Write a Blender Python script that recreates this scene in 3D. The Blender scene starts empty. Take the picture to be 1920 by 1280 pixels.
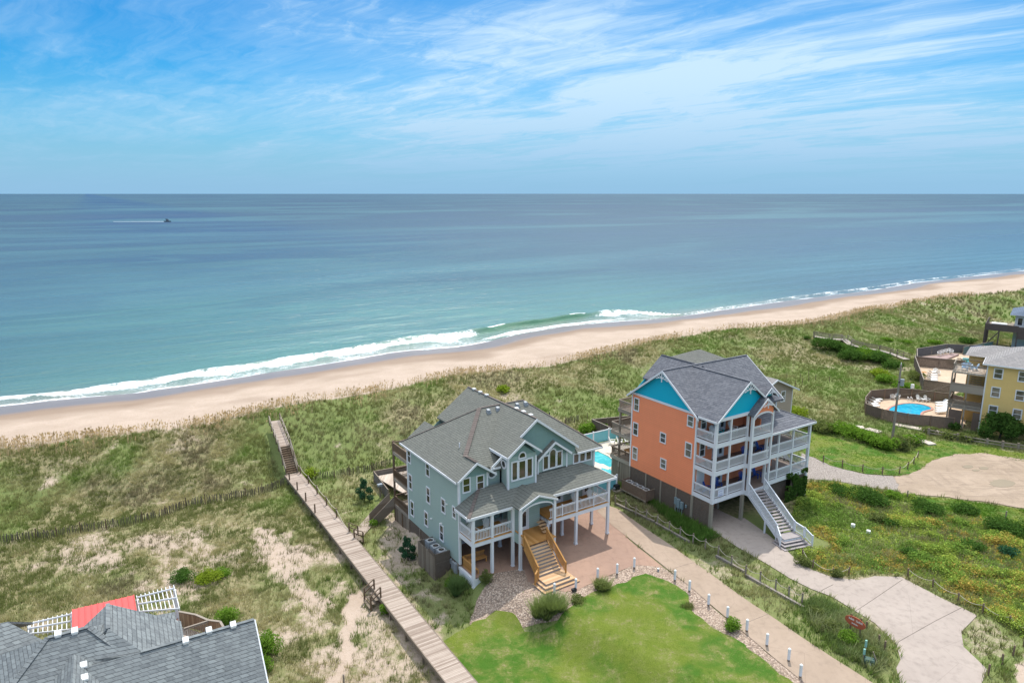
import bpy, bmesh, math, random
import numpy as np
from mathutils import Vector, Matrix, noise as mnoise

S = bpy.context.scene
COL = S.collection
random.seed(7)
RNG = np.random.default_rng(11)
R = math.radians

# ------------------------------------------------------------------ camera
FPX, PITCH, CAMZ = 1300.0, math.atan(277 / 1300.0), 33.0
cam = bpy.data.objects.new('camera', bpy.data.cameras.new('camera'))
COL.objects.link(cam)
cam.data.sensor_width = 36.0
cam.data.lens = 36.0 * FPX / 1920.0
cam.location = (0, 0, CAMZ)
cam.rotation_euler = (R(90) - PITCH, 0, 0)
cam.data.clip_start = 0.5
cam.data.clip_end = 120000
S.camera = cam

# ------------------------------------------------------------------ light
SUN_EL, SUN_AZ = R(60), R(13)          # azimuth measured from +Y towards +X
sun = bpy.data.objects.new('sun', bpy.data.lights.new('sun', 'SUN'))
COL.objects.link(sun)
sun.data.energy = 3.6
sun.data.angle = R(0.55)
sun.data.color = (1.0, 0.95, 0.87)
sd = Vector((math.sin(SUN_AZ) * math.cos(SUN_EL), math.cos(SUN_AZ) * math.cos(SUN_EL), math.sin(SUN_EL)))
sun.rotation_euler = sd.to_track_quat('Z', 'Y').to_euler()
sun.location = (0, 0, 200)
S.view_settings.view_transform = 'Standard'
S.view_settings.look = 'None'
S.view_settings.gamma = 1
S.view_settings.exposure = 0.16


class NT:
    """small helper for node trees"""
    def __init__(s, nt):
        s.nt = nt
        nt.nodes.clear()

    def n(s, t, **k):
        nd = s.nt.nodes.new(t)
        for a, v in k.items():
            if a == 'ins':
                for i, x in v.items():
                    s.put(nd, i, x)
            else:
                setattr(nd, a, v)
        return nd

    def put(s, nd, i, x):
        if isinstance(x, bpy.types.NodeSocket):
            s.nt.links.new(x, nd.inputs[i])
        elif isinstance(x, bpy.types.Node):
            s.nt.links.new(x.outputs[0], nd.inputs[i])
        else:
            if isinstance(x, (tuple, list)) and len(x) == 3 and nd.inputs[i].type == 'RGBA':
                x = (*x, 1)
            nd.inputs[i].default_value = x

    def math(s, op, a, b=0.0, clamp=False):
        return s.n('ShaderNodeMath', operation=op, use_clamp=clamp, ins={0: a, 1: b}).outputs[0]

    def noise(s, vec, scale, detail=4, rough=0.55, dist=0.0):
        return s.n('ShaderNodeTexNoise', ins={'Vector': vec, 'Scale': scale, 'Detail': detail, 'Roughness': rough, 'Distortion': dist}).outputs['Fac']

    def mapr(s, v, a, b, c=0.0, d=1.0, smooth=True):
        m = s.n('ShaderNodeMapRange', ins={0: v, 1: a, 2: b, 3: c, 4: d})
        if smooth:
            m.interpolation_type = 'SMOOTHSTEP'
        return m.outputs[0]

    def mix(s, f, a, b, mode='MIX'):
        return s.n('ShaderNodeMixRGB', blend_type=mode, ins={0: f, 1: a, 2: b}).outputs[0]

    def ramp(s, v, stops):
        r = s.n('ShaderNodeValToRGB', ins={0: v})
        e = r.color_ramp.elements
        while len(e) < len(stops):
            e.new(0.5)
        for k, (p, c) in enumerate(stops):
            e[k].position = p
            e[k].color = (*c, 1)
        return r.outputs[0]

    def mapping(s, vec, scale=(1, 1, 1), rot=(0, 0, 0), loc=(0, 0, 0)):
        return s.n('ShaderNodeMapping', ins={0: vec, 1: loc, 2: rot, 3: scale}).outputs[0]

    def bump(s, h, strength=0.5, dist=0.05, normal=None):
        k = {'Height': h, 'Strength': strength, 'Distance': dist}
        if normal is not None:
            k['Normal'] = normal
        return s.n('ShaderNodeBump', ins=k).outputs[0]

    def hsv(s, col, h=0.5, sat=1.0, v=1.0):
        return s.n('ShaderNodeHueSaturation', ins={'Hue': h, 'Saturation': sat, 'Value': v, 'Color': col}).outputs[0]


def build_world():
    w = bpy.data.worlds.new('World')
    S.world = w
    w.use_nodes = True
    t = NT(w.node_tree)
    out = t.n('ShaderNodeOutputWorld')
    sky = t.n('ShaderNodeTexSky')
    sky.sky_type = 'NISHITA'
    sky.sun_disc = False
    sky.sun_elevation = SUN_EL
    sky.sun_rotation = SUN_AZ
    sky.altitude = 30
    sky.air_density = 1.0
    sky.dust_density = 0.4
    sky.ozone_density = 2.0
    skyc = t.hsv(sky.outputs[0], 0.487, 1.5, 1.0)
    tc = t.n('ShaderNodeTexCoord')
    g = tc.outputs['Generated']
    sep = t.n('ShaderNodeSeparateXYZ', ins={0: g})
    x, y, z = sep.outputs
    zz = t.math('ADD', t.math('MAXIMUM', z, 0.0), 0.055)
    u = t.math('DIVIDE', x, zz)
    v = t.math('DIVIDE', y, zz)
    uv = t.n('ShaderNodeCombineXYZ', ins={0: u, 1: v, 2: 0.0}).outputs[0]
    # ice-cloud veils drawn out along one wind direction
    wr = t.noise(uv, 0.55, 4, 0.6)
    wv = t.n('ShaderNodeVectorMath', operation='ADD', ins={0: uv, 1: t.n('ShaderNodeCombineXYZ', ins={0: t.math('MULTIPLY', wr, 1.6), 1: t.math('MULTIPLY', wr, -1.2), 2: 0.0}).outputs[0]}).outputs[0]
    al = t.mapping(wv, (1, 1, 1), (0, 0, R(-128)), (1.7, 0.6, 0))
    streak = t.noise(t.mapping(al, (0.16, 1.5, 1)), 1.5, 9, 0.68, 0.25)
    body = t.noise(t.mapping(al, (0.48, 0.85, 1)), 0.80, 9, 0.62, 0.7)
    wisp = t.noise(t.mapping(al, (0.5, 1.6, 1)), 3.4, 9, 0.7, 0.8)
    azv = t.math('DIVIDE', x, t.math('MAXIMUM', y, 0.01))
    wgt = t.math('MULTIPLY', t.mapr(azv, -0.70, 0.22, -0.30, 0.42), t.mapr(azv, 0.80, 0.50, 0.35, 1.0))
    c1 = t.math('ADD', t.math('MULTIPLY', body, 0.74), t.math('MULTIPLY', streak, 0.26))
    c1 = t.math('ADD', t.math('ADD', c1, t.math('MULTIPLY', t.math('SUBTRACT', wisp, 0.5), 0.30)), t.math('MULTIPLY', t.math('SUBTRACT', wgt, 0.2), 0.35))
    dense = t.mapr(c1, 0.46, 0.70)
    veil = t.math('MULTIPLY', t.mapr(c1, 0.26, 0.62), t.mapr(z, 0.30, 0.05, 0.20, 0.62))
    cl = t.math('MINIMUM', t.math('ADD', t.math('MULTIPLY', dense, 0.62), veil), 0.90)
    cl = t.math('MULTIPLY', cl, t.mapr(z, 0.0, 0.06, 0.2, 1.0))
    skyc = t.mix(1.0, skyc, (0.30, 0.80, 1.08), 'MULTIPLY')
    col = t.mix(cl, skyc, (6.0, 7.9, 9.5))
    hz = t.mapr(z, 0.17, -0.01, 0.0, 0.92)
    col = t.mix(hz, col, (2.7, 4.9, 7.3))
    zen_fill = t.math('MULTIPLY', t.mapr(z, 0.32, 0.62), 0.8)          # unseen bright cloud added overhead, fills the shaded walls with light
    col = t.mix(zen_fill, col, (14.5, 15.5, 16.5))
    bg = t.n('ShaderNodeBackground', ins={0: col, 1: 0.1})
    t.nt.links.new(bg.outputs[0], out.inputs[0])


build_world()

# ------------------------------------------------------------------ helpers: surveyed points
CP, SP = math.cos(PITCH), math.sin(PITCH)


def px(u, v, z=0.0):
    """point of the site at height z that the survey photograph shows at (u, v)"""
    a, b = (u - 960) / FPX, (v - 640) / FPX
    d = (a, CP - b * SP, -(SP + b * CP))
    k = (z - CAMZ) / d[2]
    return Vector((d[0] * k, d[1] * k, z))


def sst(a, b, x):
    k = np.clip((x - a) / (b - a), 0, 1)
    return k * k * (3 - 2 * k)


SA = R(31)
SE, SN = np.array([math.cos(SA), math.sin(SA)]), np.array([-math.sin(SA), math.cos(SA)])


def st_of(x, y):
    return x * SE[0] + y * SE[1], x * SN[0] + y * SN[1]


def line_st(pts, z):
    P = np.array([st_of(*px(a, b, z)[:2]) for a, b in pts])
    P = P[np.argsort(P[:, 0])]
    s = np.arange(-400, 1200, 1.0)
    t = np.interp(s, P[:, 0], P[:, 1])
    k0 = (P[1, 1] - P[0, 1]) / (P[1, 0] - P[0, 0])
    k1 = (P[-1, 1] - P[-2, 1]) / (P[-1, 0] - P[-2, 0])
    t = np.where(s < P[0, 0], P[0, 1] + 0.3 * k0 * (s - P[0, 0]), t)
    t = np.where(s > P[-1, 0], P[-1, 1] + 0.6 * k1 * (s - P[-1, 0]), t)
    ker = np.exp(-0.5 * (np.arange(-8, 9) / 3.0) ** 2)
    ker /= ker.sum()
    t = np.convolve(np.pad(t, 8, mode='edge'), ker, mode='valid')
    return s, t


SEA = -5.0
CR_S, CR_T = line_st([(0, 832), (150, 812), (300, 800), (430, 785), (520, 765), (700, 738), (860, 706), (1000, 694), (1100, 674), (1180, 655), (1300, 632), (1500, 614), (1620, 592), (1760, 562), (1920, 546)], 2.6)
WA_S, WA_T = line_st([(0, 763), (130, 748), (260, 738), (400, 716), (530, 696), (640, 679), (760, 658), (850, 652), (900, 645), (960, 630), (1060, 612), (1150, 604), (1260, 596), (1340, 584), (1480, 564), (1640, 544), (1720, 530), (1800, 521), (1920, 508)], SEA)
FO_S, FO_T = line_st([(0, 738), (130, 730), (300, 703), (400, 690), (530, 671), (640, 658), (760, 636), (830, 632), (900, 620), (960, 610), (1040, 600), (1150, 580), (1260, 592), (1340, 578), (1480, 556), (1640, 536), (1720, 524), (1800, 516), (1920, 502)], SEA)


def tcrest(s): return np.interp(s, CR_S, CR_T)
def twater(s): return np.interp(s, WA_S, WA_T)
def tfoam(s): return np.interp(s, FO_S, FO_T)


def fbm(x, y, scale, seed=0, oct=4):
    """value noise on numpy arrays"""
    x, y = np.broadcast_arrays(np.asarray(x, float), np.asarray(y, float))
    out = np.zeros(x.shape)
    amp, tot = 1.0, 0.0
    for o in range(oct):
        r = np.random.default_rng(seed * 17 + o)
        tab = r.random((256, 256))
        xs, ys = x / scale * 2 ** o + 57.3 * o, y / scale * 2 ** o + 31.7 * o
        xi, yi = np.floor(xs).astype(int), np.floor(ys).astype(int)
        fx, fy = xs - xi, ys - yi
        fx, fy = fx * fx * (3 - 2 * fx), fy * fy * (3 - 2 * fy)
        a, b = tab[xi % 256, yi % 256], tab[(xi + 1) % 256, yi % 256]
        c, d = tab[xi % 256, (yi + 1) % 256], tab[(xi + 1) % 256, (yi + 1) % 256]
        out += amp * ((a * (1 - fx) + b * fx) * (1 - fy) + (c * (1 - fx) + d * fx) * fy)
        tot += amp
        amp *= 0.5
    return out / tot


class Frame:
    """building frame: b along the street front, a towards the ocean"""
    def __init__(s, ox, oy, deg):
        s.o, s.ang = (ox, oy), R(deg)
        s.B, s.A = (math.cos(s.ang), math.sin(s.ang)), (-math.sin(s.ang), math.cos(s.ang))

    def w(s, b, a, z=0.0):
        return Vector((s.o[0] + b * s.B[0] + a * s.A[0], s.o[1] + b * s.B[1] + a * s.A[1], z))

    def loc(s, x, y):
        dx, dy = x - s.o[0], y - s.o[1]
        return dx * s.B[0] + dy * s.B[1], dx * s.A[0] + dy * s.A[1]


GF = Frame(-3.40, 55.02, 33)      # green house
OF = Frame(19.90, 64.15, 32.7)    # orange house
YF = Frame(66.0, 93.4, 33)        # yellow house
LF = Frame(-19.8, 33.7, 30)       # slate-roofed house


def height(x, y):
    x, y = np.asarray(x, float), np.asarray(y, float)
    s, t = st_of(x, y)
    d = tcrest(s) - t                     # metres inland of the dune crest
    b, a = GF.loc(x, y)
    base = -1.6 + 1.6 * sst(-2.0, 2.0, b + 0.25 * np.clip(a, -30, 0) - 0.6 * np.clip(a - 12, 0, 18))
    made = sst(-0.5, 1.5, b) * sst(24, 20, b) * sst(-9, -6, a) * sst(16, 13, a)      # levelled house plot
    base = base + 0.15 * (fbm(x, y, 9, 3) - 0.5) * (1 - made)
    flat = sst(-1.5, 0.5, b) * sst(-18.5, -15.0, -a) * 1.0      # made ground of the lots
    wild = 1 - flat * sst(14, 24, d)
    top = 2.4 + 0.9 * sst(20, 90, s) + 1.3 * (fbm(s, t * 0 + 3, 24, 5, 2) - 0.5)
    w = 17 + 5 * (fbm(s, s * 0, 40, 8, 2) - 0.5)
    inl = sst(0, 1, 1 - d / (w + 6 * sst(10, 60, s)))
    bumps = 1.9 * (fbm(x, y, 9, 21, 3) - 0.5) + 0.7 * (fbm(x, y, 2.6, 22, 3) - 0.5)
    z_in = base + (top - base) * np.clip(inl, 0, 1) + bumps * (0.16 + 0.84 * sst(26, 12, d) * sst(-2, 3, d)) * (0.25 + 0.75 * wild) * (1 - made)
    # seaward: dune face, berm, swash
    tw = twater(s)
    q = np.clip((t - tcrest(s)) / np.maximum(tw - tcrest(s), 5), 0, 1)
    beach = -1.9 - 3.1 * q ** 1.25 + 0.22 * (fbm(s, t, 14, 30, 3) - 0.5)
    beach = np.where(t > tw, -5.0 - 0.045 * (t - tw), beach)
    f = sst(0, 7.5, t - tcrest(s))
    z_out = top * (1 - f) + beach * f
    return np.where(d > 0, z_in, z_out)


def hz(x, y):
    return float(height(np.array([x]), np.array([y]))[0])


def gp(u, v, dz=0.0):
    """survey point on the ground surface"""
    z = 0.0
    for _ in range(40):
        p = px(u, v, z)
        z2 = hz(p.x, p.y)
        if abs(z2 - z) < 0.01:
            break
        z = 0.5 * z + 0.5 * z2
    return Vector((p.x, p.y, hz(p.x, p.y) + dz))


def inpoly(x, y, poly):
    x, y = np.asarray(x), np.asarray(y)
    r = np.zeros(x.shape, bool)
    n = len(poly)
    for i in range(n):
        x0, y0 = poly[i][0], poly[i][1]
        x1, y1 = poly[(i + 1) % n][0], poly[(i + 1) % n][1]
        if y0 == y1:
            continue
        c = ((y0 > y) != (y1 > y)) & (x < (x1 - x0) * (y - y0) / (y1 - y0) + x0)
        r ^= c
    return r


# ------------------------------------------------------------------ helpers: objects
def tag(o, label=None, cat=None, group=None, kind=None):
    if label: o['label'] = label
    if cat: o['category'] = cat
    if group: o['group'] = group
    if kind: o['kind'] = kind
    return o


def thing(name, label, cat, loc=(0, 0, 0), rz=0.0, group=None):
    o = bpy.data.objects.new(name, None)
    o.empty_display_size = 0.3
    COL.objects.link(o)
    o.location = loc
    o.rotation_euler = (0, 0, rz)
    return tag(o, label, cat, group)


def linkmesh(name, me, mat, parent=None):
    o = bpy.data.objects.new(name, me)
    COL.objects.link(o)
    if mat is not None and not me.materials:
        me.materials.append(mat)
    if parent is not None:
        o.parent = parent
    return o


def npmesh(name, V, F, mat, parent=None, attrs=None, smooth=False):
    """mesh from numpy arrays; F is (n,3) or (n,4)"""
    me = bpy.data.meshes.new(name)
    n, k = F.shape
    me.vertices.add(len(V))
    me.vertices.foreach_set('co', np.asarray(V, np.float32).ravel())
    me.loops.add(n * k)
    me.loops.foreach_set('vertex_index', F.astype(np.int32).ravel())
    me.polygons.add(n)
    me.polygons.foreach_set('loop_start', np.arange(0, n * k, k, dtype=np.int32))
    me.polygons.foreach_set('loop_total', np.full(n, k, np.int32))
    if smooth:
        me.polygons.foreach_set('use_smooth', np.ones(n, bool))
    for an, (typ, data) in (attrs or {}).items():
        at = me.attributes.new(an, typ, 'POINT')
        if typ == 'FLOAT_COLOR':
            at.data.foreach_set('color', np.asarray(data, np.float32).ravel())
        else:
            at.data.foreach_set('value', np.asarray(data, np.float32).ravel())
    me.update(calc_edges=True)
    return linkmesh(name, me, mat, parent)


def copytree(o, parent=None):
    c = o.copy()
    COL.objects.link(c)
    if parent is not None:
        c.parent = parent
    for ch in o.children:
        copytree(ch, c)
    return c


class MB:
    """collects shapes, then links them as one mesh object"""
    def __init__(s):
        s.v, s.f = [], []

    def solid(s, vs, fs):
        k = len(s.v)
        s.v += [tuple(v) for v in vs]
        s.f += [tuple(i + k for i in f) for f in fs]
        return s

    def box(s, x0, x1, y0, y1, z0, z1):
        if x0 > x1: x0, x1 = x1, x0
        if y0 > y1: y0, y1 = y1, y0
        if z0 > z1: z0, z1 = z1, z0
        vs = [(x0, y0, z0), (x1, y0, z0), (x1, y1, z0), (x0, y1, z0), (x0, y0, z1), (x1, y0, z1), (x1, y1, z1), (x0, y1, z1)]
        return s.solid(vs, [(3, 2, 1, 0), (4, 5, 6, 7), (0, 1, 5, 4), (1, 2, 6, 5), (2, 3, 7, 6), (3, 0, 4, 7)])

    def prism(s, pts, z0, z1):
        """pts counter-clockwise; z0/z1 may be numbers or lists"""
        n = len(pts)
        a = [z0] * n if not isinstance(z0, (list, tuple)) else z0
        b = [z1] * n if not isinstance(z1, (list, tuple)) else z1
        vs = [(p[0], p[1], a[i]) for i, p in enumerate(pts)] + [(p[0], p[1], b[i]) for i, p in enumerate(pts)]
        return s.solid(vs, [tuple(range(n))[::-1], tuple(range(n, 2 * n))] + [(i, (i + 1) % n, (i + 1) % n + n, i + n) for i in range(n)])

    def bar(s, p, q, w, h=None):
        """box between two points, w wide (level) and h deep, centred on the line"""
        h = w if h is None else h
        p, q = Vector(p), Vector(q)
        d = (q - p).normalized()
        up = Vector((0, 0, 1))
        if abs(d.z) > 0.98: up = Vector((0, 1, 0))
        r = d.cross(up).normalized() * (w / 2)
        u = r.cross(d).normalized() * (h / 2)
        vs = [p - r - u, p + r - u, p + r + u, p - r + u, q - r - u, q + r - u, q + r + u, q - r + u]
        return s.solid(vs, [(0, 1, 2, 3), (7, 6, 5, 4), (0, 4, 5, 1), (1, 5, 6, 2), (2, 6, 7, 3), (3, 7, 4, 0)])

    def tube(s, p, q, r0, r1=None, n=8):
        r1 = r0 if r1 is None else r1
        p, q = Vector(p), Vector(q)
        d = (q - p).normalized()
        up = Vector((0, 0, 1)) if abs(d.z) < 0.95 else Vector((1, 0, 0))
        a = d.cross(up).normalized()
        b = d.cross(a).normalized()
        vs = []
        for c, rr in ((p, r0), (q, r1)):
            for i in range(n):
                k = 2 * math.pi * i / n
                vs.append(c + a * (rr * math.cos(k)) + b * (rr * math.sin(k)))
        return s.solid(vs, [tuple(range(n)), tuple(range(n, 2 * n))[::-1]] + [(i, i + n, (i + 1) % n + n, (i + 1) % n) for i in range(n)])

    def slab(s, pts, th):
        """flat board on 3-D points, th thick downwards"""
        n = len(pts)
        vs = [tuple(p) for p in pts] + [(p[0], p[1], p[2] - th) for p in pts]
        return s.solid(vs, [tuple(range(n)), tuple(range(n, 2 * n))[::-1]] + [(i, i + n, (i + 1) % n + n, (i + 1) % n) for i in range(n)])

    def each(s, name, mat, parent=None):
        """every shape (8 corners each) becomes a part of its own"""
        for k in range(0, len(s.v), 8):
            m = MB()
            m.solid(s.v[k:k + 8], [tuple(i - k for i in f) for f in s.f if k <= f[0] < k + 8])
            m.build(name, mat, parent)

    def build(s, name, mat, parent=None, smooth=False):
        me = bpy.data.meshes.new(name)
        me.from_pydata(s.v, [], s.f)
        bm = bmesh.new()
        bm.from_mesh(me)
        bmesh.ops.recalc_face_normals(bm, faces=bm.faces)
        bm.to_mesh(me)
        bm.free()
        if smooth:
            me.polygons.foreach_set('use_smooth', [True] * len(me.polygons))
        return linkmesh(name, me, mat, parent)
# ------------------------------------------------------------------ materials
MATS = {}


def mat(name, fn):
    if name in MATS:
        return MATS[name]
    m = bpy.data.materials.new(name)
    m.use_nodes = True
    t = NT(m.node_tree)
    out = t.n('ShaderNodeOutputMaterial')
    sh = fn(t)
    t.nt.links.new(sh if isinstance(sh, bpy.types.NodeSocket) else sh.outputs[0], out.inputs[0])
    MATS[name] = m
    return m


def pbsdf(t, col, rough=0.6, normal=None, spec=0.4, metal=0.0, **kw):
    k = {'Base Color': col, 'Roughness': rough, 'Specular IOR Level': spec, 'Metallic': metal}
    if normal is not None: k['Normal'] = normal
    k.update(kw)
    return t.n('ShaderNodeBsdfPrincipled', ins=k).outputs[0]


def oc(t): return t.n('ShaderNodeTexCoord').outputs['Object']
def wp(t): return t.n('ShaderNodeNewGeometry').outputs['Position']


def m_paint(name, c, rough=0.55, dirt=0.12, spec=0.3):
    def f(t):
        v = oc(t)
        n = t.noise(v, 1.3, 5, 0.6)
        n2 = t.noise(v, 14, 3, 0.6)
        k = t.math('ADD', t.math('MULTIPLY', n, dirt * 1.6), t.math('MULTIPLY', n2, dirt * 0.6))
        col = t.mix(k, c, tuple(x * 0.45 for x in c))
        return pbsdf(t, col, rough, t.bump(n2, 0.15, 0.01), spec)
    return mat(name, f)


def m_siding(name, c, row=0.18):
    """horizontal lap siding: boards with a lip, faded unevenly"""
    def f(t):
        v = oc(t)
        z = t.n('ShaderNodeSeparateXYZ', ins={0: v}).outputs[2]
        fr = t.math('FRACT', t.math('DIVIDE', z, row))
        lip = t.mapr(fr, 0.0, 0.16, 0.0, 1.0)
        rowid = t.math('FLOOR', t.math('DIVIDE', z, row))
        rn = t.n('ShaderNodeTexWhiteNoise', noise_dimensions='1D', ins={'W': rowid}).outputs[0]
        n = t.noise(v, 0.8, 5, 0.6)
        st = t.noise(t.mapping(v, (2.2, 2.2, 0.18)), 2.0, 4, 0.6)
        k = t.math('ADD', t.math('MULTIPLY', n, 0.22), t.math('MULTIPLY', st, 0.16))
        k = t.math('ADD', k, t.math('MULTIPLY', rn, 0.07))
        col = t.mix(k, c, tuple(x * 0.55 for x in c))
        col = t.mix(t.math('MULTIPLY', t.math('SUBTRACT', 1.0, lip), 0.45), col, tuple(x * 0.35 for x in c))  # shade line at each lap, painted into the board colour
        h = t.math('MULTIPLY', fr, -1.0)
        return pbsdf(t, col, 0.6, t.bump(h, 0.6, 0.02), 0.25)
    return mat(name, f)


def m_shingle(name, c1, c2, c3, row=0.20):
    def f(t):
        v = oc(t)
        s = t.n('ShaderNodeSeparateXYZ', ins={0: v}).outputs
        u = t.math('ADD', s[0], t.math('MULTIPLY', s[1], 1.0))
        vec = t.n('ShaderNodeCombineXYZ', ins={0: u, 1: s[2], 2: 0.0}).outputs[0]
        br = t.n('ShaderNodeTexBrick', ins={'Vector': vec, 'Color1': (*c1, 1), 'Color2': (*c2, 1), 'Mortar': (*[x * 0.42 for x in c1], 1), 'Scale': 1.0, 'Mortar Size': 0.012, 'Mortar Smooth': 0.35, 'Bias': 0.0, 'Brick Width': 0.42, 'Row Height': row * 0.62})
        br.offset = 0.5
        n = t.noise(v, 0.55, 5, 0.6)
        n2 = t.noise(v, 5.5, 4, 0.65)
        col = t.mix(t.mapr(n, 0.35, 0.7, 0.0, 0.45), br.outputs[0], c3)
        col = t.mix(t.mapr(n2, 0.3, 0.75, 0.0, 0.35), col, tuple(x * 1.25 for x in c2))
        n3 = t.noise(v, 60, 2, 0.6)
        col = t.mix(0.25, col, t.mix(n3, (0.02, 0.02, 0.02), (0.5, 0.5, 0.5)), 'OVERLAY')
        h = t.math('ADD', t.math('MULTIPLY', br.outputs[1], -1.0), t.math('MULTIPLY', n3, 0.3))
        return pbsdf(t, col, 0.85, t.bump(h, 0.7, 0.02), 0.25)
    return mat(name, f)


def m_wood(name, c1, c2, plank=0.14, axis=0, rough=0.8, gap=True):
    """boards laid side by side along an object axis, each its own tone"""
    def f(t):
        v = oc(t)
        s = t.n('ShaderNodeSeparateXYZ', ins={0: v}).outputs
        k = t.math('DIVIDE', s[axis], plank)
        idn = t.math('FLOOR', k)
        rn = t.n('ShaderNodeTexWhiteNoise', noise_dimensions='1D', ins={'W': idn}).outputs[0]
        sc = [2.5, 2.5, 2.5]
        sc[axis] = 30
        g = t.noise(t.mapping(v, tuple(sc)), 1.0, 5, 0.65)
        big = t.noise(v, 0.7, 4, 0.6)
        q = t.math('ADD', t.math('MULTIPLY', rn, 0.6), t.math('ADD', t.math('MULTIPLY', g, 0.5), t.math('MULTIPLY', big, 0.35)))
        col = t.mix(t.mapr(q, 0.35, 1.1), c1, c2)
        fr = t.math('FRACT', k)
        e = t.math('MULTIPLY', t.mapr(fr, 0.0, 0.09), t.mapr(fr, 1.0, 0.91))
        if gap:
            col = t.mix(t.math('MULTIPLY', t.math('SUBTRACT', 1.0, e), 0.75), col, tuple(x * 0.15 for x in c1))
        return pbsdf(t, col, rough, t.bump(t.math('ADD', e, t.math('MULTIPLY', g, 0.3)), 0.5, 0.015), 0.2)
    return mat(name, f)


def m_glass(name, tint=(0.02, 0.025, 0.03), tint2=(0.07, 0.075, 0.07)):
    def f(t):
        v = oc(t)
        n = t.noise(v, 0.9, 3, 0.5)
        col = t.mix(t.mapr(n, 0.35, 0.65), tint, tint2)
        w = t.bump(t.noise(v, 1.1, 2, 0.5), 0.12, 0.03)
        return pbsdf(t, col, 0.06, w, 0.75)
    return mat(name, f)


def m_lattice(name, c, cell=0.14):
    """square lattice panel with real holes"""
    def f(t):
        v = oc(t)
        s = t.n('ShaderNodeSeparateXYZ', ins={0: v}).outputs
        u = t.math('ADD', s[0], s[1])
        fu = t.math('FRACT', t.math('DIVIDE', u, cell))
        fz = t.math('FRACT', t.math('DIVIDE', s[2], cell))
        m = t.math('MAXIMUM', t.math('LESS_THAN', fu, 0.5), t.math('LESS_THAN', fz, 0.5))
        n = t.noise(v, 3.0, 4, 0.6)
        b = pbsdf(t, t.mix(n, c, tuple(x * 0.5 for x in c)), 0.85)
        tr = t.n('ShaderNodeBsdfTransparent').outputs[0]
        return t.n('ShaderNodeMixShader', ins={0: m, 1: tr, 2: b})
    return mat(name, f)


def soft_normal(t, k=0.9):
    """thin leaves scatter light to all sides: lean the shading normal towards the sky"""
    g = t.n('ShaderNodeNewGeometry').outputs['Normal']
    a = t.n('ShaderNodeVectorMath', operation='ADD', ins={0: g, 1: (0, 0, k)}).outputs[0]
    return t.n('ShaderNodeVectorMath', operation='NORMALIZE', ins={0: a}).outputs[0]


def m_leaf(name, c1, c2, c3=None, scale=3.0, trans=0.35):
    c3 = c3 or c2
    def f(t):
        v = wp(t)
        n = t.noise(v, scale, 3, 0.6)
        n2 = t.noise(v, scale * 7, 2, 0.6)
        col = t.ramp(t.math('ADD', t.math('MULTIPLY', n, 0.6), t.math('MULTIPLY', n2, 0.4)), [(0.30, c1), (0.52, c2), (0.72, c3)])
        d = t.n('ShaderNodeBsdfDiffuse', ins={0: col, 'Normal': soft_normal(t, 0.7)}).outputs[0]
        tl = t.n('ShaderNodeBsdfTranslucent', ins={0: t.mix(1.0, col, (1.25, 1.35, 0.7), 'MULTIPLY')}).outputs[0]
        return t.n('ShaderNodeMixShader', ins={0: trans, 1: d, 2: tl})
    return mat(name, f)


def m_blade(name, trans=0.35):
    def f(t):
        a = t.n('ShaderNodeAttribute', attribute_name='tint').outputs[0]
        d = t.n('ShaderNodeBsdfDiffuse', ins={0: a, 'Normal': soft_normal(t, 1.4)}).outputs[0]
        tl = t.n('ShaderNodeBsdfTranslucent', ins={0: t.mix(1.0, a, (1.15, 1.25, 0.8), 'MULTIPLY')}).outputs[0]
        return t.n('ShaderNodeMixShader', ins={0: trans, 1: d, 2: tl})
    return mat(name, f)


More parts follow.
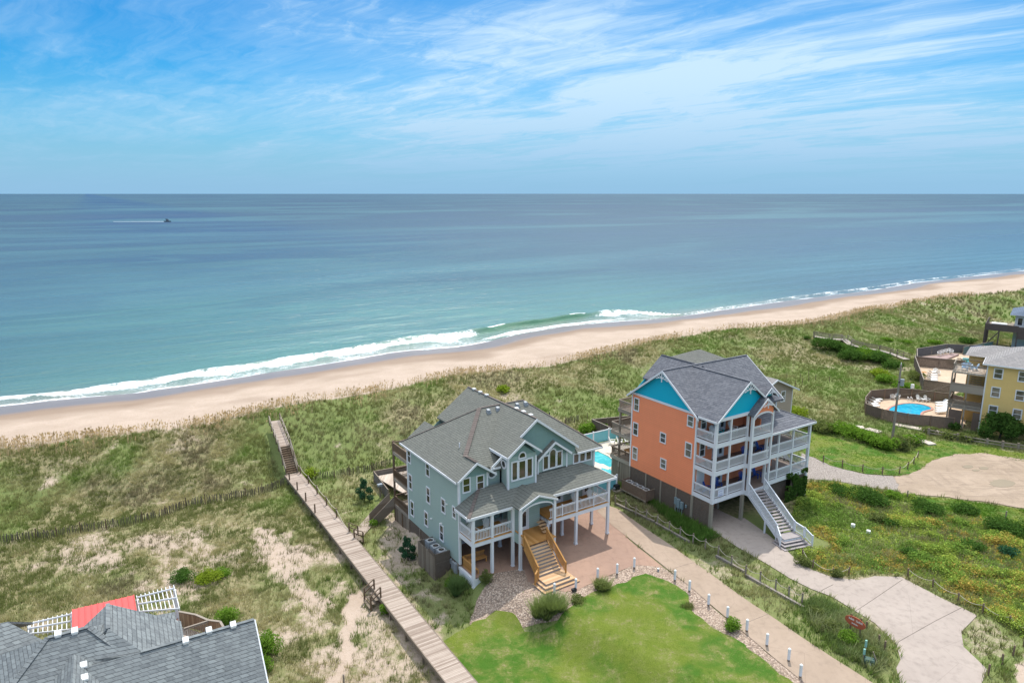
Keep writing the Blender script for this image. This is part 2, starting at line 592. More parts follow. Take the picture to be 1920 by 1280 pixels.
def m_ground():
    def f(t):
        v = wp(t)
        cover = t.n('ShaderNodeAttribute', attribute_name='cover').outputs['Fac']
        lush = t.n('ShaderNodeAttribute', attribute_name='lush').outputs['Fac']
        wet = t.n('ShaderNodeAttribute', attribute_name='wet').outputs['Fac']
        damp = t.n('ShaderNodeAttribute', attribute_name='damp').outputs['Fac']
        n1 = t.noise(v, 0.22, 6, 0.6)
        n2 = t.noise(v, 2.2, 6, 0.65)
        n3 = t.noise(v, 11, 5, 0.7)
        sand = t.mix(t.mapr(n1, 0.3, 0.7), (0.40, 0.315, 0.25), (0.47, 0.375, 0.305))
        sand = t.mix(t.mapr(n2, 0.42, 0.72, 0.0, 0.35), sand, (0.36, 0.262, 0.185))
        sand = t.mix(t.mapr(n3, 0.35, 0.8, 0.0, 0.22), sand, (0.58, 0.47, 0.38))
        sand = t.mix(t.math('MULTIPLY', damp, 0.85), sand, (0.265, 0.195, 0.145))
        sand = t.mix(wet, sand, (0.19, 0.148, 0.130))
        al = t.mapping(v, (1, 1, 1), (0, 0, -SA))
        wr = t.noise(t.mapping(al, (0.10, 1.1, 1)), 0.8, 7, 0.7, 1.0)
        sand = t.mix(t.math('MULTIPLY', t.mapr(wr, 0.60, 0.68, 0, 0.5), t.math('LESS_THAN', cover, 0.01)), sand, (0.25, 0.18, 0.13))
        tread = t.noise(v, 3.2, 5, 0.75)
        sand = t.mix(t.math('MULTIPLY', t.mapr(tread, 0.52, 0.66, 0, 0.35), t.math('SUBTRACT', 1.0, damp)), sand, (0.29, 0.225, 0.175))
        straw = t.mix(t.mapr(n3, 0.35, 0.65), (0.34, 0.29, 0.17), (0.25, 0.215, 0.12))
        dry = t.mix(t.mapr(n2, 0.4, 0.62), straw, (0.165, 0.165, 0.075))
        gr = t.mix(t.mapr(n3, 0.35, 0.65), (0.135, 0.175, 0.055), (0.19, 0.22, 0.08))
        veg = t.mix(lush, dry, gr)
        k = t.math('ADD', t.math('MULTIPLY', n2, 0.5), t.math('MULTIPLY', n3, 0.5))
        lo = t.math('SUBTRACT', 0.86, t.math('MULTIPLY', cover, 0.86))
        m = t.mapr(t.math('SUBTRACT', k, lo), -0.13, 0.15)
        col = t.mix(m, sand, veg)
        rough = t.mapr(wet, 0.2, 1.0, 0.95, 0.28)
        h = t.math('ADD', t.math('MULTIPLY', n2, 0.6), t.math('MULTIPLY', n3, 0.5))
        st = t.mapr(wet, 0.0, 0.7, 0.75, 0.03)
        b = t.n('ShaderNodeBump', ins={'Height': h, 'Strength': st, 'Distance': 0.12}).outputs[0]
        return pbsdf(t, col, rough, b, t.mapr(wet, 0.2, 1.0, 0.15, 0.38))
    return mat('sandy ground', f)


def m_lawn():
    def f(t):
        v = wp(t)
        n0 = t.noise(v, 0.16, 4, 0.55)
        n1 = t.noise(v, 0.75, 5, 0.62, 0.3)
        n2 = t.noise(v, 4.5, 5, 0.7)
        n3 = t.noise(v, 22, 4, 0.75)
        col = t.mix(t.mapr(n0, 0.42, 0.58), (0.175, 0.225, 0.032), (0.075, 0.175, 0.020))
        col = t.mix(t.mapr(n1, 0.40, 0.66, 0, 0.75), col, (0.225, 0.250, 0.065))
        k = t.math('ADD', t.math('MULTIPLY', n1, 0.5), t.math('MULTIPLY', n2, 0.5))
        col = t.mix(t.mapr(t.noise(t.mapping(v, (1, 1, 1), (0, 0, R(25))), 1.6, 6, 0.72, 0.9), 0.55, 0.68, 0, 0.4), col, (0.27, 0.27, 0.10))
        col = t.mix(t.mapr(k, 0.53, 0.64, 0, 0.7), col, (0.34, 0.28, 0.15))
        col = t.mix(t.mapr(k, 0.62, 0.70, 0, 0.9), col, (0.42, 0.33, 0.22))
        col = t.mix(t.mapr(n3, 0.35, 0.65, 0.0, 0.75), col, t.mix(1.0, col, (0.45, 0.5, 0.4), 'MULTIPLY'))
        return pbsdf(t, col, 0.9, t.bump(t.math('ADD', n3, n2), 0.8, 0.06), 0.15)
    return mat('mown lawn', f)


def m_concrete(name, c, c2, joint=None):
    def f(t):
        v = wp(t)
        n0 = t.noise(v, 0.25, 5, 0.6)
        n1 = t.noise(v, 1.7, 6, 0.62)
        n2 = t.noise(v, 30, 3, 0.7)
        col = t.mix(t.mapr(n0, 0.3, 0.7), c, c2)
        col = t.mix(t.mapr(n1, 0.45, 0.75, 0, 0.5), col, tuple(x * 0.6 for x in c))
        cr = t.n('ShaderNodeTexVoronoi', feature='DISTANCE_TO_EDGE', ins={'Vector': t.mapping(v, (1, 1, 1), (0, 0, 0.4)), 'Scale': 0.16}).outputs[0]
        col = t.mix(t.mapr(cr, 0.004, 0.0, 0, 0.35), col, tuple(x * 0.4 for x in c))
        st = t.noise(t.mapping(v, (1.0, 0.12, 1), (0, 0, R(-42))), 2.2, 4, 0.6)
        col = t.mix(t.mapr(st, 0.52, 0.75, 0, 0.3), col, tuple(x * 0.7 for x in c2))
        col = t.mix(t.mapr(n2, 0.3, 0.8, 0, 0.2), col, tuple(min(1, x * 1.3) for x in c))
        return pbsdf(t, col, 0.88, t.bump(t.math('ADD', n2, n1), 0.25, 0.01), 0.25)
    return mat(name, f)


def m_gravel(name, c1, c2, c3, scale=9.0):
    def f(t):
        v = wp(t)
        vo = t.n('ShaderNodeTexVoronoi', ins={'Vector': v, 'Scale': scale, 'Randomness': 1.0})
        g = t.n('ShaderNodeSeparateXYZ', ins={0: vo.outputs['Color']}).outputs[0]
        n = t.noise(v, 0.6, 5, 0.6)
        col = t.ramp(g, [(0.0, c1), (0.45, c2), (1.0, c3)])
        col = t.mix(t.mapr(vo.outputs['Distance'], 0.25, 0.75, 0, 0.7), col, tuple(x * 0.35 for x in c1))
        col = t.mix(t.mapr(n, 0.35, 0.7, 0, 0.4), col, tuple(x * 0.72 for x in c2))
        return pbsdf(t, col, 0.9, t.bump(t.math('MULTIPLY', vo.outputs['Distance'], -1.0), 0.9, 0.06), 0.25)
    return mat(name, f)


WHITE = m_paint('white trim paint', (0.74, 0.76, 0.80))
FENCEW = m_wood('weathered fence boards', (0.16, 0.125, 0.095), (0.29, 0.245, 0.20), 0.15, 0)
FENCEY = m_wood('weathered fence boards across', (0.16, 0.125, 0.095), (0.29, 0.245, 0.20), 0.15, 1)
OLDW = m_wood('silvered timber', (0.19, 0.150, 0.115), (0.33, 0.285, 0.24), 0.9, 2, gap=False)
DARKW = m_wood('brown deck timber', (0.13, 0.085, 0.055), (0.22, 0.165, 0.12), 0.9, 2, gap=False)
DECKF = m_wood('grey deck floor', (0.42, 0.34, 0.27), (0.58, 0.50, 0.43), 0.15, 0)
DECKB = m_wood('pale deck boards across', (0.42, 0.34, 0.27), (0.58, 0.50, 0.43), 0.15, 1)
NEWW = m_wood('new honey-coloured timber', (0.42, 0.205, 0.06), (0.56, 0.30, 0.11), 0.30, 0, gap=False)
GLASS = m_glass('window glass')
GLASSB = m_glass('window glass over blinds', (0.07, 0.07, 0.055), (0.20, 0.19, 0.15))
GLASSG = m_glass('window glass with painted lawn reflection', (0.03, 0.045, 0.012), (0.085, 0.060, 0.045))  # green-brown tint paints a lawn reflection into the glass
BLACK = m_paint('dark metal', (0.025, 0.028, 0.03))
GREYM = m_paint('grey metal', (0.30, 0.33, 0.36), 0.4)
PLASTIC = m_paint('white resin', (0.80, 0.80, 0.78), 0.45, 0.05)
ROPE = m_paint('pale rope', (0.55, 0.48, 0.38))
LATT = m_lattice('brown lattice', (0.20, 0.155, 0.125))
GROUND, LAWN = m_ground(), m_lawn()
CONC = m_concrete('warm concrete', (0.365, 0.280, 0.215), (0.315, 0.24, 0.18))
CONC2 = m_concrete('pale concrete', (0.345, 0.290, 0.255), (0.39, 0.33, 0.29))
PAVER = m_concrete('terracotta coloured pavement', (0.36, 0.235, 0.175), (0.30, 0.20, 0.155))
STONES = m_gravel('river stones', (0.30, 0.22, 0.17), (0.45, 0.34, 0.265), (0.60, 0.48, 0.39), 7.5)
GRAVEL = m_gravel('grey road gravel', (0.34, 0.29, 0.26), (0.44, 0.38, 0.34), (0.52, 0.46, 0.41), 12.0)
POOLDECK = m_concrete('pool deck concrete', (0.56, 0.50, 0.42), (0.62, 0.56, 0.48))
TANDECK = m_concrete('tan pool deck', (0.50, 0.37, 0.26), (0.55, 0.42, 0.31))

# ------------------------------------------------------------------ ground cover fields
P_SAND = [[(x, y) for x, y in q] for q in (
    [(492, 985), (540, 1000), (570, 1040), (575, 1085), (610, 1120), (600, 1150), (560, 1130), (520, 1090), (495, 1060), (470, 1030)],
    [(470, 990), (510, 985), (530, 1030), (500, 1050)],
    [(655, 1110), (680, 1112), (676, 1135), (662, 1160), (658, 1200), (648, 1235), (640, 1262), (615, 1290), (606, 1290), (630, 1250), (640, 1200), (645, 1165), (640, 1140)],
    [(1836, 1158), (1870, 1166), (1918, 1200), (1892, 1236), (1850, 1232), (1812, 1215), (1800, 1195)],
    [(1880, 1290), (1925, 1232), (2000, 1200), (2100, 1300), (1900, 1400)],
    [(90, 870), (150, 835), (160, 860), (120, 900), (60, 930)],
    [(1220, 700), (1262, 690), (1272, 702), (1236, 712)],
    [(1185, 686), (1225, 682), (1235, 700), (1200, 706)],
    [(1490, 640), (1510, 632), (1506, 665), (1492, 690), (1484, 700), (1478, 697)],
)]
W_SAND = [[gp(u, v) for u, v in q] for q in P_SAND]
W_FIELD = [gp(u, v) for u, v in [(1500, 905), (1560, 905), (1700, 930), (1800, 945), (1990, 975), (1990, 1230), (1918, 1195), (1850, 1150), (1760, 1110), (1700, 1075), (1640, 1075), (1560, 1080), (1500, 1045), (1480, 1000)]]
W_LAWN = [px(u, v, -0.2) for u, v in [(815, 1182), (865, 1152), (885, 1138), (935, 1127), (962, 1131), (985, 1158), (1015, 1165), (1045, 1160), (1080, 1133), (1105, 1117), (1150, 1104), (1190, 1088), (1215, 1079), (1248, 1092), (1290, 1123), (1297, 1150), (1330, 1176), (1372, 1200), (1430, 1240), (1475, 1275), (1600, 1400), (1000, 1420), (893, 1278)]]
W_LAWN2 = [px(u, v, 0) for u, v in [(1503, 806), (1530, 810), (1590, 828), (1640, 836), (1700, 848), (1735, 830), (1770, 826), (1860, 840), (1990, 862), (1990, 884), (1850, 850), (1790, 852), (1752, 861), (1728, 880), (1690, 892), (1620, 888), (1560, 873), (1525, 858), (1508, 848)]]
W_STRIP = [px(u, v, 0) for u, v in [(1700, 930), (1780, 935), (1850, 944), (1990, 966), (1990, 1000), (1850, 975), (1760, 955)]]


def cover_fields(x, y):
    s, t = st_of(x, y)
    d = tcrest(s) - t
    b, a = GF.loc(x, y)
    ob, oa = OF.loc(x, y)
    big = fbm(x, y, 11, 41, 4)
    mid = fbm(x, y, 3.6, 42, 4)
    fin = fbm(x, y, 1.3, 43, 3)
    n = 0.40 * big + 0.35 * mid + 0.25 * fin
    right = sst(-25, 15, s)
    dune = sst(0.40, 0.56, n + 0.10 * right)
    dune = 0.42 + 0.50 * dune
    # sparse field in front of the dune on the left
    fld = sst(20, 26, d) * (1 - sst(-6, 0, b))
    sparse = 0.33 + 0.47 * sst(0.43, 0.62, n)
    c = dune * (1 - fld) + sparse * fld
    # yard between boardwalk and green house
    yard = sst(-7.5, -4, b) * (1 - sst(0.5, 1.5, b)) * sst(24, 18, a) * sst(-13, -9, a)
    c = c * (1 - yard) + yard * (0.30 + 0.55 * sst(0.42, 0.60, n))
    lush = np.clip(sst(0.42, 0.66, fbm(x, y, 8, 44, 3) + 0.13 * right - 0.06 * fld - 0.06 * (1 - right)), 0, 1)
    lush = np.maximum(lush * (1 - 0.55 * fld), 0.75 * yard)
    for k, q in enumerate(W_SAND):
        m = inpoly(x + 0.5 * (mid - 0.5) * 4, y + 0.5 * (fin - 0.5) * 4, q)
        c = np.where(m, c * (0.05 if k in (2, 4) else 0.5 if k in (0, 1, 3) else 0.6), c)
    m = inpoly(x, y, W_FIELD)
    c = np.where(m, 0.97, c)
    lush = np.where(m, 0.85, lush)
    # verge between the two drives
    vg = sst(15.2, 16.0, b) * sst(0.5, -0.8, ob) * (d > 20)
    c = c * (1 - vg) + vg * (0.45 + 0.5 * sst(0.42, 0.56, n))
    lush = lush * (1 - vg) + vg * 0.8
    # beach is bare, the seaward lip thins out
    c = c * sst(-1.0, 1.5, d)
    return c, lush, d, s, t


def make_terrain():
    so = np.concatenate([-90 - np.geomspace(2, 900, 26)[::-1], np.arange(-90, 190, 0.6), 190 + np.cumsum(np.geomspace(0.7, 90, 95))])
    off = np.concatenate([-92 - np.geomspace(2, 700, 20)[::-1], np.arange(-92, 12, 0.6), 12 + np.cumsum(np.geomspace(0.62, 4.0, 60))])
    ss, oo = np.meshgrid(so, off, indexing='ij')
    tt = tcrest(ss) + oo
    x = ss * SE[0] + tt * SN[0]
    y = ss * SE[1] + tt * SN[1]
    z = height(x, y)
    c, lush, d, s, t = cover_fields(x, y)
    tw = twater(s)
    w = tw - t
    edge = 3.4 * (fbm(s, t, 22, 51, 4) - 0.5) * 2
    wet = np.where(w > -3, sst(10.5, 6.5, w + edge), 1.0)
    damp = sst(17, 12, w + 2.6 * edge) * (w > -3) * (0.75 + .5 * fbm(s, t * 3, 9, 52, 3))
    damp = np.maximum(damp, .5 * sst(.60, .72, fbm(s, t * 2.2, 20, 53, 4)) * (w > 0) * (d < -4))
    damp = np.maximum(damp, 0.0)
    n0, n1 = ss.shape
    idx = np.arange(n0 * n1).reshape(n0, n1)
    F = np.stack([idx[:-1, :-1], idx[1:, :-1], idx[1:, 1:], idx[:-1, 1:]], -1).reshape(-1, 4)
    V = np.stack([x, y, z], -1).reshape(-1, 3)
    o = npmesh('ground', V, F, GROUND, None, {'cover': ('FLOAT', c.ravel()), 'lush': ('FLOAT', lush.ravel()), 'wet': ('FLOAT', wet.ravel()), 'damp': ('FLOAT', damp.ravel())}, True)
    tag(o, 'sandy ground with dunes and the pale beach', None, None, 'structure')


make_terrain()


def sheet(name, poly, m, dz=0.03, label=None, step=1.0, thick=0.0, level=None):
    """paved or planted sheet that follows the ground"""
    bm = bmesh.new()
    vs = [bm.verts.new((p[0], p[1], 0)) for p in poly]
    f = bm.faces.new(vs)
    bmesh.ops.triangulate(bm, faces=[f], ngon_method='EAR_CLIP')
    xs, ys = [p[0] for p in poly], [p[1] for p in poly]
    for lo, hi, ax in ((min(xs), max(xs), 0), (min(ys), max(ys), 1)):
        k = math.ceil(lo / step) * step
        while k < hi:
            co, no = [0, 0, 0], [0, 0, 0]
            co[ax], no[ax] = k, 1
            bmesh.ops.bisect_plane(bm, geom=bm.verts[:] + bm.edges[:] + bm.faces[:], plane_co=co, plane_no=no)
            k += step
    bm.verts.ensure_lookup_table()
    X = np.array([v.co.x for v in bm.verts]); Y = np.array([v.co.y for v in bm.verts])
    Z = height(X, Y) if level is None else X * 0 + level
    for v, z in zip(bm.verts, Z):
        v.co.z = z + dz
    if thick:
        g = bmesh.ops.extrude_face_region(bm, geom=bm.faces[:])
        for e in g['geom']:
            if isinstance(e, bmesh.types.BMVert):
                e.co.z += thick
    bmesh.ops.recalc_face_normals(bm, faces=bm.faces)
    me = bpy.data.meshes.new(name)
    bm.to_mesh(me)
    bm.free()
    if me.polygons and sum(p.normal.z for p in me.polygons) < 0 and not thick:
        me.flip_normals()
    o = linkmesh(name, me, m)
    tag(o, label, None, None, 'structure')
    return o


def wob(poly, amp=0.25, step=0.7, seed=1):
    """subdivide and roughen an outline"""
    out = []
    n = len(poly)
    for i in range(n):
        p, q = Vector(poly[i][:2]), Vector(poly[(i + 1) % n][:2])
        k = max(1, int((q - p).length / step))
        for j in range(k):
            r = p.lerp(q, j / k)
            out.append((r.x + amp * (float(fbm(r.x, r.y, 1.1, seed, 2)) - 0.5) * 2, r.y + amp * (float(fbm(r.x, r.y, 1.1, seed + 3, 2)) - 0.5) * 2))
    return out


# ------------------------------------------------------------------ sea
def make_sea():
    so = np.concatenate([-110 - np.geomspace(2, 60000, 45)[::-1], np.arange(-110, 330, 0.8), 330 + np.cumsum(np.geomspace(0.9, 9000, 70))])
    dd = np.concatenate([np.arange(-10, 34, 0.4), 34 + np.cumsum(np.geomspace(0.45, 9000, 110))])
    ss, d = np.meshgrid(so, dd, indexing='ij')
    keep = 1 - sst(200, 3000, d)
    tw = twater(ss)
    tw = tw * keep + np.interp(ss, [-1e5, 1e5], [np.mean(WA_T)] * 2) * (1 - keep)
    t = tw + d
    x, y = ss * SE[0] + t * SN[0], ss * SE[1] + t * SN[1]
    wf = tfoam(ss) - twater(ss)                     # width of the white water
    near = sst(80, 10, d) * sst(-3, 3, d)
    z = SEA + 0 * x
    swell = 0.16 * np.sin((d + 5 * fbm(ss, d, 60, 71, 2)) / 9.0 * 2 * np.pi / 1.6 + 0.02 * ss) * sst(300, 60, d) * sst(4, 14, d)
    ridge_h = 0.2 + 0.95 * sst(-30, 40, ss) * (1 - sst(140, 165, ss))
    dc = wf * (0.70 + .16 * sst(20, 80, ss)) + 1.2 * (fbm(ss, ss * 0, 12, 73, 3) - 0.5)
    u = d - dc
    ridge = ridge_h * np.where(u > 0, np.exp(-(u / 3.4) ** 2), np.exp(-(u / 1.25) ** 2)) * (0.75 + 0.5 * fbm(ss, ss * 0, 6, 74, 2))
    # where the wave has not broken yet it is smooth and green
    green = sst(84, 94, ss) * (1 - sst(126, 142, ss))
    rag = fbm(ss, d, 2.2, 75, 4)
    rag2 = fbm(ss, d, 7.0, 77, 4)
    q = d / np.maximum(dc, 1)
    bore = sst(.52, .74, q + .75 * (rag2 - .5)) * (1 - sst(0.90, 1.10, q + .5 * (rag - .5)))
    thin = 1 - 0.35 * sst(150, 170, ss)
    lace = 0.42 * (0.3 + 1.3 * rag2) * (q < 1) * (d > -1)
    swash = np.exp(-((d - 0.6 - 3.0 * (fbm(ss, ss * 0, 9, 79, 3) - .5)) / 0.7) ** 2) * 0.75
    foam = np.maximum(np.maximum(bore * (0.34 + .78 * rag) * thin, lace), swash)
    foot = np.exp(-((q - .30 - .25 * (rag2 - .5)) / .16) ** 2) * (.6 + .7 * rag)
    crestf = np.exp(-((q - 1.02) / .05) ** 2) * sst(.5, .62, fbm(ss, ss * 0, 8, 83, 3))
    foam = foam * (1 - green) + np.maximum(np.maximum(foot, crestf), swash * .8) * green
    lacy = 0.34 * sst(0.60, 0.76, fbm(ss, d * 2.5, 16, 76, 4)) * sst(60, 10, d - dc) * sst(0, 3, d)
    foam = np.clip(np.maximum(foam, lacy * 0.8), 0, 1)
    white = (foam > 0.5)
    z = z + ridge + swell + np.where(white, 0.7 * (rag - 0.4) * bore, 0)
    z = z - 0.10 * sst(4, -8, d)
    glassy = green * np.exp(-((u + 0.9) / 1.7) ** 2)
    n0, n1 = ss.shape
    idx = np.arange(n0 * n1).reshape(n0, n1)
    F = np.stack([idx[:-1, :-1], idx[1:, :-1], idx[1:, 1:], idx[:-1, 1:]], -1).reshape(-1, 4)
    V = np.stack([x, y, z], -1).reshape(-1, 3)

    def f(t_):
        v = wp(t_)
        dist = t_.n('ShaderNodeAttribute', attribute_name='offshore').outputs['Fac']
        fo = t_.n('ShaderNodeAttribute', attribute_name='foam').outputs['Fac']
        gl = t_.n('ShaderNodeAttribute', attribute_name='glassy').outputs['Fac']
        along = t_.mapping(v, (1, 1, 1), (0, 0, -SA))
        st = t_.mapping(along, (0.25, 1.0, 1))
        nb = t_.noise(st, 0.010, 5, 0.6, 0.6)
        nc = t_.noise(t_.mapping(along, (0.30, 1, 1)), 0.0040, 7, 0.62, 0.7)
        lg = t_.math('LOGARITHM', t_.math('MAXIMUM', dist, 1.0), 10.0)
        k = t_.math('ADD', lg, t_.math('MULTIPLY', t_.math('SUBTRACT', nb, 0.5), 1.6))
        deep = t_.ramp(t_.math('DIVIDE', k, 5.0), [(0.08, (0.24, 0.27, 0.21)), (0.24, (0.095, 0.215, 0.180)), (0.37, (0.060, 0.150, 0.145)), (0.45, (0.028, 0.072, 0.092)), (0.58, (0.018, 0.052, 0.105)), (0.85, (0.008, 0.034, 0.115))])
        nd = t_.noise(t_.mapping(along, (0.35, 1, 1)), 0.028, 6, 0.65, 0.8)
        deep = t_.mix(t_.math('MULTIPLY', t_.mapr(nd, 0.47, 0.64), t_.mapr(lg, 1.2, 2.9, 0.65, 0.15)), deep, (0.10, 0.235, 0.19))
        sx = t_.n('ShaderNodeSeparateXYZ', ins={0: along}).outputs[0]
        off_s = t_.math('ABSOLUTE', t_.math('SUBTRACT', sx, 95.0))
        side = t_.mapr(off_s, 60, 175, 0.0, 0.75)
        deep = t_.mix(side, deep, (0.036, 0.074, 0.100))
        deep = t_.mix(t_.mapr(nc, 0.46, 0.62, 0.0, 0.65), deep, (0.065, 0.150, 0.170))
        deep = t_.mix(t_.mapr(nc, 0.50, 0.36, 0.0, 0.5), deep, (0.040, 0.075, 0.125))
        deep = t_.mix(t_.math('MULTIPLY', gl, 0.85), deep, (0.020, 0.130, 0.060))
        # ripples: short chop close by, longer wave trains farther out
        w0 = t_.noise(t_.mapping(along, (0.55, 1.3, 1)), 1.6, 4, 0.6)
        w1 = t_.noise(t_.mapping(along, (0.35, 1.4, 1)), 0.30, 4, 0.6)
        w2 = t_.noise(t_.mapping(along, (0.25, 1.2, 1)), 0.05, 4, 0.6)
        b = t_.bump(w0, t_.mapr(lg, 1.5, 3.0, 0.9, 0.35), 0.2)
        b = t_.bump(w1, 1.0, 0.75, b)
        b = t_.bump(w2, t_.mapr(lg, 1.6, 3.2, 0.1, 1.0), 2.4, b)
        f1 = t_.noise(t_.mapping(along, (0.8, 1.4, 1)), 1.5, 6, 0.75, 0.5)
        f2 = t_.noise(v, 6, 4, 0.7)
        fk = t_.math('ADD', t_.math('MULTIPLY', f1, 0.6), t_.math('MULTIPLY', f2, 0.4))
        fm = t_.mapr(t_.math('SUBTRACT', fk, t_.math('SUBTRACT', 0.80, t_.math('MULTIPLY', fo, 0.62))), -0.03, 0.10)
        # a little drifting foam and glints of broken chop painted as pale specks
        speck = t_.mapr(t_.noise(t_.mapping(along, (0.3, 1.2, 1)), 0.55, 6, 0.7), 0.735, 0.79, 0, 0.5)
        speck = t_.math('MULTIPLY', speck, t_.mapr(dist, 10, 260, 1.0, 0.0))
        col = t_.mix(speck, deep, (0.45, 0.6, 0.6))
        water = pbsdf(t_, col, t_.mapr(lg, 1.0, 3.4, 0.12, 0.42), b, t_.mapr(lg, 1.3, 3.6, 0.40, 0.10))
        foamc = pbsdf(t_, t_.mix(f2, (0.95, 0.95, 0.95), (0.72, 0.77, 0.79)), 0.8, t_.bump(fk, 0.8, 0.25), 0.2)
        return t_.n('ShaderNodeMixShader', ins={0: fm, 1: water, 2: foamc})
    o = npmesh('sea', V, F, mat('sea water', f), None, {'offshore': ('FLOAT', np.maximum(d, 0).ravel()), 'foam': ('FLOAT', foam.ravel()), 'glassy': ('FLOAT', glassy.ravel())}, True)
    tag(o, 'blue-green ocean with a breaking wave at the beach', None, None, 'structure')


make_sea()
# ------------------------------------------------------------------ building parts
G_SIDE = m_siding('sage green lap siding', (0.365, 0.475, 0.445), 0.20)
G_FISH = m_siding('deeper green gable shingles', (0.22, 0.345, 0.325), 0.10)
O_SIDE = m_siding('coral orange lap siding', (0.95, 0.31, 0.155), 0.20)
O_TURQ = m_paint('turquoise gable paint', (0.0, 0.42, 0.60), 0.5, 0.06)
G_ROOF = m_shingle('sage grey shingles', (0.165, 0.170, 0.150), (0.215, 0.218, 0.192), (0.15, 0.152, 0.138))
G_HIPC = m_shingle('brown hip shingles', (0.165, 0.135, 0.12), (0.195, 0.16, 0.145), (0.145, 0.12, 0.108))
O_ROOF = m_shingle('slate blue shingles', (0.110, 0.117, 0.140), (0.21, 0.215, 0.24), (0.13, 0.135, 0.155))
L_ROOF = m_shingle('weathered slate shingles', (0.135, 0.15, 0.16), (0.25, 0.275, 0.28), (0.16, 0.17, 0.175))
Y_ROOF = m_shingle('light grey shingles', (0.25, 0.24, 0.24), (0.34, 0.32, 0.31), (0.27, 0.25, 0.25))
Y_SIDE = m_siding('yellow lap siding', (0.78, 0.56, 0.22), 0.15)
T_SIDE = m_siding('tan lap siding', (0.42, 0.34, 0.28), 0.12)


def P3(p, r, n, u, w, d):
    """point u along the wall, w up, d out from it"""
    return (p[0] + r[0] * u + n[0] * d, p[1] + r[1] * u + n[1] * d, p[2] + w)


def wbox(mb, p, r, n, u0, u1, w0, w1, d0, d1):
    vs = [P3(p, r, n, u, w, d) for d in (d0, d1) for w in (w0, w1) for u in (u0, u1)]
    mb.solid(vs, [(0, 1, 3, 2), (4, 6, 7, 5), (0, 4, 5, 1), (2, 3, 7, 6), (0, 2, 6, 4), (1, 5, 7, 3)])


def window(par, c, r, n, w, h, glass=GLASS, hung=True, trim=WHITE, fw=0.11, cols=1, arch=False):
    """c = centre of the opening on the wall plane; the frame owns the pane"""
    p = (c[0], c[1], c[2] - h / 2)
    f = MB()
    wbox(f, p, r, n, -w / 2 - fw, w / 2 + fw, -fw * 1.1, 0, 0.003, 0.075)
    if not arch:
        wbox(f, p, r, n, -w / 2 - fw, w / 2 + fw, h, h + fw, 0.003, 0.065)
    for sgn in (-1, 1):
        wbox(f, p, r, n, sgn * w / 2, sgn * (w / 2 + fw), 0, h, 0.003, 0.06)
    for k in range(1, cols):
        u = -w / 2 + w * k / cols
        wbox(f, p, r, n, u - fw * 0.32, u + fw * 0.32, 0, h, 0.003, 0.055)
    if hung:
        wbox(f, p, r, n, -w / 2, w / 2, h * 0.5 - 0.03, h * 0.5 + 0.03, 0.003, 0.05)
    N = 12
    if arch:
        for k in range(N):
            a0, a1 = math.pi * k / N, math.pi * (k + 1) / N
            q = [P3(p, r, n, (w / 2 + e) * math.cos(a), h + (w / 2 + e) * math.sin(a), d) for d in (0.003, 0.065) for a, e in ((a0, 0), (a1, 0), (a1, fw), (a0, fw))]
            f.solid(q, [(0, 1, 2, 3), (7, 6, 5, 4), (0, 4, 5, 1), (1, 5, 6, 2), (2, 6, 7, 3), (3, 7, 4, 0)])
    fo = f.build('window', trim, par)
    g = MB()
    if arch:
        pts = [P3(p, r, n, -w / 2, 0, 0.02), P3(p, r, n, w / 2, 0, 0.02)] + [P3(p, r, n, w / 2 * math.cos(math.pi * k / N), h + w / 2 * math.sin(math.pi * k / N), 0.02) for k in range(N + 1)]
        bk = [P3(p, r, n, -w / 2, 0, 0.004), P3(p, r, n, w / 2, 0, 0.004)] + [P3(p, r, n, w / 2 * math.cos(math.pi * k / N), h + w / 2 * math.sin(math.pi * k / N), 0.004) for k in range(N + 1)]
        m = len(pts)
        g.solid(pts + bk, [tuple(range(m)), tuple(range(m, 2 * m))[::-1]] + [(i, (i + 1) % m, (i + 1) % m + m, i + m) for i in range(m)])
    else:
        wbox(g, p, r, n, -w / 2, w / 2, 0, h, 0.004, 0.02)
    g.build('pane', glass, fo)
    return fo


def roundwin(par, c, r, n, rad, trim=WHITE, glass=GLASS):
    N = 16
    f, g = MB(), MB()
    for k in range(N):
        a0, a1 = 2 * math.pi * k / N, 2 * math.pi * (k + 1) / N
        q = [P3(c, r, n, e * math.cos(a), e * math.sin(a), d) for d in (0.003, 0.06) for a, e in ((a0, rad), (a1, rad), (a1, rad + 0.16), (a0, rad + 0.16))]
        f.solid(q, [(0, 1, 2, 3), (7, 6, 5, 4), (0, 4, 5, 1), (1, 5, 6, 2), (2, 6, 7, 3), (3, 7, 4, 0)])
    fo = f.build('window', trim, par)
    pts = [P3(c, r, n, rad * math.cos(2 * math.pi * k / N), rad * math.sin(2 * math.pi * k / N), 0.02) for k in range(N)]
    bk = [P3(c, r, n, rad * math.cos(2 * math.pi * k / N), rad * math.sin(2 * math.pi * k / N), 0.004) for k in range(N)]
    g.solid(pts + bk, [tuple(range(N)), tuple(range(N, 2 * N))[::-1]] + [(i, (i + 1) % N, (i + 1) % N + N, i + N) for i in range(N)])
    g.build('pane', glass, fo)


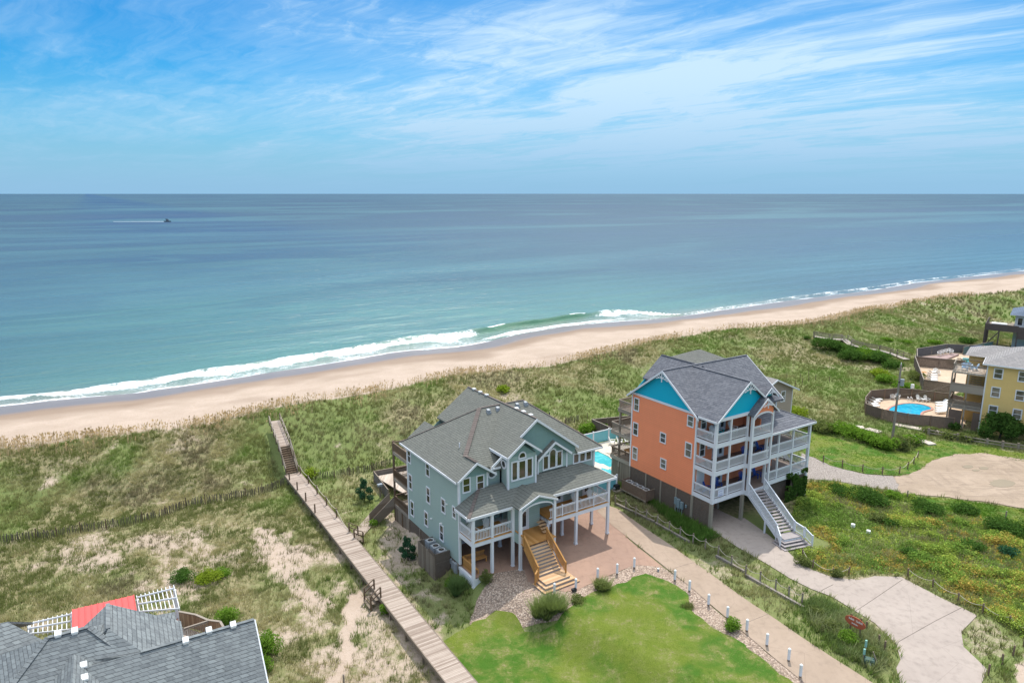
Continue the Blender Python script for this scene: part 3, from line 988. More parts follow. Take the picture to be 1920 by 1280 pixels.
def door(par, p, r, n, w, h, m=WHITE, glass=GLASS, leaves=1):
    """p = foot of the door centre on the wall plane"""
    f = MB()
    wbox(f, p, r, n, -w / 2 - 0.12, -w / 2, 0, h + 0.12, 0.003, 0.07)
    wbox(f, p, r, n, w / 2, w / 2 + 0.12, 0, h + 0.12, 0.003, 0.07)
    wbox(f, p, r, n, -w / 2, w / 2, h, h + 0.12, 0.003, 0.07)
    wbox(f, p, r, n, -w / 2, w / 2, 0.01, h, 0.003, 0.035)
    d = f.build('door', m, par)
    g = MB()
    lw = w / leaves
    for k in range(leaves):
        u = -w / 2 + lw * (k + 0.5)
        wbox(g, p, r, n, u - lw * 0.28, u + lw * 0.28, 0.35, h - 0.25, 0.036, 0.045)
    g.build('pane', glass, d)
    return d


def rail(par, p, q, h=1.02, m=WHITE, gap=0.15, name='railing', posts=False, bal=0.04, top=0.11):
    """p, q on the deck surface; sloping runs are allowed"""
    p, q = Vector(p), Vector(q)
    L = (q - p).length
    mb = MB()
    up = Vector((0, 0, 1))
    mb.bar(p + up * h, q + up * h, top, 0.055)
    mb.bar(p + up * (h - 0.11), q + up * (h - 0.11), 0.05, 0.07)
    mb.bar(p + up * 0.12, q + up * 0.12, 0.05, 0.07)
    n = max(1, int(L / gap))
    for k in range(1, n):
        c = p.lerp(q, k / n)
        mb.box(c.x - bal / 2, c.x + bal / 2, c.y - bal / 2, c.y + bal / 2, c.z + 0.10, c.z + h - 0.10)
    if posts:
        for c in (p, q):
            mb.box(c.x - 0.055, c.x + 0.055, c.y - 0.055, c.y + 0.055, c.z - 0.05, c.z + h + 0.07)
    return mb.build(name, m, par)


def post(par, b, a, z0, z1, s=0.20, m=WHITE, cap=False):
    mb = MB().box(b - s / 2, b + s / 2, a - s / 2, a + s / 2, z0, z1)
    mb.box(b - s / 2 - 0.03, b + s / 2 + 0.03, a - s / 2 - 0.03, a + s / 2 + 0.03, z0, z0 + 0.22)
    if cap: mb.box(b - s / 2 - 0.03, b + s / 2 + 0.03, a - s / 2 - 0.03, a + s / 2 + 0.03, z1 - 0.15, z1 - 0.002)
    return mb.build('post', m, par)


def gable_solid(mb, ridge0, ridge1, half, drop, th=0.16):
    """gable roof plates along ridge0->ridge1, half wide on either side, drop high"""
    r0, r1 = Vector(ridge0), Vector(ridge1)
    d = (r1 - r0).normalized()
    s = Vector((d.y, -d.x, 0)) * half
    dn = Vector((0, 0, -drop))
    for sg in (-1, 1):
        e0, e1 = r0 + s * sg + dn, r1 + s * sg + dn
        mb.slab([r0, r1, e1, e0], th)


def rake(par, ridge, half, drop, outv, w=0.24, t=0.07, m=WHITE):
    """two white rake boards under the roof edge of a gable; outv = outward unit vector (level)"""
    r = Vector(ridge)
    o = Vector((outv[0], outv[1], 0))
    s = Vector((-o.y, o.x, 0)) * half
    mb = MB()
    for sg in (-1, 1):
        e = r + s * sg + Vector((0, 0, -drop))
        a, b = r + o * 0.004, e + o * 0.004
        dz = Vector((0, 0, -w))
        q = [a, b, b + dz, a + dz]
        q += [v + o * t for v in q]
        mb.solid(q, [(0, 1, 2, 3), (7, 6, 5, 4), (0, 4, 5, 1), (1, 5, 6, 2), (2, 6, 7, 3), (3, 7, 4, 0)])
    return mb.build('rake_board', m, par)


def tri_wall(par, apex, half, drop, outv, m, name='gable_wall', th=0.05):
    a = Vector(apex)
    o = Vector((outv[0], outv[1], 0))
    s = Vector((-o.y, o.x, 0)) * half
    q = [a, a + s + Vector((0, 0, -drop)), a - s + Vector((0, 0, -drop))]
    q += [v - o * th for v in q]
    return MB().solid(q, [(0, 1, 2), (5, 4, 3), (0, 3, 4, 1), (1, 4, 5, 2), (2, 5, 3, 0)]).build(name, m, par)


def strip(mb, p, q, w=0.26, t=0.03):
    """ridge or hip cap"""
    p, q = Vector(p) + Vector((0, 0, 0.012)), Vector(q) + Vector((0, 0, 0.012))
    mb.bar(p, q, w, t)


def vents(par, pts, m, s=0.34, name='roof_vent'):
    for c in pts:
        mb = MB()
        x, y, z = c
        mb.solid([(x - s / 2, y - s / 2, z), (x + s / 2, y - s / 2, z), (x + s / 2, y + s / 2, z), (x - s / 2, y + s / 2, z), (x - s / 2, y - s / 2, z + 0.22), (x + s / 2, y - s / 2, z + 0.22), (x + s * 0.4, y + s * 0.4, z + 0.3), (x - s * 0.4, y + s * 0.4, z + 0.3)],
                 [(3, 2, 1, 0), (4, 5, 6, 7), (0, 1, 5, 4), (1, 2, 6, 5), (2, 3, 7, 6), (3, 0, 4, 7)])
        mb.box(x - s / 2 - 0.06, x + s / 2 + 0.06, y - s / 2 - 0.06, y + s / 2 + 0.06, z - 0.25, z + 0.03)
        mb.build(name, m, par)


def pipe(par, x, y, z, h=0.5, m=WHITE):
    MB().tube((x, y, z - 0.3), (x, y, z + h), 0.055).build('vent_pipe', m, par)


# ------------------------------------------------------------------ green house
def green_house():
    H = thing('beach_house', 'sage green three-storey beach house with grey-green roof and white porch posts', 'house', (GF.o[0], GF.o[1], 0), GF.ang)
    X, nX, Y, nY = (1, 0), (-1, 0), (0, 1), (0, -1)
    W = 15.45
    # body
    wl = MB()
    t = 0.2
    wl.box(0, t, 2.4, 13.3, 0.28, 8.5)                       # ocean-left side
    wl.box(t, 3.0, 2.4, 2.6, 3.45, 8.5)                      # front, left bay of the upper floors
    wl.box(3.0, 4.6, 2.9, 3.1, 3.45, 8.6)
    wl.box(2.8, 3.0, 2.6, 3.1, 5.0, 8.55)
    wl.box(4.6, W, 2.4, 2.6, 3.45, 8.5)
    wl.box(W - t, W, 2.6, 13.3, 3.45, 8.5)
    wl.box(t, W - t, 13.1, 13.3, 0.28, 8.5)
    wl.box(0.2, 6.6, 6.0, 6.2, 0.02, 3.2)                    # ground-floor store room
    wl.box(6.6, 6.8, 6.0, 13.1, 0.02, 3.2)
    wl.box(6.8, W, 12.0, 12.2, 0.02, 3.2)
    wl.build('wall', G_SIDE, H)
    MB().box(t, W - t, 2.45, 13.1, 3.02, 3.4).build('floor_slab', WHITE, H)
    # corner boards and bands
    cb = MB()
    for x, y in ((0, 2.4), (0, 13.3)):
        cb.box(x - 0.03, x + 0.16, y - 0.03 if y < 5 else y - 0.16, y + 0.16 if y < 5 else y + 0.03, 0.25, 8.42)
    cb.box(W - 0.16, W + 0.03, 2.37, 2.56, 6.4, 8.42)
    cb.box(2.86, 3.03, 2.36, 2.42, 7.2, 8.5)
    cb.box(-0.035, 0.0, 2.6, 13.1, 8.2, 8.42)
    cb.box(4.56, 4.75, 1.5, 1.56, 6.5, 9.55)
    cb.box(7.58, 7.76, 1.5, 1.56, 6.5, 9.4)
    cb.box(4.57, 4.6, 1.56, 1.7, 6.5, 9.5)
    cb.box(8.35, 8.5, 2.20, 2.268, 7.1, 8.6)
    cb.box(11.75, 11.9, 2.20, 2.268, 7.1, 8.6)
    cb.each('corner_board', WHITE, H)
    # projecting bay
    MB().prism([(4.6, 1.55), (7.72, 1.55), (7.72, 2.4), (4.6, 2.4)], 6.2, 9.7).build('bay_wall', G_SIDE, H)
    MB().solid([(4.6, 1.56, 9.6), (7.72, 1.56, 9.6), (6.16, 1.56, 10.75), (4.6, 2.9, 9.6), (7.72, 2.9, 9.6), (6.16, 2.9, 10.75)], [(0, 1, 2), (3, 5, 4), (0, 3, 4, 1), (1, 4, 5, 2), (2, 5, 3, 0)]).build('gable_wall', G_FISH, H)
    # roofs (closed plates that run into each other)
    rf = MB()
    E, T = 8.42, 12.55
    c = [(0.22, 2.62, 8.87), (15.42, 2.62, 8.87), (16.05, 2.62, E), (16.05, 14.0, E), (-0.42, 14.0, E), (-0.42, 2.62, E)]
    r0, r1 = (5.5, 8.1, T), (10.6, 8.1, T)
    vs = c + [r0, r1] + [(p[0], p[1], 8.26) for p in c]
    rf.solid(vs, [(0, 1, 7, 6), (1, 2, 3, 7), (3, 4, 6, 7), (4, 5, 0, 6), (13, 12, 11, 10, 9, 8), (0, 8, 9, 1), (1, 9, 10, 2), (2, 10, 11, 3), (3, 11, 12, 4), (4, 12, 13, 5), (5, 13, 8, 0)])
    rf.slab([(3.3, 2.40, 8.73), (4.4, 2.40, 8.73), (4.4, 2.75, 8.965), (3.3, 2.75, 8.965)], 0.14)
    rf.slab([(12.9, 1.95, E), (16.05, 1.95, E), (15.40, 2.63, 8.872), (12.9, 2.63, 8.872)], 0.14)
    rf.slab([(16.05, 1.95, E), (16.05, 2.63, E), (15.40, 2.63, 8.871)], 0.14)
    # cross gable
    k = 0.72
    rf.slab([(8.1, 2.05, 12.72), (8.1, 14.9, 12.72), (6.16, 14.9, 11.32), (6.16, 2.05, 11.32)], 0.15)
    rf.slab([(6.16, 2.05, 11.32), (6.16, 14.9, 11.32), (4.3, 14.9, 9.98), (4.3, 1.12, 9.98), (6.16, 1.12, 11.32)], 0.15)
    rf.slab([(6.16, 1.12, 11.322), (6.16, 2.6, 11.322), (8.05, 2.6, 9.96), (8.05, 1.12, 9.96)][::-1], 0.15)
    rf.slab([(8.1, 14.9, 12.722), (8.1, 2.05, 12.722), (13.05, 2.05, 9.1), (13.05, 14.9, 9.1)], 0.15)
    # right dormer
    rf.slab([(10.15, 1.9, 10.15), (10.15, 4.5, 10.15), (8.15, 4.5, 8.68), (8.15, 1.9, 8.68)], 0.14)
    rf.slab([(10.15, 4.5, 10.152), (10.15, 1.9, 10.152), (12.15, 1.9, 8.68), (12.15, 4.5, 8.68)], 0.14)
    # little gable over the left corner
    rf.slab([(1.6, 1.9, 9.9), (1.6, 3.9, 9.9), (-0.425, 3.9, 8.46), (-0.425, 1.9, 8.46)], 0.14)
    rf.slab([(1.6, 4.6, 9.902), (1.6, 1.9, 9.902), (3.4, 1.9, 8.55), (3.4, 4.6, 8.55)], 0.14)
    # low rear gable
    rf.slab([(3.0, 10.0, 9.7), (3.0, 15.2, 9.7), (1.0, 15.2, 8.25), (1.0, 10.0, 8.25)], 0.14)
    rf.slab([(3.0, 15.2, 9.702), (3.0, 10.0, 9.702), (5.0, 10.0, 8.25), (5.0, 15.2, 8.25)], 0.14)
    rf.build('roof', G_ROOF, H)
    tri_wall(H, (8.2, 14.6, 12.5), 4.6, 3.4, (0, 1), G_FISH)
    hc = MB()
    strip(hc, (-0.42, 14.0, E), r0, 0.2)
    strip(hc, r0, r1, 0.2)
    strip(hc, (8.1, 2.05, 12.72), (8.1, 14.9, 12.72), 0.2)
    strip(hc, r1, (16.05, 1.95, E), 0.2)
    strip(hc, (1.5, 3.85, 9.78), (5.5, 8.1, T), 0.42)
    strip(hc, (1.6, 1.9, 9.9), (1.55, 3.85, 9.88), 0.3)
    hc.each('hip_cap', G_HIPC, H)
    # porch roof
    pr = MB()
    e = [(-0.45, -0.15, 5.9), (16.1, -0.15, 5.9), (16.1, 2.39, 5.9), (-0.45, 2.39, 5.9), (13.6, 2.39, 7.12), (2.05, 2.39, 7.12)]
    vs = e + [(p[0], p[1], 5.76) for p in e[:4]]
    pr.solid(vs, [(0, 1, 4, 5), (1, 2, 4), (3, 0, 5), (2, 3, 5, 4), (9, 8, 7, 6), (0, 6, 7, 1), (1, 7, 8, 2), (2, 8, 9, 3), (3, 9, 6, 0)])
    pr.slab([(6.15, -1.15, 6.86), (6.15, 2.3, 6.86), (4.0, 2.3, 6.0), (4.0, -1.15, 6.0)], 0.12)
    pr.slab([(6.15, 2.3, 6.862), (6.15, -1.15, 6.862), (8.3, -1.15, 6.0), (8.3, 2.3, 6.0)], 0.12)
    pr.build('porch_roof', G_ROOF, H)
    pc = MB()
    strip(pc, (-0.45, -0.15, 5.9), (2.05, 2.39, 7.12), 0.3)
    pc.build('hip_cap', G_HIPC, H)
    # fascias
    fa = MB()
    fa.box(-0.52, 16.17, -0.22, -0.15, 5.66, 5.885)
    fa.box(-0.52, -0.45, -0.15, 2.35, 5.66, 5.885)
    fa.box(16.1, 16.17, -0.15, 2.4, 5.66, 5.885)
    fa.box(12.9, 16.1, 1.88, 1.95, 8.22, 8.405)
    fa.box(3.3, 4.35, 2.33, 2.40, 8.55, 8.72)
    fa.box(-0.49, -0.42, 1.95, 14.0, 8.22, 8.405)
    fa.box(4.24, 4.3, 1.12, 4.9, 9.72, 9.96)
    fa.box(0.0, 15.4, 0.0, 2.38, 5.58, 5.70)
    fa.each('fascia', WHITE, H)
    rake(H, (8.1, 2.0, 12.7), 4.95, 3.62, (0, -1), 0.26)
    bg = [(8.1, 12.5), (4.75, 10.1), (4.75, 8.5), (12.95, 8.5), (12.95, 8.95)]
    MB().solid([(x, y, z) for y in (2.33, 2.39) for x, z in bg], [(0, 1, 2, 3, 4), (9, 8, 7, 6, 5)] + [(i, (i + 1) % 5, (i + 1) % 5 + 5, i + 5) for i in range(5)]).build('gable_wall', G_FISH, H)
    rake(H, (6.16, 1.09, 11.3), 1.88, 1.35, (0, -1), 0.24)
    rake(H, (10.15, 1.87, 10.13), 2.0, 1.47, (0, -1), 0.24)
    tri_wall(H, (10.15, 2.262, 9.98), 1.95, 1.45, (0, -1), G_FISH)
    MB().box(8.35, 11.9, 2.27, 2.325, 7.2, 8.7).build('dormer_wall', G_SIDE, H)
    rake(H, (1.6, 1.87, 9.88), 2.0, 1.42, (0, -1), 0.22)
    tri_wall(H, (1.6, 2.385, 9.7), 1.8, 1.3, (0, -1), G_FISH)
    # entry gable with its arch
    rake(H, (6.15, -1.18, 6.84), 2.1, 0.85, (0, -1), 0.16)
    ar = MB()
    N = 14
    for i in range(N):
        x0, x1 = 4.4 + 3.5 * i / N, 4.4 + 3.5 * (i + 1) / N
        f0 = lambda x: 5.25 + 0.72 * math.sqrt(max(0, 1 - ((x - 6.15) / 1.76) ** 2))
        f1 = lambda x: 6.68 - abs(x - 6.15) * 0.4
        ar.solid([(x0, -1.0, f0(x0)), (x1, -1.0, f0(x1)), (x1, -1.0, f1(x1)), (x0, -1.0, f1(x0)), (x0, -0.9, f0(x0)), (x1, -0.9, f0(x1)), (x1, -0.9, f1(x1)), (x0, -0.9, f1(x0))], [(0, 1, 2, 3), (7, 6, 5, 4), (0, 4, 5, 1), (2, 6, 7, 3), (1, 5, 6, 2), (3, 7, 4, 0)])
    ar.build('entry_gable_wall', G_FISH, H)
    ab = MB()
    for i in range(N):
        x0, x1 = 4.4 + 3.5 * i / N, 4.4 + 3.5 * (i + 1) / N
        q = []
        for y in (-1.06, -1.003):
            for x, dz in ((x0, 0), (x1, 0), (x1, 0.14), (x0, 0.14)):
                q.append((x, y, f0(x) + dz - 0.01))
        ab.solid(q, [(0, 1, 2, 3), (7, 6, 5, 4), (0, 4, 5, 1), (1, 5, 6, 2), (2, 6, 7, 3), (3, 7, 4, 0)])
    ab.build('entry_arch', WHITE, H)
    # porch deck, beams, posts
    db = MB()
    db.box(-0.05, 4.2, -0.1, 0.0, 3.03, 3.42)
    db.box(8.0, 15.4, -0.1, 0.0, 3.03, 3.42)
    db.box(-0.05, 0.05, 0.0, 2.38, 3.03, 3.42)
    db.box(15.3, 15.4, 0.0, 2.38, 3.03, 3.42)
    db.box(0.05, 4.18, 0.002, 2.36, 3.1, 3.3)
    db.box(8.02, 15.3, 0.002, 2.36, 3.1, 3.3)
    db.build('porch_beam', WHITE, H)
    MB().box(0.06, 4.1, -0.14, 2.38, 3.425, 3.47).box(8.1, 15.28, -0.14, 2.38, 3.425, 3.47).build('porch_floor', NEWW, H)
    for b, a, z0, z1 in ((0.05, 0.0, -0.95, 5.7), (1.95, 0, -0.45, 5.7), (4.1, -0.05, -0.1, 5.7), (4.3, -1.0, -0.1, 6.0), (8.0, -1.0, 0.0, 6.0), (11.35, 0, 0, 5.7), (15.3, 0, 0, 5.7)):
        post(H, b, a, z0, z1, 0.24, WHITE, True)
    for b, a in ((8.05, 0.1), (11.35, 2.2), (11.35, 4.4), (15.25, 2.4), (8.3, 2.4), (8.3, 6), (15.25, 6.5), (11.35, 8.5), (5.0, 3.6), (15.25, 10)):
        post(H, b, a, 0, 3.05, 0.24)
    MB().box(0.05, 15.3, 2.5, 12, 2.7, 3.02).build('carport_ceiling', WHITE, H)
    for p, q in (((0.05, 0.15), (0.05, 2.3)), ((0.17, 0), (1.83, 0)), ((2.07, 0), (4.0, 0)), ((8.15, -0.02), (9.6, -0.02)), ((9.7, -0.02), (11.25, -0.02)), ((11.45, -0.02), (13.4, -0.02)), ((13.5, -0.02), (15.18, -0.02)), ((15.3, 0.12), (15.3, 2.35))):
        rail(H, (*p, 3.47), (*q, 3.47), 1.0, WHITE)
    for b in (9.65, 13.45):
        MB().box(b - .06, b + .06, -0.08, 0.04, 3.45, 4.6).build('railing_post', WHITE, H)
    # windows: side wall
    for a, z, w, h, g in ((12.67, 7.3, 0.62, 1.35, GLASS), (8.47, 7.35, 0.62, 1.35, GLASS), (12.53, 4.55, 0.62, 1.45, GLASS), (8.5, 4.65, 0.62, 1.45, GLASS), (5.38, 4.8, 0.62, 1.25, GLASS), (3.25, 5.0, 0.5, 0.95, GLASSB), (12.3, 1.75, 0.62, 1.45, GLASS), (9.09, 1.95, 0.62, 1.35, GLASS), (5.83, 1.9, 0.62, 1.45, GLASS)):
        window(H, (0, a, z), nY, (-1, 0), w, h, g)
    for a, z in ((4.6, 5.35), (7.9, 2.55), (5.8, 2.95)):
        MB().tube((-0.02, a, z - 0.09), (-0.16, a, z - 0.02), 0.09, 0.07).build('wall_vent', PLASTIC, H)
    # front windows
    for b, z in ((0.78, 7.75), (2.2, 7.7)):
        window(H, (b, 2.4, z), X, nY, 0.62, 1.2, GLASSG)
    roundwin(H, (3.75, 2.9, 8.0), X, nY, 0.34)
    roundwin(H, (4.6, 2.2, 8.95), nY, (-1, 0), 0.30)
    for b, w, z0, h, ac in ((5.33, 0.50, 7.52, 1.65, False), (6.16, 0.66, 7.52, 1.62, True), (6.98, 0.50, 7.52, 1.65, False)):
        window(H, (b, 1.55, z0 + h / 2), X, nY, w, h, GLASSG, False, arch=False, fw=0.13)
    window(H, (6.16, 1.55, 9.56), X, nY, 0.62, 0.14, GLASSG, False, arch=True, fw=0.12)
    for b, w, h, ac in ((9.33, 0.50, 1.25, False), (10.13, 0.66, 1.45, True), (10.93, 0.50, 1.4, False)):
        window(H, (b, 2.262, 7.42 + h / 2), X, nY, w, h, GLASSG, False, arch=ac, fw=0.13)
    for k in range(3):
        window(H, (13.1 + 0.78 * k, 2.4, 7.62), X, nY, 0.56, 0.85, GLASSG, False, fw=0.12)
    # porch level doors and windows
    for b, w, h, z in ((1.2, 0.8, 1.2, 4.9), (3.2, 0.8, 1.2, 4.9), (9.4, 0.8, 1.3, 4.85), (12.9, 1.4, 1.3, 4.85)):
        window(H, (b, 2.4 if not 3 < b < 4.6 else 2.9, z), X, nY, w, h, GLASS, False, cols=2 if w > 1 else 1)
    door(H, (11.0, 2.4, 3.48), X, nY, 0.85, 2.05)
    door(H, (14.5, 2.4, 3.48), X, nY, 0.85, 2.05)
    door(H, (2.6, 6.0, 0.03), X, nY, 0.9, 2.05)
    # retaining kerb and lattice below the side wall
    MB().box(-0.06, 0.16, 0.14, 2.55, -0.25, 0.02).box(-0.02, 0.12, 0.14, 2.5, -1.2, -0.25).box(0.16, 15.4, -0.12, -0.02, -0.9, -0.03).build('slab_kerb', WHITE, H)
    lt = MB().box(0.0, 0.06, 2.7, 13.3, -2.2, 0.28)
    lt.build('lattice_skirt', LATT, H)
    sk = MB()
    for a in (2.7, 5.2, 7.9, 10.6, 13.2):
        sk.box(-0.07, 0.07, a - 0.09, a + 0.09, -2.1, 0.28)
    sk.box(0.08, 0.14, 3.0, 6.0, -2.0, 0.27)
    sk.each('skirt_post', OLDW, H)
    # meter boxes at the corner
    mt = MB().box(-0.28, -0.02, 2.75, 3.15, -0.75, 0.2).box(-0.22, -0.02, 3.3, 3.7, -0.6, 0.1).box(-0.2, -0.02, 3.85, 4.05, -0.3, 0.15)
    for a in (2.85, 3.05, 3.4, 3.6):
        mt.tube((-0.12, a, -2.0), (-0.12, a, -0.7), 0.03)
    mt.build('meter_box', GREYM, H)
    # rear decks
    for z in (6.3, 3.3, 0.3):
        d = MB().box(0.2, 9.0, 13.3, 17.2, z - 0.28, z)
        d.box(0.12, 0.2, 13.3, 17.3, z - 0.32, z + 0.02).box(0.12, 9.0, 17.2, 17.28, z - 0.32, z + 0.02)
        d.build('rear_deck', OLDW, H)
        rail(H, (0.16, 13.4, z), (0.16, 17.15, z), 1.0, DARKW, 0.13)
        rail(H, (0.3, 17.2, z), (8.9, 17.2, z), 1.0, DARKW, 0.13)
    for b, a in ((0.2, 17.2), (4.5, 17.2), (9, 17.2), (0.2, 15.3)):
        MB().box(b - .09, b + .09, a - .09, a + .09, -2.2, 7.45 if a > 17 else 0.1).build('post', DARKW, H)
    MB().box(0.17, 0.23, 13.4, 17.1, -2.1, 0.02).build('deck_skirt', FENCEY, H)
    # steps from the deck down to the side path
    st = MB()
    for k in range(9):
        st.box(0.15 - 0.27 * (k + 1), 0.15 - 0.27 * k, 17.35, 18.5, 0.05 - 0.19 * (k + 1) - 0.05, 0.05 - 0.19 * (k + 1))
    st.build('deck_steps', OLDW, H)
    s2 = MB()
    for a in (17.3, 18.5):
        s2.solid([(0.15, a, -0.3), (-2.3, a, -2.0), (-2.3, a, -0.75), (0.15, a, 1.1), (0.15, a + .05, -0.3), (-2.3, a + .05, -2.0), (-2.3, a + .05, -0.75), (0.15, a + .05, 1.1)], [(0, 1, 2, 3), (7, 6, 5, 4), (0, 4, 5, 1), (1, 5, 6, 2), (2, 6, 7, 3), (3, 7, 4, 0)])
    s2.each('stair_wall', OLDW, H)
    # front stair: sunken landing inside the arch, flight, and stepped platform
    TR = m_wood('pale stair boards', (0.46, 0.29, 0.16), (0.60, 0.42, 0.26), 0.28, 1, gap=False)  # treads in a paler timber tone than the handrails
    RS = m_paint('grey stair risers', (0.30, 0.30, 0.33))
    LZ = 2.5
    MB().box(4.36, 7.9, -1.5, 1.15, LZ - 0.06, LZ).build('landing', NEWW, H)
    MB().box(4.36, 7.9, 1.16, 1.26, LZ, 5.7).box(4.2, 4.3, -0.9, 1.2, LZ, 3.42).each('entry_wall', G_SIDE, H)
    door(H, (6.1, 1.16, LZ), X, nY, 0.85, 2.05)
    st, ris = MB(), MB()
    n, z0, z1, y0, y1 = 9, 0.55, LZ, -3.6, -1.5
    for k in range(n):
        yy = y0 + (y1 - y0) * k / n
        zt = z0 + (z1 - z0) * (k + 1) / (n + 1)
        st.box(4.45, 6.8, yy - 0.03, yy + 0.26, zt - 0.045, zt)
        ris.box(4.45, 6.8, yy + 0.005, yy + 0.03, zt - 0.19, zt - 0.046)
    for (b0, b1, a0, zt) in ((4.35, 6.95, -4.85, 0.55), (4.08, 7.25, -5.15, 0.36), (3.8, 7.55, -5.45, 0.17)):
        st.box(b0, b1, a0, -3.6, zt - 0.05, zt)
        ris.box(b0 + .02, b1 - .02, a0 + .02, -3.62, zt - 0.2, zt - 0.052)
    for k in range(4):
        st.box(7.1, 7.85, -0.6 + .28 * k, -0.3 + .28 * k, LZ + .2 * (k + 1) - .05, LZ + .2 * (k + 1))
    st.build('stair_tread', TR, H)
    ris.build('stair_riser', RS, H)
    sg = MB()
    for b in (4.4, 6.85):
        sg.bar((b, -3.6, 0.4), (b, -1.45, 2.35), 0.07, 0.3)
    sg.each('stringer', NEWW, H)
    rail(H, (4.4, -3.65, 0.55), (4.4, -1.45, LZ), 1.0, NEWW, 0.13, 'handrail', True, top=0.13)
    rail(H, (6.87, -4.3, 0.55), (6.87, -1.45, LZ + .05), 1.0, NEWW, 0.13, 'handrail', True, top=0.13)
    rail(H, (4.3, -3.7, 0.4), (3.9, -3.9, 0.15), 1.0, NEWW, 0.13, 'handrail', True, top=0.13)
    rail(H, (4.3, -1.35, LZ), (4.3, -0.2, LZ), 1.0, NEWW, 0.13)
    # roof furniture
    zr = lambda b, a: 8.42 + (T - 8.42) * (a - 1.95) / 6.15
    vents(H, [(6.2, 7.55, zr(6, 7.55)), (7.3, 7.6, zr(7, 7.6))], GREYM)
    vents(H, [(9.6, 7.6, zr(9, 7.6)), (10.6, 7.6, zr(10, 7.6))], GREYM)
    pipe(H, 1.9, 5.6, 10.0)
    pipe(H, 12.6, 6.2, 11.0, 0.4, BLACK)
    rv = MB()
    for a in (11.0, 12.3, 13.6): rv.box(7.95, 8.25, a - .2, a + .2, 12.7, 12.84)
    for a in (3.2, 4.4, 5.6): rv.box(8.05, 8.4, a - .2, a + .2, 12.62, 12.79)
    rv.each('ridge_vent', PLASTIC, H)
    return H


green_house()


# ------------------------------------------------------------------ orange house
def bracket(par, apex, n, w, m=WHITE):
    """white sunburst truss in a gable peak"""
    ax, ay, az = apex
    mb = MB()
    r = (-n[1], n[0])
    pt = lambda u, z: (ax + r[0] * u + n[0] * 0.12, ay + r[1] * u + n[1] * 0.12, az + z)
    s = w / 2
    mb.bar(pt(-s, -s * 0.95), pt(0, -s * 0.62), 0.05, 0.09)
    mb.bar(pt(0, -s * 0.62), pt(s, -s * 0.95), 0.05, 0.09)
    mb.bar(pt(0, 0), pt(0, -s * 1.25), 0.07, 0.10)
    for u in (-0.45, 0.45):
        mb.bar(pt(0, -s * 0.8), pt(u * s, -s * 0.40), 0.05, 0.06)
    for u in (-0.75, 0.75):
        mb.bar(pt(0, -s * 0.8), pt(u * s, -s * 0.66), 0.05, 0.06)
    mb.build('gable_bracket', m, par)


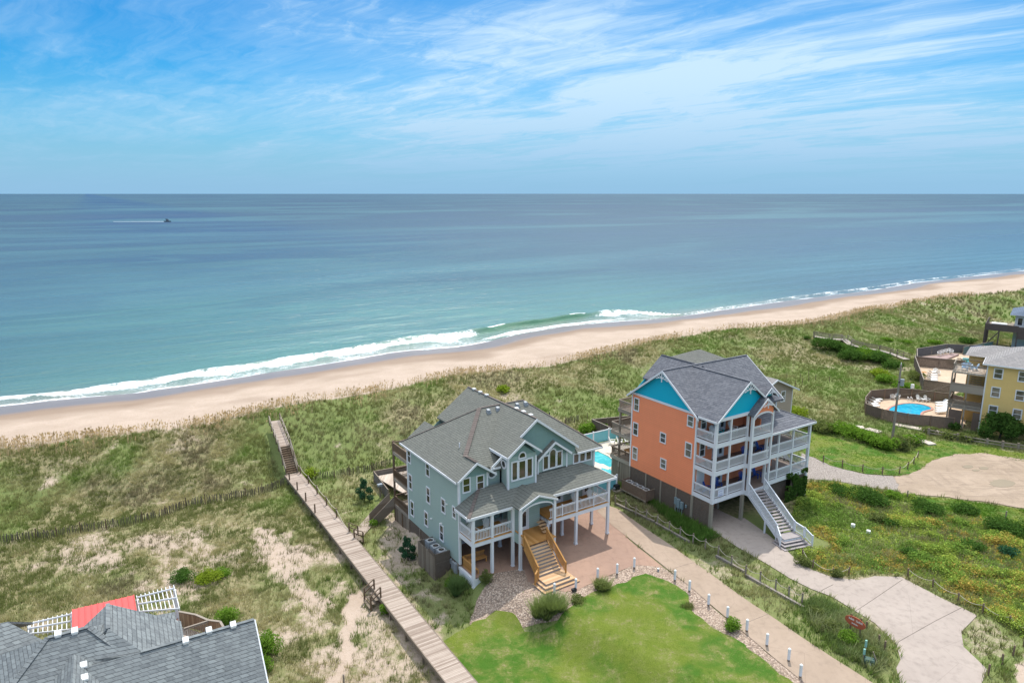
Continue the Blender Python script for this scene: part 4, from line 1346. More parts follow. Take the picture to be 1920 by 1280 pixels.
def orange_house():
    H = thing('beach_house', 'coral orange beach house with turquoise gables, slate roof and three white porches', 'house', (OF.o[0], OF.o[1], 0), OF.ang)
    X, nX, Y, nY = (1, 0), (-1, 0), (0, 1), (0, -1)
    FL = (3.3, 6.2, 9.1)
    D = 12.0
    wl = MB()
    wl.box(-0.02, 0.18, 2.5, D, 2.75, 11.6)
    wl.box(0.18, 12.4, 2.5, 2.7, 3.2, 11.5)
    wl.box(12.2, 12.4, 2.7, D, 3.2, 11.5)
    wl.box(0.18, 12.2, D - 0.2, D, 2.75, 11.5)
    wl.box(2.6, 4.6, 3.4, 3.6, 0.02, 2.72)
    wl.box(7.0, 7.1, 0.3, 2.5, 9.12, 10.3)
    wl.build('wall', O_SIDE, H)
    MB().box(0.18, 12.2, 2.45, D - .2, 2.78, 3.12).build('floor_slab', WHITE, H)
    cb = MB()
    for a in (2.5, D):
        cb.box(-0.06, 0.12, a - 0.04 if a < 5 else a - 0.14, a + 0.14 if a < 5 else a + 0.04, 2.72, 11.3)
    cb.box(-0.08, -0.02, 2.1, D + 0.3, 11.28, 11.5)
    cb.box(12.35, 12.45, 2.45, 2.62, 9.6, 11.3)
    cb.each('corner_board', WHITE, H)
    # gable end facing the neighbour
    pk = 7.15
    tri_wall(H, (-0.03, pk, 14.75), 4.9, 3.3, (-1, 0), O_TURQ)
    rake(H, (-0.45, pk, 15.0), 5.25, 3.85, (-1, 0), 0.24)
    bracket(H, (-0.38, pk, 14.82), (-1, 0), 1.7)
    tri_wall(H, (12.42, pk, 14.75), 4.9, 3.3, (1, 0), O_TURQ)
    rake(H, (12.76, pk, 15.0), 5.25, 3.85, (1, 0), 0.24)
    rf = MB()
    k = 3.86 / 5.25
    rf.slab([(-0.45, pk, 15.02), (12.75, pk, 15.02), (12.75, pk - 5.25, 11.16), (-0.45, pk - 5.25, 11.16)], 0.17)
    rf.slab([(12.75, pk, 15.022), (-0.45, pk, 15.022), (-0.45, pk + 5.25, 11.16), (12.75, pk + 5.25, 11.16)], 0.17)
    # front gable over the porch
    rf.slab([(3.98, -0.42, 14.95), (3.98, 7.05, 14.95), (-0.42, 2.45, 11.5), (-0.42, -0.42, 11.5)], 0.17)
    rf.slab([(3.98, 7.05, 14.952), (3.98, -0.42, 14.952), (8.4, -0.42, 11.5), (8.4, 2.6, 11.5)], 0.17)
    # rear gable
    rf.slab([(4.8, 6.5, 14.98), (4.8, 12.6, 14.98), (2.0, 12.6, 12.7), (2.0, 6.5, 12.7)], 0.17)
    rf.slab([(4.8, 12.6, 14.982), (4.8, 6.5, 14.982), (9.0, 6.5, 11.6), (9.0, 12.6, 11.6)], 0.17)
    # entry tower and small dormer
    rf.slab([(6.3, -0.85, 12.98), (6.3, 4, 12.98), (4.35, 4, 11.38), (4.35, -0.85, 11.38)], 0.13)
    rf.slab([(6.3, 4, 12.982), (6.3, -0.85, 12.982), (8.3, -0.85, 11.36), (8.3, 4, 11.36)], 0.13)
    rf.slab([(10.3, 1.75, 12.85), (10.3, 4.6, 12.85), (9.1, 4.6, 11.8), (9.1, 1.75, 11.8)], 0.12)
    rf.slab([(10.3, 4.6, 12.852), (10.3, 1.75, 12.852), (11.5, 1.75, 11.8), (11.5, 4.6, 11.8)], 0.12)
    # low roof over the right-hand porch
    e = [(7.75, -0.4, 8.72), (15.5, -0.4, 8.72), (15.5, 12.0, 8.72), (12.41, 12.0, 9.95), (12.41, 2.49, 9.95), (7.75, 2.49, 9.95)]
    vs = e + [(7.75, -0.4, 8.58), (15.5, -0.4, 8.58), (15.5, 12.0, 8.58), (12.41, 12, 8.58), (12.41, 2.49, 8.58), (7.75, 2.49, 8.58)]
    rf.solid(vs, [(0, 1, 4, 5), (1, 2, 3, 4), (11, 10, 7, 6), (10, 9, 8, 7), (0, 6, 7, 1), (1, 7, 8, 2), (2, 8, 9, 3), (0, 5, 11, 6)])
    rf.build('roof', O_ROOF, H)
    cp = MB()
    strip(cp, (-0.45, pk, 15.02), (12.75, pk, 15.02), 0.22)
    strip(cp, (3.98, -0.42, 14.95), (3.98, pk, 14.95), 0.22)
    strip(cp, (4.8, 7, 14.98), (4.8, 12.6, 14.98), 0.22)
    strip(cp, (15.5, -0.4, 8.72), (12.41, 2.49, 9.95), 0.22)
    cp.each('ridge_cap', O_ROOF, H)
    tri_wall(H, (3.98, -0.02, 14.72), 3.95, 3.1, (0, -1), O_TURQ)
    rake(H, (3.98, -0.45, 14.93), 4.4, 3.45, (0, -1), 0.2)
    bracket(H, (3.98, -0.40, 14.75), (0, -1), 1.7)
    bracket(H, (6.3, -0.88, 12.78), (0, -1), 1.35)
    bracket(H, (10.3, 1.72, 12.65), (0, -1), 0.9)
    rake(H, (6.3, -0.88, 12.96), 1.98, 1.6, (0, -1), 0.17)
    rake(H, (10.3, 1.72, 12.83), 1.2, 1.05, (0, -1), 0.14)
    tri_wall(H, (10.3, 2.3, 12.65), 1.1, 0.95, (0, -1), O_TURQ)
    tri_wall(H, (4.8, 12.3, 14.8), 3.9, 3.1, (0, 1), O_TURQ)
    fa = MB()
    fa.box(0.0, 8.0, -0.12, 0.0, 11.3, 11.62)
    fa.box(-0.47, -0.42, -0.42, 2.0, 11.26, 11.48)
    fa.box(-0.1, 0.0, 0.0, 2.46, 11.3, 11.5)
    fa.box(7.8, 15.57, -0.47, -0.40, 8.5, 8.705)
    fa.box(15.5, 15.57, -0.40, 12.0, 8.5, 8.705)
    fa.each('fascia', WHITE, H)
    # tower arch
    f0 = lambda x: 10.75 + 0.62 * math.sqrt(max(0, 1 - ((x - 6.2) / 1.45) ** 2))
    f1 = lambda x: 12.75 - abs(x - 6.3) * 0.8
    ar, ab = MB(), MB()
    N = 12
    for i in range(N):
        x0, x1 = 4.78 + 2.85 * i / N, 4.78 + 2.85 * (i + 1) / N
        q = [(x, y, z) for y in (-0.66, -0.58) for x, z in ((x0, f0(x0)), (x1, f0(x1)), (x1, f1(x1)), (x0, f1(x0)))]
        ar.solid(q, [(0, 1, 2, 3), (7, 6, 5, 4), (0, 4, 5, 1), (2, 6, 7, 3), (1, 5, 6, 2), (3, 7, 4, 0)])
        q = [(x, y, f0(x) + dz) for y in (-0.72, -0.663) for x, dz in ((x0, -.01), (x1, -.01), (x1, 0.16), (x0, 0.16))]
        ab.solid(q, [(0, 1, 2, 3), (7, 6, 5, 4), (0, 4, 5, 1), (1, 5, 6, 2), (2, 6, 7, 3), (3, 7, 4, 0)])
    ar.build('tower_gable_wall', O_SIDE, H)
    ab.build('tower_arch', WHITE, H)
    # decks: floor and beams
    for i, z in enumerate(FL):
        xr = 15.2 if i < 2 else 7.75
        bm_ = MB()
        bm_.box(-0.06, 4.6, -0.1, 0.02, z - 0.5, z - 0.05)
        bm_.box(4.6, 7.75, -0.65, -0.53, z - 0.5, z - 0.05)
        bm_.box(4.5, 4.6, -0.65, -0.1, z - 0.5, z - 0.05)
        bm_.box(7.75, 7.85, -0.65, -0.1, z - 0.5, z - 0.05)
        if i < 2: bm_.box(7.75, 15.2, -0.1, 0.02, z - 0.5, z - 0.05)
        bm_.box(-0.06, 0.04, 0.02, 2.48, z - 0.5, z - 0.05)
        if i < 2: bm_.box(15.1, 15.2, 0.02, 11.9, z - 0.5, z - 0.05)
        bm_.build('porch_beam', WHITE, H)
        fl = MB().box(-0.02, xr - 0.05, 0.03, 2.49, z - 0.2, z - 0.02).box(4.62, 7.7, -0.5, 0.029, z - 0.2, z - 0.02)
        if i < 2: fl.box(12.42, 15.1, 2.5, 11.9, z - 0.2, z - 0.02)
        fl.build('porch_floor', m_paint('brown porch boards', (0.20, 0.155, 0.13)), H)
        runs = [((0.0, 0.12), (0.0, 2.4)), ((0.12, -0.04), (1.95, -0.04)), ((2.15, -0.04), (4.45, -0.04)), ((4.85, -0.59), (7.5, -0.59))]
        if i == 0: runs.pop()
        if i < 2: runs += [((7.85, -0.04), (9.75, -0.04)), ((9.9, -0.04), (12.15, -0.04)), ((12.3, -0.04), (15.0, -0.04)), ((15.15, 0.1), (15.15, 5.6)), ((15.15, 5.8), (15.15, 11.8))]
        for p, q in runs:
            rail(H, (*p, z), (*q, z), 0.98, WHITE)
    for b, a, z0, z1, s in ((0.0, 0.0, 2.8, 11.3, 0.26), (2.05, -0.04, 3.3, 11.3, 0.16), (4.62, -0.58, 2.8, 11.3, 0.26), (4.52, -0.06, 2.8, 11.3, 0.2), (7.7, -0.58, 2.8, 11.3, 0.2),
                          (7.75, -0.05, 2.8, 8.6, 0.24), (9.8, -0.04, 3.3, 8.6, 0.16), (12.2, -0.04, 3.3, 8.6, 0.18), (15.1, -0.02, 0.0, 8.6, 0.26), (15.12, 5.7, 0, 8.6, 0.2), (15.12, 11.8, 0, 8.6, 0.2)):
        MB().box(b - s / 2, b + s / 2, a - s / 2, a + s / 2, z0, z1).build('post', WHITE, H)
    CO = m_paint('bare concrete-coloured piling', (0.30, 0.27, 0.22))
    for b, a in ((0.0, 0.05), (4.3, -0.2), (4.4, 3.0), (8.6, 0.1), (0.05, 2.55), (8.6, 5), (12, 5), (4.4, 8)):
        MB().box(b - .15, b + .15, a - .15, a + .15, 0, 2.8).build('piling', CO, H)
    # doors and windows behind the porches
    for i, z in enumerate(FL):
        door(H, (3.35, 2.5, z), X, nY, 1.5, 2.1, WHITE, GLASS, 2)
        if i: window(H, (0.95, 2.5, z + 1.35), X, nY, 0.62, 1.3, GLASS)
        if i == 1: window(H, (2.05, 2.5, z + 1.6), X, nY, 0.4, 0.5, GLASS, False)
        if i < 2:
            door(H, (8.9, 2.5, z), X, nY, 0.9, 2.1)
            window(H, (10.4, 2.5, z + 1.35), X, nY, 0.75, 1.2, GLASSB)
            window(H, (11.6, 2.5, z + 1.35), X, nY, 0.75, 1.2, GLASSB)
    door(H, (0.9, 2.5, FL[0]), X, nY, 0.9, 2.05, WHITE, WHITE)
    window(H, (8.35, 2.5, 10.75), X, nY, 0.6, 0.7, GLASSB, False)
    window(H, (12.0, 2.5, 10.5), X, nY, 0.5, 0.85, GLASSB)
    for a, z, w, h, g in ((11.25, 10.2, 0.62, 1.3, GLASSB), (11.25, 7.35, 0.62, 1.3, GLASS), (11.2, 4.5, 0.62, 1.3, GLASSB), (7.02, 7.6, 0.66, 0.95, GLASS), (6.8, 4.75, 0.66, 0.95, GLASSB), (3.33, 10.5, 0.66, 1.0, GLASSB), (3.4, 7.4, 0.72, 1.4, GLASSB)):
        window(H, (-0.02, a, z), nY, (-1, 0), w, h, g)
    # lattice skirt
    MB().box(-0.02, 0.03, 2.7, 11.9, -0.2, 2.76).box(-0.02, 0.03, 0.2, 2.45, -0.2, 2.78).build('lattice_skirt', LATT, H)
    MB().box(12.6, 15.1, 0.0, 0.05, -0.2, 2.78).box(15.1, 15.15, 0.05, 11.8, -0.2, 2.78).box(9, 12.6, 0.6, 0.65, -0.2, 2.78).build('lattice_skirt', LATT, H)
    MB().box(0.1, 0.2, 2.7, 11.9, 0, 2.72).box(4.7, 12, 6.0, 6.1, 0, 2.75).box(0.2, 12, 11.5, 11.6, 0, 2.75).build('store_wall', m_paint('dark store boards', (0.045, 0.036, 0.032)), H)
    sp = MB()
    for a in (11.9, 9.3, 7.0, 4.75, 2.6):
        sp.box(-0.12, 0.0, a - 0.07, a + 0.07, -0.2, 2.76)
    sp.each('skirt_post', CO, H)
    mt = MB().box(-0.32, -0.12, 4.0, 4.4, 0.8, 1.75).box(-0.30, -0.12, 4.45, 4.75, 1.05, 1.8).box(-0.3, -0.12, 3.55, 3.9, 0.85, 1.6).box(-0.26, -0.12, 3.1, 3.25, 1.2, 1.5)
    for a in (4.05, 4.3, 4.6, 3.7):
        mt.tube((-0.2, a, -0.1), (-0.2, a, 0.9), 0.035)
    mt.build('meter_box', m_paint('blue-grey meter box', (0.22, 0.29, 0.32), 0.4), H)
    # rear decks
    for i, (z, a1) in enumerate(((2.95, 15.6), (5.95, 15.6), (8.9, 14.5))):
        d = MB().box(0.3, 8.2, D, a1, z - 0.12, z).box(0.22, 0.3, D, a1 + .08, z - 0.42, z + 0.01).box(0.3, 8.2, a1, a1 + .08, z - 0.42, z + 0.01)
        d.build('rear_deck', OLDW, H)
        rail(H, (0.27, D + .1, z), (0.27, a1, z), 1.0, OLDW if i else DARKW, 0.13)
        rail(H, (0.3, a1, z), (8.1, a1, z), 1.0, OLDW, 0.13)
    MB().box(0.3, 0.5, 14.2, 14.4, 0, 8.6).box(0.35, 0.5, 12.1, 12.25, 0, 2.7).box(0.35, 0.5, 15.4, 15.55, 0, 2.7).box(8, 8.2, 14.2, 14.4, 0, 8.6).each('post', OLDW, H)
    MB().box(0.4, 0.45, 12.1, 15.4, 0, 2.6).build('deck_skirt', FENCEY, H)
    # long front stair, set slightly askew
    FS = bpy.data.objects.new('front_stair', None)
    COL.objects.link(FS)
    FS.parent = H
    FS.location = (5.72, -0.62, 0)
    FS.rotation_euler = (0, 0, R(-13.5))
    st, sg = MB(), MB()
    n, z0, z1, y0, y1 = 14, 0.75, 3.28, -4.75, 0.0
    for k in range(n):
        yy, zt = y0 + (y1 - y0) * k / n, z0 + (z1 - z0) * (k + 1) / (n + 1)
        st.box(-1.0, 1.0, yy - 0.03, yy + 0.33, zt - 0.05, zt)
    st.box(-1.05, 1.05, -5.9, -4.75, 0.66, 0.72)
    for q, zz in ((0.3, 0.5), (0.6, 0.32), (0.9, 0.14)):
        st.box(-1.05 - q * .7, 1.05 + q * .5, -5.9 - q, -5.0, zz - 0.06, zz)
    st.build('stair_tread', m_paint('worn lilac-grey treads', (0.40, 0.36, 0.36), 0.7, 0.3), FS)
    for b in (-1.05, 1.05):
        MB().bar((b, -4.75, 0.55), (b, 0.1, 3.1), 0.08, 0.34).build('stringer', WHITE, FS)
        rail(FS, (b, -4.75, 0.75), (b, -0.02, 3.3), 1.0, WHITE, 0.14, 'handrail', True)
    MB().box(-1.03, 1.03, -5.88, -4.75, 0.5, 0.655).build('platform', WHITE, FS)
    rail(FS, (1.07, -4.8, 0.72), (1.25, -5.9, 0.6), 0.98, WHITE, 0.14, 'handrail', True)
    rail(FS, (1.27, -5.95, 0.6), (1.5, -6.8, 0.12), 0.98, WHITE, 0.14, 'handrail', True)
    rail(FS, (-1.07, -4.8, 0.72), (-1.5, -5.9, 0.15), 0.98, WHITE, 0.14, 'handrail', True)
    MB().box(-1.14, -1.0, -3.2, -3.06, -0.1, 1.4).box(1.0, 1.14, -3.2, -3.06, -0.1, 1.4).box(-1.14, -1.0, -4.9, -4.76, -0.1, 0.6).each('stair_post', WHITE, FS)
    # stair at the far right side
    st = MB()
    for k in range(12):
        st.box(15.3 + 0.27 * k, 15.3 + 0.27 * (k + 1), 3.0, 4.2, 3.2 - 0.25 * (k + 1) - 0.05, 3.2 - 0.25 * (k + 1))
    st.build('side_stair', WHITE, H)
    rail(H, (15.3, 3.0, 3.1), (18.4, 3.0, 0.2), 1.0, WHITE, 0.14, 'handrail', True)
    rail(H, (15.3, 4.2, 3.1), (18.4, 4.2, 0.2), 1.0, WHITE, 0.14, 'handrail', True)
    zr = lambda a: 15.02 - (pk - a) * k
    vents(H, [(5.6 + 1.45 * i, 6.75, zr(6.75)) for i in range(5)], PLASTIC, 0.32)
    return H


orange_house()
# ------------------------------------------------------------------ furniture
BLUE = m_paint('bright blue resin', (0.012, 0.075, 0.36), 0.4, 0.05)
TEAL = m_paint('teal resin', (0.02, 0.35, 0.42), 0.4, 0.05)


def armchair(m):
    """fan-backed garden armchair, faces local -y"""
    r = thing('armchair', '-', 'chair')
    MB().solid([(-.27, -.28, .40), (.27, -.28, .40), (.25, .25, .27), (-.25, .25, .27), (-.27, -.28, .36), (.27, -.28, .36), (.25, .25, .23), (-.25, .25, .23)],
               [(0, 1, 2, 3), (7, 6, 5, 4), (0, 4, 5, 1), (1, 5, 6, 2), (2, 6, 7, 3), (3, 7, 4, 0)]).build('seat', m, r)
    b = MB()
    for k in range(5):
        u = -0.22 + 0.11 * k
        h = 1.02 - 0.05 * abs(k - 2) ** 1.5
        b.bar((u * 0.9, .24, .26), (u * 1.25, .24 + .30 * h, h), 0.095, 0.025)
    b.build('backrest', m, r)
    for s in (-1, 1):
        MB().bar((s * .33, -.34, .55), (s * .33, .30, .53), 0.12, 0.03).build('armrest', m, r)
        MB().bar((s * .31, -.28, 0), (s * .31, -.27, .54), 0.05, 0.09).build('leg', m, r)
        MB().bar((s * .31, .42, 0), (s * .31, .10, .38), 0.05, 0.09).build('leg', m, r)
    return r


def lounger(m):
    """slatted sun lounger along local y, head end raised at +y"""
    r = thing('sun_lounger', '-', 'sun lounger')
    b = MB().box(-.32, .32, -.95, .35, .30, .36)
    b.box(-.33, -.28, -.95, .95, .24, .30).box(.28, .33, -.95, .95, .24, .30)
    b.build('bed', m, r)
    MB().solid([(-.32, .36, .33), (.32, .36, .33), (.32, .92, .78), (-.32, .92, .78), (-.32, .38, .27), (.32, .38, .27), (.32, .95, .73), (-.32, .95, .73)],
               [(0, 1, 2, 3), (7, 6, 5, 4), (0, 4, 5, 1), (1, 5, 6, 2), (2, 6, 7, 3), (3, 7, 4, 0)]).build('backrest', m, r)
    for sx in (-1, 1):
        for y in (-.8, .75):
            MB().box(sx * .31 - .03, sx * .31 + .03, y - .03, y + .03, 0, .25).build('leg', m, r)
    return r


PROTO = {}


def put(kind, m, loc, rz, label, group, cat=None):
    key = (kind.__name__, m.name)
    if key not in PROTO:
        o = PROTO[key] = kind(m)
    else:
        o = copytree(PROTO[key])
    o.location, o.rotation_euler = loc, (0, 0, rz)
    o['label'] = label
    o['group'] = group
    return o


def facing(f, b, a, z, rot):
    p = f.w(b, a, z)
    return p, f.ang + R(rot)


for i, (b, a, lv, rot, lab) in enumerate([
    (1.0, 1.5, 3.3, 25, 'blue armchair on the lowest orange-house porch nearest the corner post'),
    (2.6, 1.6, 3.3, -20, 'second blue armchair on the lowest orange-house porch, left of the double door'),
    (6.1, 1.2, 3.3, -15, 'blue armchair behind the stair head of the orange house'),
    (8.3, 1.2, 3.3, 10, 'blue armchair on the lowest porch just right of the stair head'),
    (5.9, 1.0, 6.2, -20, 'blue armchair on the middle porch inside the projecting tower'),
    (8.5, 1.2, 6.2, 15, 'blue armchair on the middle porch right of the tower')]):
    p, rz = facing(OF, b, a, lv, rot)
    put(armchair, BLUE, p, rz, lab, 'blue armchairs on the orange house porches')
p, rz = facing(OF, 2.3, 1.5, 9.1, 20)
put(armchair, TEAL, p, rz, 'small teal chair on the top porch of the orange house', 'teal chair')
for b, a, lv, rot, lab in ((1.5, 1.6, 9.1, -20, 'white chair on the top porch corner of the orange house'), (4.3, 1.5, 9.1, 10, 'white chair by the top porch double door')):
    p, rz = facing(OF, b, a, lv, rot)
    put(armchair, PLASTIC, p, rz, lab, 'white porch chairs')
for b, a, rot, lab in ((0.8, 1.2, 10, 'white chair on the left end of the green house porch'), (2.3, 1.3, -10, 'white chair between the two left porch windows of the green house'), (12.3, 1.2, 5, 'white chair on the right half of the green house porch'), (14.0, 1.0, -15, 'white chair at the far right end of the green house porch')):
    p, rz = facing(GF, b, a, 3.47, rot)
    put(armchair, PLASTIC, p, rz, lab, 'white porch chairs')

# bench set under the green house porch
bt = thing('bench', 'L-shaped honey-coloured wooden bench under the green porch', 'bench', GF.w(0, 0), GF.ang)
MB().box(0.3, 2.6, 1.9, 2.4, 0.45, 0.52).box(0.3, 0.8, 0.5, 1.9, 0.45, 0.519).build('seat', NEWW, bt)
rail(bt, (0.3, 0.4, 0.0), (0.3, 2.4, 0.0), 0.95, NEWW, 0.1, 'backrest')
rail(bt, (0.3, 2.45, 0.0), (2.6, 2.45, 0.0), 0.95, NEWW, 0.1, 'backrest')
for b, a in ((0.4, 0.5), (0.8, 0.5), (2.5, 1.95), (0.8, 1.9)):
    MB().box(b - .05, b + .05, a - .05, a + .05, 0, 0.45).build('leg', NEWW, bt)


def ac_unit(f, b, a, z, label, group, s=0.75, h=0.75):
    r = thing('air_conditioner', label, 'air conditioner', f.w(b, a, z), f.ang, group)
    MB().box(-s / 2, s / 2, -s / 2, s / 2, 0.03, h).build('casing', GREYM, r)
    mb = MB()
    for k in range(20):
        a0, a1 = 2 * math.pi * k / 20, 2 * math.pi * (k + 1) / 20
        q = [(e * math.cos(t), e * math.sin(t), zz) for zz in (h + .001, h + .05) for t, e in ((a0, s * .34), (a1, s * .34), (a1, s * .46), (a0, s * .46))]
        mb.solid(q, [(0, 1, 2, 3), (7, 6, 5, 4), (0, 4, 5, 1), (1, 5, 6, 2), (2, 6, 7, 3), (3, 7, 4, 0)])
    mb.build('fan_ring', m_paint('pale grille', (0.5, 0.5, 0.5)), r)
    MB().tube((0, 0, h - .02), (0, 0, h + .012), s * .33, n=20).build('fan_well', BLACK, r)
    MB().tube((0, 0, h + .0125), (0, 0, h + .06), s * .10, n=10).build('fan_hub', DARKW, r)


# screened air conditioners beside the green house
e = thing('screen_enclosure', 'tall weathered wood screen around the air conditioners beside the green house', 'screen', GF.w(0, 0), GF.ang)
MB().box(-1.75, -1.70, 4.0, 7.5, -2.3, 0.85).build('fence_panel', FENCEY, e)
MB().box(-1.70, -0.16, 3.95, 4.0, -2.3, 1.05).build('lattice_panel', LATT, e)
MB().box(-1.70, -0.16, 7.45, 7.5, -2.3, 0.85).build('fence_panel', FENCEW, e)
MB().box(-1.79, -1.70, 4.0, 5.2, 0.85, 1.1).build('lattice_panel', LATT, e)
MB().box(-1.7, -0.16, 4.0, 7.45, 0.02, 0.12).build('platform', OLDW, e)
for i, (b, a, lab) in enumerate(((-0.75, 4.55, 'air conditioner nearest the street behind the weathered screen'), (-0.85, 5.5, 'middle air conditioner of three behind the weathered screen'), (-0.8, 6.7, 'air conditioner at the ocean end of the weathered screen'))):
    ac_unit(GF, b, a, 0.12, lab, 'air conditioners beside the green house', 0.8, 0.85)
e = thing('screen_enclosure', 'raised lattice box on posts holding air conditioners on the orange house', 'screen', OF.w(0, 0), OF.ang)
MB().box(-1.45, -0.2, 7.8, 11.6, 0.42, 0.55).build('platform', OLDW, e)
L2 = m_lattice('fine tan lattice', (0.30, 0.205, 0.15), 0.11)
MB().box(-1.49, -1.45, 7.78, 11.62, 0.35, 1.55).build('lattice_panel', L2, e)
MB().box(-1.45, -0.2, 7.74, 7.78, 0.35, 1.55).build('lattice_panel', L2, e)
MB().box(-1.45, -0.2, 11.62, 11.66, 0.35, 1.55).build('lattice_panel', L2, e)
MB().bar((-1.5, 7.74, 1.57), (-1.5, 11.66, 1.57), .09, .05).bar((-1.5, 7.72, 1.571), (-.2, 7.72, 1.571), .09, .05).bar((-1.5, 7.74, .38), (-1.5, 11.66, .38), .09, .12).build('rim_board', OLDW, e)
for b, a in ((-1.4, 7.9), (-1.4, 11.4)):
    MB().box(b - .07, b + .07, a - .07, a + .07, -0.1, .42).build('leg', OLDW, e)
MB().bar((-1.4, 7.95, -0.05), (-1.0, 9.0, .42), .08).build('brace', OLDW, e)
for i, lab in enumerate(('first', 'second', 'third', 'fourth')):
    ac_unit(OF, -0.8, 8.4 + 0.92 * i, 0.55, lab + ' air conditioner from the street end of the raised lattice box', 'air conditioners in the raised lattice box', 0.74, 0.8)
pm = thing('pool_pump', 'small dark pool pump on a concrete pad beside the lattice box', 'pump', OF.w(-1.6, 12.3, 0.05), OF.ang)
MB().box(-.6, .6, -.6, .6, -.1, .08).build('pad', CONC2, pm)
MB().box(-.3, .3, -.2, .25, .08, .62).build('housing', BLACK, pm)
MB().tube((-.3, 0, .3), (-.55, 0, .3), .12).build('filter', GREYM, pm)

# ------------------------------------------------------------------ pavings and beds
Z0 = 0.0
flat = lambda pts: [px(u, v, -0.05) for u, v in pts]
sheet('parking_pad', [GF.w(0.16, -0.02), GF.w(0.16, 13), GF.w(15.9, 13), GF.w(19.5, 9.5)] + flat([(1183, 1016), (1243, 1064), (1190, 1060), (1130, 1085), (1085, 1106), (1060, 1111), (990, 1092), (984, 1070)]) + [GF.w(4.4, -0.9), GF.w(2.5, -0.3)], PAVER, 0.045, 'terracotta coloured pavement under and in front of the green house', 1.0, 0.0, 0.0)
sheet('driveway', flat([(1132, 946), (1160, 956), (1200, 985), (1260, 1025), (1330, 1076), (1400, 1127), (1450, 1160), (1500, 1195), (1560, 1235), (1640, 1285), (1760, 1400), (1640, 1400), (1510, 1285), (1440, 1227), (1370, 1167), (1300, 1107), (1250, 1067), (1185, 1015), (1150, 988), (1120, 960)]), CONC, 0.07, 'warm concrete drive running down to the green house')
OD = flat([(1395, 972), (1440, 1003), (1470, 1028), (1490, 1048), (1520, 1068), (1560, 1083), (1610, 1088), (1640, 1081), (1690, 1083), (1760, 1120), (1832, 1155), (1802, 1187), (1806, 1215), (1850, 1257), (1838, 1290), (1900, 1400), (1720, 1400), (1690, 1290), (1680, 1255), (1688, 1240), (1680, 1210), (1640, 1170), (1600, 1145), (1560, 1120), (1520, 1105), (1480, 1085), (1440, 1060), (1380, 1025), (1343, 1000)])
sheet('driveway', OD + [OF.w(0.4, 0.3), OF.w(0.6, 9), OF.w(4.2, 9), OF.w(4.2, 0.2)], CONC2, 0.055, 'pale concrete drive with joints in front of the orange house')
jo = MB()
for a, b in (((1518, 1119), (1562, 1096)), ((1597, 1151), (1692, 1087)), ((1682, 1206), (1752, 1166)), ((1185, 1017), (1250, 1067)), ((1250, 1070), (1300, 1055)), ((1385, 1175), (1440, 1152)), ((1752, 1166), (1806, 1138))):
    p, q = px(*a, 0.0), px(*b, 0.0)
    n = 8
    for k in range(n):
        c, d = p.lerp(q, k / n), p.lerp(q, (k + 1) / n)
        jo.bar((c.x, c.y, hz(c.x, c.y) + .072), (d.x, d.y, hz(d.x, d.y) + .072), 0.025, 0.012)
tag(jo.build('driveway_joints', m_paint('dark joint filler', (0.20, 0.16, 0.135))), 'dark joints sawn across the concrete drives', None, None, 'structure')
GB = [px(u, v, -0.1) for u, v in [(878, 1140), (893, 1104), (930, 1074), (984, 1068), (1000, 1094), (1060, 1113), (1085, 1107), (1130, 1086), (1190, 1061), (1243, 1065), (1300, 1108), (1370, 1168), (1440, 1228), (1510, 1286), (1640, 1400), (1560, 1400), (1400, 1260), (1250, 1140), (1100, 1160), (960, 1150)]]
sheet('stone_bed', wob(GB, 0.2), STONES, 0.035, 'bed of pale river stones beside the lawn', 0.6)
sheet('lawn', wob(W_LAWN, 0.35, 0.5), LAWN, 0.07, 'mown green lawn in front of the green house', 0.6)
sheet('lawn', wob(W_LAWN2, 0.5, 0.8, 5), LAWN, 0.05, 'strip of lawn behind the gravel road', 1.5)
sheet('lawn', wob(W_STRIP, 0.5, 0.8, 9), LAWN, 0.04, 'rough grass verge on the near side of the gravel road', 1.5)
sheet('gravel_road', wob(flat([(1503, 850), (1525, 858), (1560, 874), (1620, 889), (1690, 894), (1705, 925), (1640, 915), (1560, 901), (1497, 898)]), 0.2), GRAVEL, 0.035, 'grey gravel road behind the orange house', 1.0)


def m_dirt(t):
    v = wp(t)
    n0 = t.noise(v, 0.12, 5, 0.6, 1.2)
    n1 = t.noise(t.mapping(v, (1, 0.35, 1), (0, 0, R(20))), 0.9, 6, 0.65, 0.8)
    n2 = t.noise(v, 7, 5, 0.7)
    col = t.mix(t.mapr(n0, 0.35, 0.65), (0.40, 0.31, 0.235), (0.32, 0.245, 0.18))
    col = t.mix(t.mapr(n1, 0.5, 0.66, 0, 0.5), col, (0.21, 0.16, 0.12))
    col = t.mix(t.mapr(n2, 0.4, 0.75, 0, 0.3), col, (0.46, 0.37, 0.29))
    ring = t.n('ShaderNodeTexNoise', ins={'Vector': t.mapping(v, (0.16, 0.9, 1), (0, 0, R(-8))), 'Scale': 1.4, 'Detail': 7, 'Roughness': 0.7, 'Distortion': 2.2}).outputs[0]
    col = t.mix(t.mapr(ring, 0.5, 0.62, 0, 0.5), col, (0.22, 0.17, 0.13))
    return pbsdf(t, col, 0.9, t.bump(t.math('ADD', n1, n2), 0.6, 0.08), 0.2)


